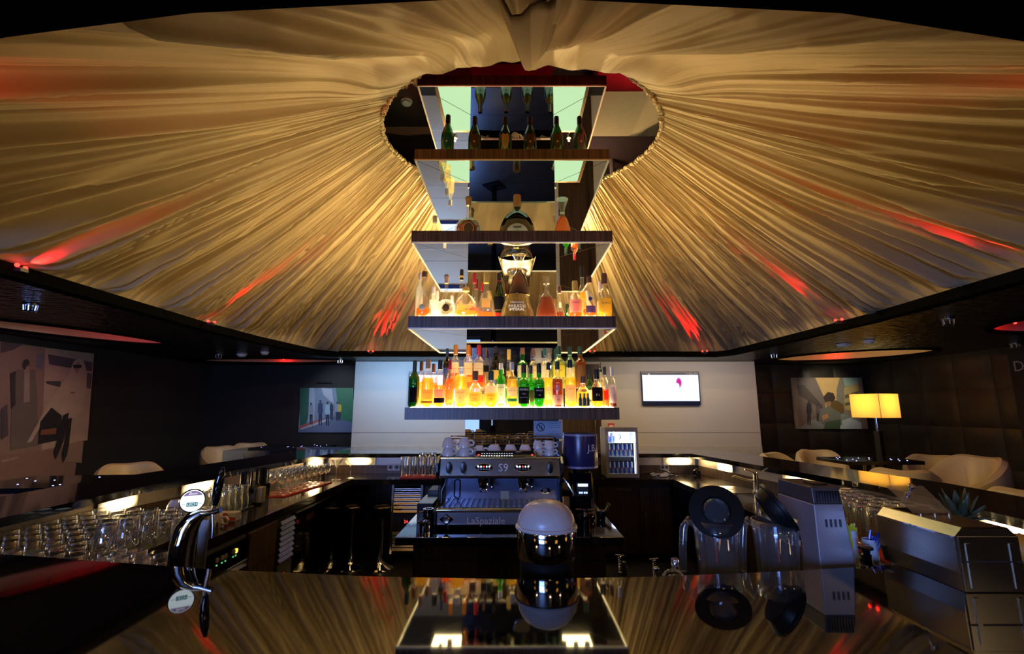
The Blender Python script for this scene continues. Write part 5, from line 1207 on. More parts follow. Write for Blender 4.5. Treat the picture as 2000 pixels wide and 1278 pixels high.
MB().lathe([(0,H*.70),(0.014,H*.70),(0.014,H*.86),(0.010,H*.88),(0.012,H*.93),(0.020,H*.95),(0.020,H*.985),(0.012,H),(0,H)], 20).build('stopper', MAT['black_gloss'], t, True)
# steel condiment box with open clear lid, on the granite
pbr('box_steel', (0.50,0.45,0.36), 0.26, 1.0, noise=(20,0.85,(14,1,14)))
bxm = thing('condiment_box', 'brushed steel condiment box with sloping shoulders and a raised clear lid', 'steel box', (1.205, 1.39, ZR+0.0005))
xa, xb, ya, yb = -0.085, 0.075, -0.130, 0.125; hB = 0.152
sec = [(xa+0.006,0.0005),(xb,0.0005),(xb,hB-0.022),(xb-0.022,hB),(xa+0.022,hB),(xa,hB-0.022),(xa-0.002,0.045)]
vs = [(x, y, z) for y in (ya, yb) for (x, z) in sec]; n_ = len(sec)
MB().add(vs, [tuple(range(n_)), tuple(range(n_,2*n_))[::-1]] + [(i,(i+1)%n_,n_+(i+1)%n_,n_+i) for i in range(n_) if i != 3] ).build('body', MAT['box_steel'], bxm)
# top with opening, rear half
MB().box(xa+0.022, xb-0.022, ya, 0.02, hB-0.002, hB).build('top_plate', MAT['box_steel'], bxm)
for q in ((xa+0.022,xa+0.034,0.02,yb),(xb-0.034,xb-0.022,0.02,yb),(xa+0.034,xb-0.034,yb-0.012,yb)): MB().box(*q, hB-0.002, hB).build('top_rim', MAT['box_steel'], bxm)
fp = MB().box(xa+0.004, xb-0.002, ya-0.004, ya-0.0005, 0.0005, hB-0.020).build('end_plate', MAT['box_steel'], bxm, bevel=0.002)
MB().box(xa+0.004, xb-0.002, ya-0.0055, ya-0.0042, 0.070, 0.0735).build('seam', MAT['black_matte'], fp)
for xx in (xa+0.02, xb-0.03): MB().box(xx, xx+0.012, ya-0.0065, ya-0.0042, 0.010, 0.115).build('edge_strip', MAT['box_steel'], fp)
MB().box(xa-0.004, xa-0.0021, ya, yb, hB-0.0245, hB-0.0215).build('seam_rail', MAT['chrome'], bxm)
Ml = Matrix.Translation((0,0.02,hB+0.002)) @ Matrix.Rotation(0.62,4,'X')
ldd = MB().box(xa+0.026, xb-0.026, 0.0, 0.105, 0, 0.004, Ml).build('lid', MAT['polycarb'], bxm)
MB().lathe([(0,0.004),(0.005,0.004),(0.004,0.012),(0.009,0.018),(0.009,0.024),(0,0.026)], 14, (-0.005,0.085,0), M=Ml).build('lid_knob', MAT['chrome'], ldd, True)
for xx in (-0.045, -0.005, 0.035): MB().lathe([(0,0),(0.004,0),(0.004,0.004),(0,0.004)], 10, (xx,0.012,hB)).build('rivet', MAT['chrome'], bxm, True)
# pineapple and fruit behind the box
pbr('leaf_green', (0.10,0.15,0.085), 0.4, noise=(30,0.6,(1,1,1))); pbr('pine_skin', (0.20,0.11,0.03), 0.6, noise=(40,0.4,(1,1,1)), bump=(60,0.8)); pbr('orange_skin', (0.75,0.32,0.03), 0.45, bump=(120,0.2))
pa = at(1885, 1005, Y=1.70)
pn = thing('pineapple', 'pineapple with grey-green spiky crown behind the steel box', 'pineapple', (pa.x, 1.72, ZL+0.0005))
zc_ = pa.z-ZL-0.03
MB().lathe([(0,0),(0.045,0.004),(0.062,0.03),(0.062,zc_*.6),(0.045,zc_*.95),(0,zc_)], 20).build('fruit', MAT['pine_skin'], pn, True)
rn = random.Random(5)
for k_ in range(26):
    a = k_*2.4; el = 1.35-0.045*k_; ln = 0.118-0.0014*k_
    d = Vector((math.cos(a)*math.cos(el), math.sin(a)*math.cos(el), math.sin(el))); sd_ = Vector((-math.sin(a), math.cos(a), 0)); up_ = d.cross(sd_)
    if up_.z < 0: up_ = -up_
    base = Vector((math.cos(a)*0.012, math.sin(a)*0.012, zc_-0.004)); vs = []
    for j in range(6):
        u = j/5; w_ = (0.018*(1-u)**0.7+0.0015)
        c = base + d*ln*u + Vector((0,0,-1))*0.035*u*u*(k_/26) + up_*0.006*u*u
        vs += [c-sd_*w_+up_*w_*.5, c, c+sd_*w_+up_*w_*.5]
    fs = []
    for j in range(5):
        for q in range(2): fs.append((j*3+q, j*3+q+1, j*3+q+4, j*3+q+3))
    o = MB().add(vs, fs).build('crown_leaf', MAT['leaf_green'], pn, True); o.modifiers.new('s','SOLIDIFY').thickness = 0.0016
fr0 = at(1978, 1062, Y=1.50)
for k_, (dx, dz, lab) in enumerate(((0,0,'upper of two oranges at the right edge behind the steel box'),)):
    t = thing('orange', 'orange at the right edge behind the steel box', 'orange', (fr0.x, 1.475, ZR+0.0005))
    MB().ball((0,0,0.042), 0.042, 20, 12).build('skin', MAT['orange_skin'], t, True); MB().lathe([(0,0.082),(0.004,0.083),(0.003,0.0855),(0,0.0855)], 8).build('stem_end', MAT['leaf_green'], t)
# bar tools on the low shelf
pot = thing('tool_jar', 'dark steel jar holding corkscrews and strainers behind the near bar top', 'jar', (at(1272,1130,Y=1.58).x, 1.58, ZL+0.0005))
MB().lathe([(0,0),(0.085,0),(0.09,0.055),(0.088,0.055),(0.082,0.004),(0,0.004)], 28, sy=0.7).build('body', MAT['steel_dark'], pot, True)
MB().tube([(0.089*math.cos(a),0.0625*math.sin(a),0.055) for a in [2*PI*k/28 for k in range(28)]], 0.002, 6, True).build('rim', MAT['steel_h'], pot, True)
def corkscrew(px, py, pyb, lab, tilt):
    p = at(px, py, Y=1.58); t = thing('corkscrew', lab, 'corkscrew', (p.x, 1.58, ZL+0.006)); H = p.z-ZL-0.006
    MB().tube([(-0.014,0,H-tilt),(0.014,0,H+tilt)], 0.0022, 8).build('crossbar', MAT['steel_h'], t, True)
    MB().tube([(0.0035*math.cos(a),0.0035*math.sin(a),H-0.004-a*0.0011) for a in [k*0.5 for k in range(90)]], 0.0012, 6).build('screw', MAT['steel_h'], t, True)
    MB().tube([(0,0,0),(0,0,H-0.05)], 0.005, 8).build('shaft', MAT['steel_dark'], t, True)
corkscrew(1210, 1085, 0, 'steel corkscrew standing at the left of the tool jar', -0.001)
corkscrew(1277, 1092, 0, 'steel corkscrew standing in the middle of the tool jar', 0.0015)
p = at(1219, 1096, Y=1.60); t = thing('muddler', 'dark rounded muddler handle next to the left corkscrew', 'muddler', (p.x, 1.60, ZL+0.006)); H = p.z-ZL-0.006
MB().lathe([(0,0),(0.009,0),(0.008,H*.5),(0.0085,H*.85),(0.007,H*.97),(0,H)], 16).build('handle', MAT['rubber'], t, True); MB().lathe([(0.0092,H*.80),(0.0096,H*.80),(0.0096,H*.84),(0.0092,H*.84)], 16).build('collar', MAT['steel_h'], t, True)
for k_, (px, py, Y, lab) in enumerate(((1313,1112,1.575,'coiled-spring cocktail strainer behind, in the tool jar'), (1316,1122,1.545,'coiled-spring cocktail strainer in front, in the tool jar'))):
    p = at(px, py, Y=Y); t = thing('cocktail_strainer', lab, 'strainer', (p.x, Y, p.z-0.045))
    pts = []
    for q in range(200):
        a = PI*q/199; b = q*0.95; R0 = 0.034
        pts.append((math.cos(a)*(R0+0.004*math.cos(b)), 0.004*math.sin(b), 0.008+math.sin(a)*(R0+0.004*math.cos(b))))
    MB().tube(pts, 0.0011, 5).build('spring', MAT['steel_h'], t, True)
    MB().lathe([(0,0),(0.030,0),(0.030,0.0015),(0,0.0015)], 24, M=Matrix.Translation((0,0.006,0.010)) @ Matrix.Rotation(PI/2,4,'X')).build('plate', MAT['steel_dark'], t)
p = at(1318, 1091, Y=1.615); t = thing('jigger', 'small upturned steel cup among the bar tools', 'jigger', (p.x, 1.615, p.z-0.05))
MB().lathe([(0,0.05),(0.010,0.05),(0.0125,0.046),(0.0125,0),(0.011,0),(0.009,0.046),(0,0.046)], 20).build('cup', MAT['chrome'], t, True); MB().tube([(0.0125*math.cos(a),0.0125*math.sin(a),0.001) for a in [2*PI*k/18 for k in range(18)]], 0.0012, 6, True).build('rim', MAT['steel_h'], t)
p = at(1282, 1113, Y=1.56); t = thing('bar_spoon', 'shiny round spoon bowl in the tool jar', 'spoon', (p.x, 1.56, p.z-0.03))
MB().ball((0,0,0.03), 0.0095, 14, 10, sy=.6).build('bowl', MAT['chrome'], t, True); MB().tube([(0,0,0.024),(0.002,0,-0.02)], 0.002, 6).build('stem', MAT['chrome'], t, True)
# ================================================================ BEER TAP, GLASSES AND CROCKERY ON THE LEFT
tp0 = at(358, 1105, Y=1.62)
tap = thing('beer_tap', 'curved chrome beer tap with lit round medallion and black handle', 'beer tap', (tp0.x, 1.62, ZL+0.0005))
def tl_(px, py, Y=1.62): return at(px, py, Y=Y) - Vector((tp0.x, 1.62, ZL+0.0005))
pts = [tl_(352,1130), tl_(353,1092), tl_(357,1062), tl_(366,1032), tl_(380,1012), tl_(396,1003)]
pts[0].z = 0
MB().tube(pts, [0.036,0.037,0.037,0.034,0.026,0.014], 24).build('arch', MAT['chrome'], tap, True)
MB().lathe([(0,0),(0.044,0),(0.044,0.008),(0.034,0.014),(0,0.014)], 24, (pts[0].x,pts[0].y,0)).build('base', MAT['chrome'], tap, True)
MB().tube([tl_(393,1004), tl_(405,1003), tl_(420,999), tl_(431,996)], [0.013,0.011,0.010,0.009], 14).build('faucet', MAT['chrome'], tap, True)
MB().tube([tl_(416,1000), tl_(417,1025), tl_(415,1051)], [0.008,0.0075,0.006], 12).build('nozzle', MAT['steel_h'], tap, True)
MB().tube([tl_(418,1000), tl_(420,988)], [0.009,0.008], 12).build('handle_joint', MAT['chrome'], tap, True)
MB().tube([tl_(420,987), tl_(422,970), tl_(427,945), tl_(432,925), tl_(435,913)], [0.008,0.0135,0.0145,0.0115,0.005], 16).build('handle', MAT['black_gloss'], tap, True)
MB().tube([tl_(375,1010), tl_(375,995)], 0.006, 10).build('medallion_post', MAT['chrome'], tap, True)
mc = tl_(376,978); rm_ = 20.5*1.62/ray(376,978).y/F
dirv = (Vector((0,0,ZC)) - (mc + Vector(tap.location))); dirv.z *= 0.3; dirv.normalize()
q = Vector((0,0,1)).rotation_difference(dirv).to_matrix().to_4x4()
# keep text upright: build own frame
fx = Vector((0,0,1)).cross(dirv).normalized(); fz = dirv.cross(fx).normalized()
MF = Matrix(((fx.x,-dirv.x,fz.x,mc.x),(fx.y,-dirv.y,fz.y,mc.y),(fx.z,-dirv.z,fz.z,mc.z),(0,0,0,1)))   # local -Y looks to the viewer
RX = Matrix.Rotation(PI/2,4,'X')
md = MB().lathe([(0,-0.014),(rm_,-0.014),(rm_*1.08,0.0),(rm_*1.04,0.008),(0,0.008)], 32, M=MF @ RX).build('medallion', MAT['black_gloss'], tap, True)
emis('badge_white', (0.80,0.93,1.0), 1.4); emis('badge_purple', (0.22,0.14,0.30), 1.2); emis('badge_teal', (0.02,0.16,0.20), 1.0)
MB().lathe([(0,0.0082),(rm_*.97,0.0082),(rm_*.95,0.010),(0,0.010)], 32, M=MF @ RX).build('lit_face', MAT['badge_white'], md, True)
k = 14; vs = [(math.cos(a)*rm_*.9, -0.0105, math.sin(a)*rm_*.9) for a in [0.55+(PI-1.1)*i/k for i in range(k+1)]]
MB().add(vs, [tuple(range(k+1))], MF).build('face_arc', MAT['badge_purple'], md)
text_mb('Złoto', 0.012, MF @ Matrix.Translation((0,-0.011,rm_*.66)), width=rm_*.7).build('lettering', MAT['badge_white'], md)
MB().box(-rm_*.44, rm_*.44, -0.0112, -0.0105, -rm_*.50, -rm_*.14, MF).build('logo_box', MAT['badge_teal'], md)
text_mb('LECH', 0.012, MF @ Matrix.Translation((0,-0.0118,-rm_*.32)), width=rm_*.72).build('lettering', MAT['badge_white'], md)
for s_ in (-1, 1): MB().box(min(s_*rm_*.50,s_*rm_*.82), max(s_*rm_*.50,s_*rm_*.82), -0.0112, -0.0105, -rm_*.30, -rm_*.27, MF).build('face_line', MAT['badge_teal'], md)
p = tl_(400,1060)
t = thing('drip_holder', 'narrow steel plate holder standing behind the beer tap', 'holder', (at(395,1060,Y=1.74).x, 1.74, ZL+0.0005))
MB().box(-0.014,0.018,-0.004,0.004,0.0,at(400,1016,Y=1.74).z-ZL).build('plate', MAT['steel'], t); MB().tube([(0.010,-0.008,0.02),(0.022,-0.02,0.03),(0.03,-0.02,0.06)], 0.003, 8).build('hook', MAT['chrome'], t)
# ---- glasses
thin('g_glassware', (0.96,0.97,0.96), 0.09, 0.03, body=0.06, body_col=(1,.95,.85), edge=0.75)
protos = {}
def tumbler_mesh(): return MB().lathe([(0,0.0),(0.030,0.0),(0.033,0.004),(0.038,0.095),(0.0365,0.095),(0.031,0.016),(0,0.014)], 20)
def glass(kind, loc, lab, grp, rz=0.0, flip=False, s=1.0):
    key = (kind, flip)
    if key not in protos:
        if kind in ('tumbler','highball','rocks'):
            pr = {'tumbler':[(0,0),(.028,0),(.031,.004),(.037,.098),(.0355,.098),(.029,.016),(0,.014)],
                  'rocks':[(0,0),(.034,0),(.037,.005),(.041,.082),(.039,.082),(.035,.020),(0,.018)],
                  'highball':[(0,0),(.024,0),(.026,.004),(.024,.05),(.030,.10),(.033,.165),(.0315,.165),(.028,.10),(.022,.05),(.022,.014),(0,.012)]}[kind]
            H = max(z for r, z in pr)
            if flip: pr = [(r, H-z) for r, z in pr]
            o = MB().lathe(pr, 20).build('glass_bowl', MAT['g_glassware'], None, True); t0 = thing(kind+'_glass', lab, 'glass', loc, rz, grp); o.parent = t0
            zr = 0.0 if flip else H
            rr_ = pr[4][0] if kind != 'highball' else .0325
            MB().tube([(rr_*math.cos(a), rr_*math.sin(a), zr+(0.0012 if flip else -0.0012)) for a in [2*PI*k/20 for k in range(20)]], 0.0013, 5, True).build('rim', MAT['g_glassware'], t0, True)
        else:
            pr = {'wine':[(.032,.0),(.030,.0025),(.006,.006),(.0035,.012),(.0035,.075),(.010,.082),(.030,.100),(.035,.125),(.031,.165),(.0295,.165),(.033,.125),(.028,.102),(.008,.084),(0,.082)],
                  'martini':[(.034,0),(.032,.0025),(.006,.006),(.0035,.012),(.0035,.095),(.006,.10),(.052,.165),(.050,.165),(.004,.103),(0,.103)]}[kind]
            H = .165
            if flip: pr = [(r, H-z) for r, z in pr]
            t0 = thing(kind+'_glass', lab, 'glass', loc, rz, grp)
            k = 5; a_ = pr[:k]; b_ = pr[k-1:]
            MB().lathe([(0, a_[0][1])]+a_, 20).build('stem', MAT['g_glassware'], t0, True); MB().lathe(b_, 20).build('glass_bowl', MAT['g_glassware'], t0, True)
        t0.scale = (s,s,s); protos[key] = t0; return t0
    c = dup(protos[key], loc, rz, lab, grp); c.scale = (s,s,s); return c
rn = random.Random(3)
ZTR = ZW+0.0455
L1 = 'small upturned tumbler among the tray of glasses by the left bar corner'
for i in range(7):
    for j in range(8):
        x = -2.155 + i*0.0885 + rn.uniform(-.003,.003); y = 1.955 + j*0.0885 + rn.uniform(-.003,.003)
        if x > -1.60: continue
        glass('tumbler', (x, y, ZTR), 'upturned tumbler in the left tray, '+ORD[i]+' from the bar wall, '+ORD[j]+' row away', 'upturned tumblers in the left tray', flip=True, s=1.04)
for i in range(11):
    for j in range(3):
        x = -2.05 + i*0.088 + rn.uniform(-.003,.003); y = 1.675 + j*0.083 - (x+1.6)*0.17 + rn.uniform(-.003,.003)
        if y > 1.86 or (x > -1.20 and j == 0): continue
        if math.hypot(x-(tap.location.x-0.03), y-1.62) < 0.09 or abs(x-at(395,1060,Y=1.74).x) < 0.065 and y > 1.68: continue
        glass('tumbler', (x, y, ZL+0.0005), 'upturned tumbler on the low shelf by the tap, '+ORD[i]+' from the left, '+ORD[j]+' row', 'upturned tumblers on the low shelf', flip=True)
for k_, (px, pt, lab) in enumerate(((212,1022,'left of three bigger upturned glasses stacked above the tray'), (253,1012,'middle of three bigger upturned glasses stacked above the tray'), (292,1000,'right, tallest-looking of three upturned glasses above the tray'))):
    p = at(px, pt, z=ZTR+0.104+0.098)
    x = round((p.x+2.145)/0.0885)*0.0885-2.145; y = round((p.y-1.955)/0.0885)*0.0885+1.955
    glass('tumbler', (p.x, p.y, ZTR+0.1045), lab, 'stacked upturned glasses', flip=True, s=1.08)
# ---- saucers, coffee cups on the left worktop
G2 = 'coffee crockery on the left worktop'
for k_, (px, py, lab) in enumerate(((338,1004,'white cup left, in the group by the beer tap'), (352,985,'white cup at the back of the group by the beer tap'), (322,985,'white cup at the back left by the beer tap'), (368,997,'white cup right, close behind the beer tap'), (350,1008,'front white cup of the group by the beer tap'))):
    pass
for (dx, dy, rz, lab) in ((-2.00,2.78,0.2,'first upturned white cup behind the tray of glasses'), (-1.84,2.78,0.3,'second upturned white cup behind the tray of glasses'), (-2.00,2.95,0.3,'third upturned white cup, farther back by the tray'), (-1.84,2.95,0.3,'fourth upturned white cup, farther back by the tray'), (-1.69,2.80,0.0,'upturned white cup nearest the tap with handle to the right')):
    cup((dx, dy, ZW+0.0008), rz, lab, G2, 1.35)
cup((-1.91, 2.80, ZW+0.0008+0.0765), 0.4, 'upturned white cup stacked on top of the four others', G2, 1.3)
def saucer_stack(x, y, n, lab):
    for k_ in range(n):
        z = ZW+0.0008 + k_*0.0075
        t = thing('saucer', 'white saucer, '+ORD[k_]+' from below in '+lab, 'saucer', (x, y, z), group='saucers in '+lab)
        MB().lathe([(0,0),(0.035,0),(0.040,0.002),(0.072,0.011),(0.072,0.013),(0.038,0.0055),(0,0.004)], 28).build('dish', MAT['porcelain'], t, True)
        MB().lathe([(0.028,0.0045),(0.030,0.006),(0.032,0.0045)], 20).build('well_ring', MAT['porcelain'], t, True)
saucer_stack(-2.13, 2.70, 9, 'the tall stack behind the glasses')
saucer_stack(-2.145, 2.88, 3, 'the low stack by the splashback')
# sugar sachet box in red
pbr('sachet_red', (0.5,0.05,0.03), 0.5)
t = thing('sachet_holder', 'white and red sachet holder behind the coffee cups', 'holder', (-1.70, 2.96, ZW+0.0008))
MB().box(-0.06,0.06,-0.03,0.03,0,0.05).build('box', MAT['white_plastic'], t, bevel=0.003); MB().box(-0.061,0.061,-0.0315,-0.0302,0.005,0.025).build('stripe', MAT['sachet_red'], t)
MB().lathe([(0,0),(0.016,0),(0.016,0.001),(0,0.001)], 20, M=Matrix.Translation((0,-0.0318,0.034)) @ RX).build('logo', MAT['sachet_red'], t)
# ---- tumblers on a bar mat
pbr('bar_mat', (0.012,0.012,0.010), 0.7)
m_ = tag(MB().box(-2.0,-1.76,3.05,3.36,ZW+0.0005,ZW+0.012).build('bar_mat', MAT['bar_mat'], bevel=0.003), 'black bar mat under the row of clear tumblers', 'bar mat')
for i in range(3):
    for j in range(4): glass('highball', (-1.96+i*0.083, 3.07+j*0.072, ZW+0.0125), 'upturned tall glass on the black mat, '+ORD[i]+' from the bar wall, '+ORD[j]+' row away', 'tall glasses on the black mat', flip=True, s=0.9)
# ---- straw and napkin boxes
pbr('acrylic_dark', (0.030,0.026,0.012), 0.12, spec=0.7); thin('smoke', (0.35,0.30,0.16), 0.10, 0.03, body=0.25, body_col=(0.10,0.08,0.03), edge=0.5)
pbr('straw_black', (0.010,0.010,0.012), 0.25)
def straw_box(px0, px1, Y, lab, mat, htop):
    a, b = at(px0,978,Y=Y), at(px1,978,Y=Y); t = thing('straw_box', lab, 'straw box', ((a.x+b.x)/2, Y, ZW+0.0008), group='straw boxes'); w2 = (b.x-a.x)/2
    H = 0.12
    for q in ((-w2,w2,-0.045,-0.041,0,H),(-w2,w2,0.041,0.045,0,H),(-w2,-w2+0.004,-0.041,0.041,0,H),(w2-0.004,w2,-0.041,0.041,0,H),(-w2+0.004,w2-0.004,-0.041,0.041,0,0.004)): MB().box(*q).build('wall', MAT[mat], t)
    rn2 = random.Random(int(px0))
    for k_ in range(34):
        x, y = rn2.uniform(-w2+0.009, w2-0.009), rn2.uniform(-0.036, 0.036)
        MB().tube([(x,y,0.005),(x+rn2.uniform(-.003,.003),y,htop+rn2.uniform(-.004,.004))], 0.0032, 6).build('straw', MAT['straw_black'], t, True)
    return t, w2
straw_box(462, 492, 3.36, 'smoked box full of long black straws, the nearer one', 'smoke', 0.235)
t, w2 = straw_box(497, 519, 3.56, 'black box of straws with napkins in front, the farther one', 'acrylic_dark', 0.235)
paper('napkin', (0.62,0.56,0.36), 0.2)
t = thing('napkin_holder', 'black napkin holder with two packs of cream napkins beside the straws', 'holder', (at(503,990,Y=3.44).x, 3.455, ZW+0.0008))
MB().box(-0.035,0.035,-0.030,0.030,0,0.012).build('tray', MAT['acrylic_dark'], t)
for k_ in range(2): MB().box(-0.012,0.028,-0.028+0.03*k_,-0.002+0.03*k_,0.013,0.115).build('napkins', MAT['napkin'], t, bevel=0.002)
MB().box(-0.035,-0.014,-0.030,0.030,0.0125,0.105).build('side_plate', MAT['acrylic_dark'], t)
# ---- stemmed glasses on red and black mats, left back
mm = MB().prism([(-1.97,3.72),(-1.72,3.72),(-1.63,4.42),(-1.84,4.42)], ZW+0.0005, ZW+0.010)
tag(mm.build('bar_mat', MAT['red_mat']), 'long red bar mat under the rows of stemmed glasses', 'bar mat', )
for j in range(8):
    for i in range(3):
        y = 3.76 + j*0.088; x = -1.925+i*0.078 + (y-3.76)*0.16
        glass('wine', (x, y, ZW+0.0105), 'stemmed wine glass on the long red mat, '+ORD[i]+' from the wall, '+ORD[j]+' row away', 'stemmed glasses on the red mat', s=0.98)
for k_, (x, y) in enumerate(((-1.66,4.58),(-1.56,4.62+0.06))):
    glass('martini', (x, y+0.02, ZW+0.0008), ('left' if k_ == 0 else 'right')+' of two martini glasses in the left back corner', 'martini glasses', s=1.12)
# ---- back worktop, left of the machine: tall beer glasses on red mat, sockets
bm0, bm1 = at(780,935,z=ZW).x, at(850,935,z=ZW).x
tag(MB().box(bm0, bm1, 4.68, 4.90, ZW+0.0005, ZW+0.010).build('bar_mat', MAT['red_mat']), 'short red bar mat at the back beside the double socket', 'bar mat')
for i in range(5):
    for j in range(1): glass('highball', (bm0+0.030+i*0.0750, 4.74, ZW+0.0105), ORD[i]+' curvy tall beer glass from the left on the short red mat at the back', 'tall beer glasses at the back', s=1.12)
for i in range(2): glass('wine', (bm0+0.19+i*0.095, 4.85, ZW+0.0108), ('left' if i == 0 else 'right')+' of two stemmed glasses behind the tall beer glasses', 'stemmed glasses at the back', s=1.3)
gj = at(852, 935, Y=4.60)
t = thing('water_carafe', 'clear glass carafe at the edge of the back worktop beside the coffee machine', 'carafe', (gj.x+0.03, 4.685, ZW+0.0008))
MB().lathe([(0,0),(0.04,0),(0.045,0.03),(0.038,0.10),(0.018,0.16),(0.018,0.20),(0.016,0.20),(0.016,0.16),(0.035,0.10),(0.042,0.03),(0,0.006)], 22).build('glass_body', MAT['g_glassware'], t, True); MB().tube([(0.018*math.cos(a),0.018*math.sin(a),0.20) for a in [2*PI*k/16 for k in range(16)]], 0.0018, 6, True).build('rim', MAT['g_glassware'], t)
def socket(px0, px1, py, lab):
    p0, p1 = at(px0,py,Y=5.015), at(px1,py,Y=5.015); w2 = (p1.x-p0.x)/2; zz = min(max(p0.z, ZW+0.036), ZSP-0.02)
    t = thing('wall_socket', lab, 'socket', ((p0.x+p1.x)/2, 5.0185, zz)); 
    MB().box(-w2,w2,-0.006,0.0,-0.034,0.034).build('plate', MAT['white_plastic'], t, bevel=0.002)
    for s_ in (-.5,.5):
        MB().tube([(s_*w2+0.021*math.cos(a),-0.0065,0.021*math.sin(a)) for a in [2*PI*k/20 for k in range(20)]], 0.003, 6, True).build('outlet_ring', MAT['grey_plastic'], t, True)
        MB().lathe([(0,0),(0.016,0),(0.016,0.001),(0,0.001)], 18, M=Matrix.Translation((s_*w2,-0.0062,0)) @ RX).build('outlet', MAT['black'], t)
socket(757, 781, 912, 'white double wall socket left of the tall beer glasses')
# ---- can fridge on the back worktop
fx0, fx1, fY = at(1183,880,Y=4.64).x, at(1247,880,Y=4.64).x, 4.64
fz1 = at(1215,836,Y=fY).z
fg = thing('can_fridge', 'small lit glass-door fridge full of blue and silver drink cans', 'fridge', ((fx0+fx1)/2, fY+0.15, ZW+0.0008)); fw = (fx1-fx0)/2; fh = fz1-ZW
pbr('fridge_steel', (0.42,0.38,0.36), 0.35, 0.7); emis('fridge_light', (0.80,0.88,1.0), 3.2); pbr('fridge_inner', (0.75,0.80,0.90), 0.4)
def fp_(mb, n_, m__, par=None, **k): return mb.build(n_, MAT[m__], par or fg, **k)
fp_(MB().box(-fw,fw,0.09,0.11,0.012,fh), 'back', 'fridge_inner')
for q in ((-fw,-fw+0.02,-0.12,0.09,0.012,fh),(fw-0.02,fw,-0.12,0.09,0.012,fh),(-fw+0.02,fw-0.02,-0.12,0.09,fh-0.02,fh),(-fw+0.02,fw-0.02,-0.12,0.09,0.012,0.035)): fp_(MB().box(*q), 'cabinet_wall', 'fridge_steel')
dr_ = MB(); gx0, gx1 = -fw+0.028, fw-0.022; gz0, gz1 = 0.048, fh-0.040
for q in ((-fw,gx0,-0.15,-0.122,0.012,fh),(gx1,fw,-0.15,-0.122,0.012,fh),(gx0,gx1,-0.15,-0.122,0.012,gz0),(gx0,gx1,-0.15,-0.122,gz1,fh)): dr_.box(*q)
dro = fp_(dr_, 'door', 'fridge_steel')
fp_(MB().box(gx0,gx1,-0.138,-0.134,gz0,gz1), 'door_glass', 'glass', dro)
fp_(MB().box(gx1-0.012,gx1-0.004,-0.118,-0.110,gz0,gz1), 'light_strip', 'fridge_light')
fp_(MB().box(-fw+0.03,fw-0.03,-0.10,0.085,fh-0.026,fh-0.0205), 'top_light', 'fridge_light')
for zz in (gz0+0.155, gz0+0.285): 
    sh_ = MB()
    sh_.box(-fw+0.021,fw-0.021,-0.10,0.089,zz-0.004,zz)
    so = fp_(sh_, 'shelf', 'fridge_inner')
    for k_ in range(14): fp_(MB().box(gx0+0.004+k_*0.0195, gx0+0.007+k_*0.0195,-0.104,-0.101,zz-0.012,zz+0.02), 'shelf_wire', 'white_plastic', so)
for s_ in ((-fw+0.03,-0.1),(fw-0.03,-0.1),(-fw+0.03,0.07),(fw-0.03,0.07)): fp_(MB().lathe([(0,0),(0.012,0),(0.012,0.012),(0,0.012)], 10, (s_[0],s_[1],0)), 'foot', 'rubber')
text_mb('P', 0.07, Matrix.Translation((-fw+0.075,-0.1395,gz1-0.05))).build('door_sticker', MAT['p_blue'], dro)
MB().tube([(-fw+0.13+0.022*math.cos(a),-0.1395,gz1-0.045+0.022*math.sin(a)) for a in [-PI/2+PI*k/12 for k in range(13)]], 0.005, 6).build('door_sticker', MAT['ink'], dro)
light('fridge_lamp', 'AREA', (fg.location.x, fY+0.06, fz1-0.035), 3.5, (0.75,0.85,1.0), 0.2, (fg.location.x, fY+0.12, ZW))
def can_mat():
    m, nt, N, L, P = nodes('can_print'); tc = N.new('ShaderNodeTexCoord'); sp = N.new('ShaderNodeSeparateXYZ'); L.new(tc.outputs['Object'], sp.inputs[0])
    a = N.new('ShaderNodeMath'); a.operation = 'ARCTAN2'; L.new(sp.outputs[0], a.inputs[0]); L.new(sp.outputs[1], a.inputs[1])
    z = N.new('ShaderNodeMath'); z.operation = 'GREATER_THAN'; z.inputs[1].default_value = 0.060; L.new(sp.outputs[2], z.inputs[0])
    b = N.new('ShaderNodeMath'); b.operation = 'SINE'; mu = N.new('ShaderNodeMath'); mu.operation = 'MULTIPLY'; mu.inputs[1].default_value = 2.0
    L.new(a.outputs[0], mu.inputs[0]); L.new(mu.outputs[0], b.inputs[0]); g = N.new('ShaderNodeMath'); g.operation = 'GREATER_THAN'; g.inputs[1].default_value = 0.0; L.new(b.outputs[0], g.inputs[0])
    x = N.new('ShaderNodeMath'); x.operation = 'SUBTRACT'; L.new(g.outputs[0], x.inputs[0]); L.new(z.outputs[0], x.inputs[1]); ab = N.new('ShaderNodeMath'); ab.operation = 'ABSOLUTE'; L.new(x.outputs[0], ab.inputs[0])
    mix = N.new('ShaderNodeMixRGB'); mix.inputs[1].default_value = (0.03,0.10,0.55,1); mix.inputs[2].default_value = (0.62,0.66,0.74,1)
    L.new(ab.outputs[0], mix.inputs[0]); L.new(mix.outputs[0], P.inputs['Base Color']); P.inputs['Metallic'].default_value = 0.35; P.inputs['Roughness'].default_value = 0.3
    MAT['can_print'] = m
can_mat()
can0 = None
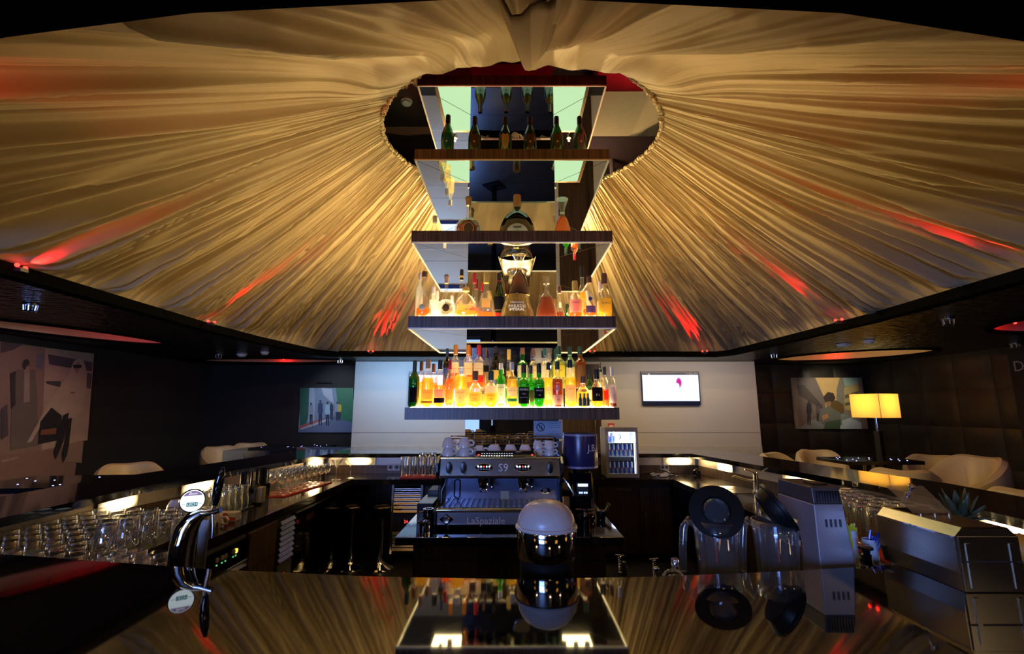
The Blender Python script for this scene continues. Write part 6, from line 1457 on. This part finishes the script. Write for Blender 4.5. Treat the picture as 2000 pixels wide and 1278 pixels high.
for lv, zz in enumerate((0.0355, gz0+0.156, gz0+0.286)):
    for r_ in range(2):
        for k_ in range(6 if lv < 2 else 2):
            lab = 'blue and silver drink can, fridge '+('bottom','middle','top')[lv]+' level, '+ORD[k_]+' from the left, '+('front','back')[r_]+' row'
            loc = (fg.location.x - fw+0.046 + k_*0.0425, fY+0.085+r_*0.05, ZW+0.001+zz)
            if can0 is None:
                can0 = thing('drink_can', lab, 'can', loc, 0, 'cans on the bottom fridge level')
                MB().lathe([(0,0),(0.017,0),(0.020,0.006),(0.020,0.104),(0.017,0.112),(0,0.112)], 18).build('can_body', MAT['can_print'], can0, True)
                MB().lathe([(0,0.1121),(0.0165,0.1121),(0.0170,0.116),(0.015,0.114),(0,0.113)], 18).build('can_top', MAT['chrome'], can0, True)
                MB().lathe([(0,0),(0.007,0),(0.007,0.0008),(0,0.0008)], 12, M=Matrix.Translation((0,-0.0205,0.058)) @ RX).build('emblem', MAT['red_mat'], can0)
            else: dup(can0, loc, 0, lab, ('cans on the bottom fridge level','cans on the middle fridge level','cans on the top fridge level')[lv])
# ---- cables and sockets to the right of the fridge
socket(1290, 1306, 913, 'white double wall socket with plugs at the right of the can fridge')
ps = thing('power_strip', 'white power strip tangled with cables on the back worktop', 'power strip', (at(1283,928,z=ZW).x, 4.80, ZW+0.0008), 0.15)
MB().box(-0.07,0.07,-0.025,0.025,0,0.03).build('housing', MAT['white_plastic'], ps, bevel=0.004)
for s_ in (-.04,0,.04): MB().lathe([(0,0.0301),(0.017,0.0301),(0.017,0.031),(0,0.031)], 16, (s_,0,0)).build('outlet', MAT['black'], ps)
rn = random.Random(11)
for k_ in range(3):
    pts = []; x = at(1258,930,z=ZW).x; 
    for q in range(26):
        u = q/25; pts.append((x+0.26*u+0.05*math.sin(u*(9+k_*3)+k_), 4.67+0.055*k_*(1 if k_ < 2 else 1.9)+0.02*math.cos(u*(7+2*k_)), ZW+0.008+0.006*k_+0.03*abs(math.sin(u*5+k_))*(1 if k_ < 2 else 1.6)))
    t = tag(MB().tube(pts, 0.0045, 6).build('cable', MAT['black' if k_ != 1 else 'white_plastic'], None, True), ('black cable looped at the front of the power strip','white cable running across the power strip','black cable arching behind the power strip')[k_], 'cable', 'cables by the power strip')
t = thing('dark_kettle', 'small round black jar in the right back corner of the worktop', 'jar', (at(1362,930,z=ZW).x, 4.86, ZW+0.0008))
MB().lathe([(0,0),(0.028,0),(0.036,0.02),(0.034,0.05),(0.02,0.062),(0,0.064)], 20).build('body', MAT['black_gloss'], t, True); MB().lathe([(0,0.0642),(0.008,0.0642),(0.009,0.074),(0,0.078)], 12).build('knob', MAT['chrome'], t, True)
t = thing('fire_call_point', 'small red fire alarm call point on the white wall above the can fridge', 'alarm', (at(1193,829,Y=YW).x, YW-0.003, at(1193,832,Y=YW).z))
MB().box(-0.055,0.055,-0.03,0.0,-0.035,0.045).build('housing', MAT['red_mat'], t, bevel=0.004); MB().box(-0.035,0.035,-0.034,-0.0305,-0.025,0.012).build('window', MAT['white_plastic'], t)
# ---- right worktop: sink, tap, glasses
sp_ = at(1420, 956, z=ZW)
sk = thing('round_sink', 'round steel sink bowl set into the right worktop', 'sink', (sp_.x+0.02, sp_.y-0.02, ZW+0.0006))
MB().lathe([(0.175,0.0),(0.185,0.003),(0.19,0.001),(0.165,0.004),(0.16,0.0025),(0.12,0.002),(0,0.0018)], 40, sy=0.95).build('bowl', MAT['steel'], sk, True)
MB().lathe([(0,0.002),(0.022,0.002),(0.022,0.0042),(0,0.0042)], 16).build('drain', MAT['steel_dark'], sk, True)
fa = at(1478, 962, z=ZW)
ft = thing('sink_tap', 'chrome mixer tap with long slanting spout at the right sink', 'tap', (fa.x, fa.y, ZW+0.0006))
MB().lathe([(0,0),(0.028,0),(0.028,0.01),(0.020,0.016),(0.020,0.13),(0.023,0.135),(0.023,0.155),(0,0.160)], 22).build('body', MAT['chrome'], ft, True)
e_ = at(1432, 930, Y=fa.y+0.03)-Vector((fa.x,fa.y,ZW)); MB().tube([(0,0,0.085),(e_.x*.5,e_.y*.5,e_.z*.80),(e_.x*.95,e_.y,e_.z),(e_.x*1.05,e_.y,e_.z-0.012)], [0.011,0.010,0.009,0.009], 12).build('spout', MAT['chrome'], ft, True)
MB().tube([(0,0,0.155),(-0.05,0.01,0.172),(-0.075,0.015,0.175)], [0.009,0.007,0.006], 10).build('lever', MAT['chrome'], ft, True)
e2 = at(1440, 984, Y=fa.y-0.15)-Vector((fa.x,fa.y,ZW))
tag(MB().box(1.63,2.02,2.15,3.02,ZW+0.0005,ZW+0.010).build('bar_mat', MAT['red_mat']), 'wide red bar mat on the right worktop under the tall glasses', 'bar mat')
for i in range(4):
    for j in range(9): glass('highball', (1.74+i*0.078, 2.19+j*0.088, ZW+0.0105), 'tall glass on the wide red mat, '+ORD[i]+' from the inner edge, '+ORD[j]+' row away', 'tall glasses on the right mat', flip=True, s=1.12)
for k_, (x, y) in enumerate(((1.92,3.16),(1.83,3.14),(1.93,3.25),(1.83,3.24))):
    glass('wine', (x, y, ZW+0.0008), ORD[k_]+' wine glass between the sink tap and the tall glasses', 'wine glasses by the sink tap', s=1.15)
t = thing('glass_beaker', 'short clear beaker on the red mat end beside the steel box', 'glass', (1.675, 2.20, ZW+0.0108))
MB().lathe([(0,0),(0.034,0),(0.036,0.004),(0.040,0.09),(0.038,0.09),(0.033,0.012),(0,0.010)], 22).build('glass_bowl', MAT['g_glassware'], t, True); MB().tube([(0.039*math.cos(a),0.039*math.sin(a),0.09) for a in [2*PI*k/20 for k in range(20)]], 0.002, 6, True).build('rim', MAT['g_glassware'], t)
# ================================================================ WALLS AND LOUNGE
# ---- televisions
def tv_mat():
    m, nt, N, L, P = nodes('tv_picture'); N.remove(P); tc = N.new('ShaderNodeTexCoord')
    def blob(loc, sc, rot=0):
        mp = N.new('ShaderNodeMapping'); mp.inputs['Location'].default_value = loc; mp.inputs['Scale'].default_value = sc; mp.vector_type = 'TEXTURE'
        L.new(tc.outputs['Object'], mp.inputs['Vector']); g = N.new('ShaderNodeTexGradient'); g.gradient_type = 'SPHERICAL'; L.new(mp.outputs[0], g.inputs['Vector']); return g
    def mixc(fac, a, b):
        x = N.new('ShaderNodeMixRGB'); 
        if fac: L.new(fac, x.inputs[0])
        if isinstance(a, tuple): x.inputs[1].default_value = a
        else: L.new(a, x.inputs[1])
        x.inputs[2].default_value = b; return x.outputs[0]
    c = mixc(blob((0.16,0,0.02),(0.13,1,0.30)).outputs['Fac'], (0.74,0.84,1.0,1), (0.55,0.75,0.85,1))
    r1 = N.new('ShaderNodeValToRGB'); r1.color_ramp.elements[0].position = 0.15; r1.color_ramp.elements[1].position = 0.5
    L.new(blob((0.15,0,0.10),(0.075,1,0.13)).outputs['Fac'], r1.inputs[0])
    c = mixc(r1.outputs[0], c, (0.42,0.02,0.22,1))
    r2 = N.new('ShaderNodeValToRGB'); r2.color_ramp.elements[0].position = 0.2; r2.color_ramp.elements[1].position = 0.45
    L.new(blob((0.12,0,0.04),(0.05,1,0.07)).outputs['Fac'], r2.inputs[0])
    c = mixc(r2.outputs[0], c, (0.85,0.80,0.95,1))
    e = N.new('ShaderNodeEmission'); e.inputs[1].default_value = 1.55; L.new(c, e.inputs[0]); L.new(e.outputs[0], N['Material Output'].inputs[0]); MAT['tv_picture'] = m
tv_mat()
pbr('tv_bezel', (0.015,0.02,0.06), 0.2)
for px0, px1, lab in ((1250,1367,'flat television with a bright white picture on the white wall, right of the tower'), (800,917,'flat television half hidden behind the bottle tower on the left')):
    a, b = at(px0,726,Y=YW), at(px1,792,Y=YW); w2, h2 = (b.x-a.x)/2, (a.z-b.z)/2
    t = thing('television', lab, 'television', ((a.x+b.x)/2, YW-0.005, (a.z+b.z)/2), group='wall televisions')
    MB().box(-w2,w2,-0.05,0.0,-h2,h2).build('bezel', MAT['tv_bezel'], t, bevel=0.006)
    sc = MB().box(-w2+0.02,w2-0.02,-0.054,-0.0505,-h2+0.075,h2-0.065).build('screen', MAT['tv_picture'], t)
    text_mb('14 Fine Xoo', 0.035, Matrix.Translation((w2-0.13,-0.0552,h2-0.045)), width=0.19).build('lettering', MAT['ink_white'], t)
    MB().ball((-w2+0.14,-0.052,h2-0.05), 0.02, 10, 6, sy=.2, sz=.6).build('logo', MAT['ink_white'], t)
# ---- pictures
PC = {}
def col(c, rough=0.55):
    k = tuple(round(v, 3) for v in c)
    if k not in PC: PC[k] = pbr('print_%d' % len(PC), c, rough)
    return PC[k]
def picture(name, lab, M, w, h, shapes, back):
    """canvas in local XZ looking to -Y, lower left corner at the origin; shapes are (part name, polygon in 0..1, colour)"""
    t = thing(name, lab, 'picture', M.to_translation()); t.rotation_euler = M.to_euler()
    MB().box(0,w,0,0.03,0,h).build('canvas', col(back), t)
    for i, (nm, poly, c) in enumerate(shapes):
        y = -0.0006*(i+1); n = len(poly); cx = sum(p[0] for p in poly)/n; cz = sum(p[1] for p in poly)/n
        MB().add([(p[0]*w, y, p[1]*h) for p in poly], [tuple(range(n))]).build(nm, col(c), t)
    return t
def ell(cx, cz, rx, rz, n=14): return [(cx+rx*math.cos(2*PI*i/n), cz+rz*math.sin(2*PI*i/n)) for i in range(n)]
def rect(a, b, c, d): return [(a,c),(b,c),(b,d),(a,d)]
# big mural on the left wall: origin at far bottom, u = 1 at the far (right) end
r_e = at(183, 691, X=RX0+0.04); mz1 = r_e.z; my1 = r_e.y; mz0 = at(153, 929, X=RX0+0.04).z - 0.16; my0 = 4.35
W_, H_ = my1-my0, mz1-mz0
MW = Matrix.Translation((RX0+0.035, my0, mz0)) @ Matrix.Rotation(PI/2,4,'Z')
def vpx(x, y):
    p = at(x, y, X=RX0+0.03); return ((p.y-my0)/W_, (p.z-mz0)/H_)
def P_(*pts): return [vpx(*q) for q in pts]
dim = 0.62
c1, c2, c3, c4, c5 = (0.36,0.24,0.19), (0.155,0.10,0.085), (0.20,0.13,0.105), (0.30,0.19,0.15), (0.012,0.010,0.010)
sh = [('pavement', [(0,0),(1,0),(1,0.30),(0,0.27)], (0.21,0.125,0.095)), ('wall_print', P_((88,680),(183,691),(170,860),(80,880)), (0.38,0.28,0.21)),
      ('window_print', P_((92,692),(180,708),(178,726),(95,712)), (0.06,0.05,0.07)), ('window_print', P_((72,690),(84,692),(80,722),(70,718)), (0.12,0.13,0.17)),
      ('window_print', P_((168,728),(179,730),(176,760),(166,757)), (0.07,0.06,0.08)), ('car_print', P_((88,745),(118,745),(116,757),(90,750)), (0.05,0.045,0.05)),
      ('awning', P_((0,668),(45,672),(24,684),(0,690)), (0.07,0.05,0.055)), ('tiles', P_((120,870),(162,860),(158,905),(118,900)), (0.26,0.17,0.13)), ('tile_joint', P_((0,900),(34,892),(34,895),(2,904)), (0.30,0.22,0.18)),
      ('coat_print', P_((30,722),(66,722),(70,760),(74,870),(18,880),(22,780)), (0.13,0.10,0.085)), ('scarf', P_((46,718),(56,718),(56,785),(44,787)), (0.28,0.22,0.18)), ('hat', ell(*vpx(49,712),0.018,0.035), (0.035,0.028,0.028)), ('face_print', ell(*vpx(52,722),0.012,0.028), (0.26,0.17,0.12)),
      ('dark_bag', P_((18,730),(28,725),(28,790),(20,800)), (0.03,0.025,0.025)), ('figure_edge', P_((0,800),(12,790),(14,850),(0,860)), (0.06,0.05,0.06)),
      ('white_coat', P_((132,730),(142,706),(152,700),(162,706),(168,728),(166,770),(150,816),(120,818),(96,800),(60,862),(50,866),(76,818),(86,796),(112,760)), (0.42,0.32,0.24)),
      ('hood', ell(*vpx(151,716),0.030,0.060), (0.44,0.34,0.26)), ('face_print', ell(*vpx(149,718),0.016,0.042), (0.34,0.17,0.11)), ('sunglasses', P_((140,713),(158,713),(156,719),(142,720)), c5),
      ('belt', P_((136,766),(144,766),(144,769),(136,769)), (0.25,0.08,0.05)), ('handbag', P_((98,796),(118,812),(112,860),(72,868),(76,824)), c5), ('bag_logo', P_((78,840),(108,836),(106,848),(76,850)), (0.20,0.07,0.03)),
      ('boot', P_((120,812),(132,806),(122,860),(112,885),(106,898),(102,884),(112,850)), c5), ('boot', P_((130,818),(138,816),(132,868),(128,890),(120,905),(118,886),(124,860)), c5)]
picture('street_mural', 'huge dim street mural with a hooded walker in white coat on the left wall', MW, W_, H_, sh, (0.22,0.145,0.115))
# street photo on the black back wall, left of the white wall
def wall_picture(name, lab, x0p, x1p, y0p, y1p, Y, shapes, back, emit=None):
    a = at(x0p, y1p, Y=Y); b = at(x1p, y0p, Y=Y)
    def q(*pts):
        out = []
        for (x, y) in pts:
            p = at(x, y, Y=Y); out.append(((p.x-a.x)/(b.x-a.x), (p.z-a.z)/(b.z-a.z)))
        return out
    return picture(name, lab, Matrix.Translation((a.x, Y, a.z)), b.x-a.x, b.z-a.z, [(n_, q(*s_) if not callable(s_) else s_(q), c) for n_, s_, c in shapes], back)
def walker(x, y, s, coat, legs, nm='walker'):
    return [(nm+'_legs', ((x-3*s,y),(x+3*s,y),(x+2.6*s,y+22*s),(x+0.8*s,y+22*s),(x,y+8*s),(x-1*s,y+22*s),(x-3*s,y+20*s)), legs), (nm+'_coat', ((x-3.6*s,y-16*s),(x+3.6*s,y-16*s),(x+4.6*s,y-2*s),(x+3*s,y+2*s),(x-3*s,y+2*s),(x-4.6*s,y-2*s)), coat), (nm+'_head', ((x-1.7*s,y-21*s),(x+1.7*s,y-21*s),(x+1.5*s,y-16.4*s),(x-1.5*s,y-16.4*s)), (0.06,0.04,0.035))]
sh = [('pavement_print', ((582,845),(690,845),(690,820),(648,812),(585,833)), (0.10,0.13,0.24)), ('trees_print', ((585,758),(604,758),(606,800),(598,828),(586,832)), (0.02,0.10,0.07)), ('building_print', ((604,758),(616,758),(614,822),(602,826)), (0.26,0.34,0.46)), ('building_print', ((614,758),(648,758),(664,785),(650,812),(618,818)), (0.16,0.22,0.33)), ('facade_print', ((628,758),(648,760),(652,790),(632,772)), (0.34,0.38,0.48)),
      ('trees_print', ((656,758),(690,758),(690,826),(668,820),(660,790)), (0.02,0.14,0.07)), ('kerb', ((585,834),(640,818),(646,821),(588,840)), (0.34,0.36,0.42)), ('kerb', ((585,833),(630,818),(630,821),(585,838)), (0.35,0.08,0.07))]
sh += walker(608,808,1.0,(0.20,0.24,0.36),(0.02,0.03,0.07)) + walker(626,806,1.15,(0.03,0.05,0.14),(0.02,0.03,0.08)) + walker(640,808,1.1,(0.22,0.38,0.52),(0.02,0.03,0.08)) + walker(648,803,0.8,(0.03,0.03,0.06),(0.02,0.02,0.05)) + walker(659,803,0.85,(0.20,0.26,0.38),(0.02,0.03,0.06)) + walker(664,803,0.8,(0.42,0.36,0.03),(0.03,0.03,0.05))
wall_picture('street_picture', 'blue-toned street picture with people walking, left of the white wall', 582, 690, 758, 845, RY1-0.035, sh, (0.14,0.20,0.30))
sh = [('sky_print', ((1590,738),(1640,738),(1642,790),(1612,800)), (0.62,0.42,0.16)), ('house_print', ((1555,738),(1592,738),(1612,782),(1612,838),(1561,838)), (0.16,0.13,0.11)), ('house_print', ((1556,752),(1570,752),(1606,792),(1606,800),(1560,772)), (0.07,0.055,0.05)), ('tower_print', ((1634,760),(1640,738),(1648,760),(1650,792),(1634,792)), (0.20,0.20,0.16)), ('house_print', ((1648,758),(1676,748),(1680,806),(1650,800)), (0.42,0.34,0.14)), ('sky_print', ((1646,738),(1676,738),(1676,750),(1650,756)), (0.25,0.38,0.34)),
      ('window_band', ((1650,772),(1677,764),(1677,771),(1650,779)), (0.12,0.10,0.05)), ('window_band', ((1650,787),(1678,782),(1678,789),(1650,793)), (0.12,0.10,0.05)), ('pavement_print', ((1561,838),(1683,838),(1680,818),(1640,806),(1580,822)), (0.20,0.24,0.24)), ('cloth_print', ((1640,838),(1683,838),(1682,826),(1660,816),(1644,822)), (0.40,0.52,0.55))]
sh += walker(1580,806,1.15,(0.02,0.02,0.03),(0.03,0.03,0.04)) + walker(1597,806,0.8,(0.10,0.08,0.09),(0.03,0.03,0.04))
sh += [('hair', ((1608,775),(1616,766),(1627,768),(1631,778),(1626,788),(1612,786)), (0.05,0.03,0.02)), ('hair', ((1616,788),(1632,782),(1646,790),(1648,806),(1634,812),(1618,806)), (0.13,0.08,0.02)), ('face_print', ((1614,785),(1622,784),(1622,794),(1614,794)), (0.30,0.18,0.10)), ('jumper', ((1602,800),(1618,794),(1640,806),(1644,830),(1610,832),(1598,818)), (0.14,0.15,0.12)), ('arm_print', ((1604,812),(1616,808),(1618,816),(1606,822)), (0.40,0.22,0.11)), ('shirt', ((1612,824),(1640,820),(1640,838),(1608,838)), (0.05,0.09,0.05))]
wall_picture('street_picture', 'warm-toned street picture with an embracing couple behind the lounge lamp', 1555, 1683, 738, 838, RY1-0.075, sh, (0.22,0.19,0.14))
# ---- padded leather wall, panel by panel
pbr('leather', (0.026,0.022,0.016), 0.48, spec=0.35, noise=(5,0.75,(1,1,1)), bump=(9,0.5))
def pad_mesh(w, h):
    vs = []; fs = []; n = 8
    for i in range(n+1):
        for j in range(n+1):
            u, v = i/n, j/n; b = (1-(2*u-1)**4)*(1-(2*v-1)**4)
            vs.append((u*w, -0.028*b**0.7-0.002, v*h))
    for i in range(n):
        for j in range(n): fs.append((i*(n+1)+j,(i+1)*(n+1)+j,(i+1)*(n+1)+j+1,i*(n+1)+j+1))
    me = bpy.data.meshes.new('padded_panel'); me.from_pydata(vs, [], fs); me.shade_smooth(); me.materials.append(MAT['leather']); return me
pm = pad_mesh(0.60, 0.56)
for i in range(4):
    for j in range(4):
        o = bpy.data.objects.new('padded_panel', pm); COL.objects.link(o); o.parent = wb; o.location = (4.48+i*0.605, RY1-0.002, 0.0+j*0.5625)
for i in range(6):
    for j in range(4):
        o = bpy.data.objects.new('padded_panel', pm); COL.objects.link(o); o.parent = wr; o.location = (RX1-0.002, 9.15-i*0.605, 0.0+j*0.5625); o.rotation_euler = (0,0,-PI/2)
# dark panel with script on the right
p = at(1968, 690, X=RX1-0.03)
pn_ = struct(MB().box(RX1-0.04, RX1-0.0, 3.0, p.y, 0, ZS-0.004).build('trim_4', MAT['wall_black']))
q = at(1992, 716, X=RX1-0.045)
text_mb('De', 0.20, Matrix.Translation((RX1-0.0415, q.y-0.03, q.z)) @ Matrix.Rotation(-PI/2,4,'Z')).build('lettering', MAT['grey_plastic'], pn_)
# ---- small silvery ceiling fixtures
def spot_fixture(px, py, lab):
    p = at(px, py, z=ZS-0.03)
    t = thing('ceiling_spot', lab, 'spotlight', (p.x, p.y, ZS-0.002), group='silver ceiling spots')
    MB().lathe([(0,0),(0.055,0),(0.055,-0.012),(0.03,-0.014),(0,-0.014)], 20).build('plate', MAT['steel_dark'], t, True)
    for k_ in range(6):
        a = 2*PI*k_/6; MB().tube([(0.045*math.cos(a),0.045*math.sin(a),-0.012),(0.038*math.cos(a),0.038*math.sin(a),-0.06)], 0.006, 6).build('fin', MAT['steel_h'], t, True)
    MB().tube([(0.040*math.cos(a),0.040*math.sin(a),-0.06) for a in [2*PI*k/20 for k in range(20)]], 0.006, 6, True).build('ring', MAT['chrome'], t, True)
for px, py, lab in ((60,601,'silver ring ceiling spot at the far left above the street mural'), (427,696,'silver ring ceiling spot left of the round detectors'), (664,706,'silver ring ceiling spot by the left end of the white wall'), (1512,695,'silver ring ceiling spot by the right end of the white wall'), (1698,716,'small silver ceiling spot over the lounge lamp'), (1852,628,'silver ring ceiling spot right of the detectors'), (1983,675,'silver ring ceiling spot at the right edge of the view')):
    spot_fixture(px, py, lab)
def detector(px, py, z, lab, r=0.06, mat='white_plastic'):
    p = at(px, py, z=z-0.02)
    t = thing('smoke_detector', lab, 'smoke detector', (p.x, p.y, z-0.002))
    MB().lathe([(0,0),(r,0),(r,-0.015),(0,-0.015)], 24).build('base', MAT[mat], t, True); MB().lathe([(0,-0.045),(r*.55,-0.045),(r*.8,-0.035),(r*.8,-0.0155),(0,-0.0155)], 24).build('head', MAT[mat], t, True)
detector(472,694,ZS,'round white smoke detector under the left dark ceiling', 0.075)
detector(517,690,ZS,'flat white ceiling disc beside the left smoke detector', 0.06)
detector(1647,675,ZS,'round white smoke detector under the right dark ceiling', 0.085)
detector(1697,668,ZS,'flat white ceiling disc beside the right smoke detector', 0.06)
detector(794,200,ZUP,'white smoke detector on the slab seen through the tent mouth', 0.055)
# ---- tub chairs
pbr('cream_leather', (0.62,0.50,0.30), 0.42, noise=(6,0.92,(1,1,1)))
def tub_chair(loc, rz, lab, s=1.0):
    t = thing('tub_chair', lab, 'armchair', loc, rz, 'cream tub chairs'); n = 48; vs = []; fs = []
    for i in range(n):
        a = 2*PI*i/n; bk = 0.5+0.5*math.cos(a)                 # 1 at the back (+x)
        h = 0.44 + 0.36*(bk**0.75) - 0.03*math.cos(3*a)*bk
        for (r, z) in ((0.25,0.02),(0.30,0.10),(0.335,0.30),(0.345,h-0.10),(0.33,h-0.03),(0.29,h),(0.25,h-0.015),(0.22,h-0.07),(0.205,0.42),(0.20,0.40)):
            vs.append((math.cos(a)*r, math.sin(a)*r, min(z, max(z, 0))))
    m_ = 10
    for i in range(n):
        i2 = (i+1) % n
        for j in range(m_-1): fs.append((i*m_+j,i2*m_+j,i2*m_+j+1,i*m_+j+1))
    fs.append(tuple(i*m_ for i in range(n))[::-1]); fs.append(tuple(i*m_+m_-1 for i in range(n)))
    sh_ = MB().add(vs, fs).build('shell', MAT['cream_leather'], t, True)
    MB().lathe([(0,0.401),(0.18,0.401),(0.203,0.42),(0.195,0.455),(0.16,0.47),(0,0.475)], 32).build('seat_cushion', MAT['cream_leather'], t, True)
    for sg_ in (-1, 1):
        a = 0.62*sg_; MB().tube([(math.cos(a)*0.208,math.sin(a)*0.208,0.48),(math.cos(a)*0.218,math.sin(a)*0.218,0.66),(math.cos(a)*0.27,math.sin(a)*0.27,0.745),(math.cos(a)*0.328,math.sin(a)*0.328,0.72),(math.cos(a)*0.346,math.sin(a)*0.346,0.6)], 0.004, 6).build('seam', MAT['cream_leather'], t, True)
    MB().lathe([(0,0),(0.22,0),(0.22,0.018),(0,0.018)], 28).build('base', MAT['steel_dark'], t, True)
    t.scale = (s,s,s); return t
a_ = 0
def ch(px, py, z, rz, lab, s=1.0):
    p = at(px, py, z=z*s); tub_chair((p.x, p.y, 0), rz, lab, s)
def ch2(x, y, rz, lab, s=1.0): tub_chair((x, y, 0), rz, lab, s)
ch2(-4.30,5.50,2.4,'cream tub chair beyond the left bar rail, in front of the mural')
ch2(-4.76,8.00,2.6,'nearer of two overlapping cream tub chairs at the far left')
ch2(-4.74,8.72,2.0,'farther of two overlapping cream tub chairs at the far left')
ch2(-5.10,4.90,0.3,'cream chair rim at the very left edge of the view', 0.74)
ch2(3.82,6.74,2.2,'cream tub chair nearest the embracing-couple picture, right lounge')
ch2(4.62,7.22,1.4,'cream tub chair half hidden by the lounge table, right lounge')
ch2(4.22,5.28,-2.2,'cream tub chair with its pale back turned, in front of the lounge table')
ch2(5.62,6.45,0.9,'cream tub chair behind, right of the lounge table')
ch2(5.05,5.45,0.1,'large cream tub chair at the right of the lounge table', 1.12)
ch2(4.62,4.38,-2.4,'cream chair back at the right edge of the view', 0.92)
# ---- lounge tables with tiny blue lights
emis('table_dot', (0.35,0.35,1.0), 6); pbr('table_black', (0.010,0.009,0.010), 0.10, ior=1.6)
def table(c, w, d, rz, lab, ndots, seed):
    t = thing('lounge_table', lab, 'table', (c.x, c.y, 0), rz, 'lit lounge tables')
    MB().box(-w/2,w/2,-d/2,d/2,0.70,0.745).build('tabletop', MAT['table_black'], t, bevel=0.004)
    for xx in (-0.06, 0.06): MB().tube([(xx,0,0.02),(xx,0,0.70)], 0.018, 12).build('leg', MAT['chrome'], t, True)
    MB().lathe([(0,0),(0.28,0),(0.28,0.015),(0.05,0.022),(0,0.022)], 28).build('base', MAT['chrome'], t, True)
    r2 = random.Random(seed)
    for k_ in range(ndots): MB().cbox((r2.uniform(-w*.42,w*.42), r2.uniform(-d*.4,d*.4), 0.7462), (0.010,0.010,0.002)).build('light_dot', MAT['table_dot'], t)
table(Vector((4.72,6.42,0)), 1.0, 0.6, 0.05, 'black lounge table with tiny blue lights below the square lamp', 14, 1)
table(at(575,872,z=0.745), 1.2, 0.8, 0.0, 'black lounge table with tiny blue lights at the far left', 10, 2)
table(at(125,940,z=0.745), 1.2, 0.8, 0.1, 'black lounge table with tiny blue lights in front of the mural', 9, 3)
# black glossy counter end and display case beyond the left rail
t = thing('glass_case', 'low glass display case beyond the left back corner of the bar', 'display case', (at(600,885,z=0.80).x-0.2, 6.6, 0))
MB().box(-0.75,0.75,-0.3,0.3,0,0.70).build('body', MAT['black_gloss'], t); thin('case_glass', (0.75,0.82,0.90), 0.10, 0.02, edge=0.5)
MB().box(-0.75,0.75,-0.3,0.3,0.7005,0.86).build('glass_top', MAT['case_glass'], t)
# ---- square floor lamp
lp = at(1708, 792, Y=7.55)
lm = thing('floor_lamp', 'floor lamp with glowing square yellow shade beside the leather wall', 'lamp', (lp.x, 7.55, 0), 0.33, 'square floor lamps')
a, b = at(1666,770,Y=7.55), at(1741,816,Y=7.55); hw = (b.x-a.x)/2*0.80
m, nt, N, L, P = nodes('lamp_shade'); N.remove(P)
tr_ = N.new('ShaderNodeBsdfTranslucent'); tr_.inputs[0].default_value = (0.62,0.46,0.16,1); em_ = N.new('ShaderNodeEmission'); em_.inputs[0].default_value = (1.0,0.70,0.24,1); em_.inputs[1].default_value = 0.22
ad = N.new('ShaderNodeAddShader'); L.new(tr_.outputs[0], ad.inputs[0]); L.new(em_.outputs[0], ad.inputs[1]); L.new(ad.outputs[0], N['Material Output'].inputs[0]); MAT['lamp_shade'] = m
sh_ = MB()
for q in ((-hw,hw,-hw,-hw+0.004),(-hw,hw,hw-0.004,hw),(-hw,-hw+0.004,-hw+0.004,hw-0.004),(hw-0.004,hw,-hw+0.004,hw-0.004)): sh_.box(*q, b.z, a.z)
so = sh_.build('shade', MAT['lamp_shade'], lm)
for q in ((-hw,-hw),(hw,-hw)): MB().tube([(q[0],q[1],b.z),(q[0],q[1],a.z)], 0.004, 6).build('shade_edge', MAT['brass'], so)
pz = at(1708, 842, Y=7.55).z
MB().tube([(0,0,pz),(0,0,b.z+0.1)], 0.022, 12).build('neck', MAT['chrome'], lm, True)
MB().box(-0.04,0.04,-0.04,0.04,0.02,pz).build('pole', MAT['black_gloss'], lm); MB().box(-0.20,0.20,-0.20,0.20,0,0.02).build('base', MAT['black_gloss'], lm)
emis('bulb_warm', (1.0,0.75,0.4), 8); MB().ball((0,0,b.z+0.16), 0.04, 12, 8).build('bulb', MAT['bulb_warm'], lm, True)
light('lamp_light', 'POINT', (lp.x, 7.55, b.z+0.25), 15, (1.0,0.68,0.26), 0.05)

# copies of the lamp added out of view, for glints in the chrome
for lx, ly, rz, wh in ((-3.9,-2.2,0.2,'behind the viewer, far left'), (-0.4,-2.9,0.5,'behind the viewer, middle'), (2.3,-1.9,0.1,'behind the viewer, right'), (4.6,0.2,0.3,'behind the right bar side')):
    dup(lm, (lx, ly, 0), rz, 'added unseen floor lamp with glowing square shade '+wh); light('lamp_light', 'POINT', (lx, ly, b.z+0.25), 13, (1.0,0.68,0.26), 0.05)
# slim picture lamp above the blue street picture
p = at(634, 750, Y=RY1-0.06)
t = thing('picture_lamp', 'slim bar lamp above the blue-toned street picture', 'lamp', (p.x, RY1-0.002, p.z))
MB().tube([(0,0,0.02),(0,-0.10,0.03)], 0.006, 8).build('arm', MAT['steel_h'], t, True); MB().tube([(-0.14,-0.10,0.03),(0.14,-0.10,0.03)], 0.010, 8).build('bar', MAT['steel_h'], t, True)
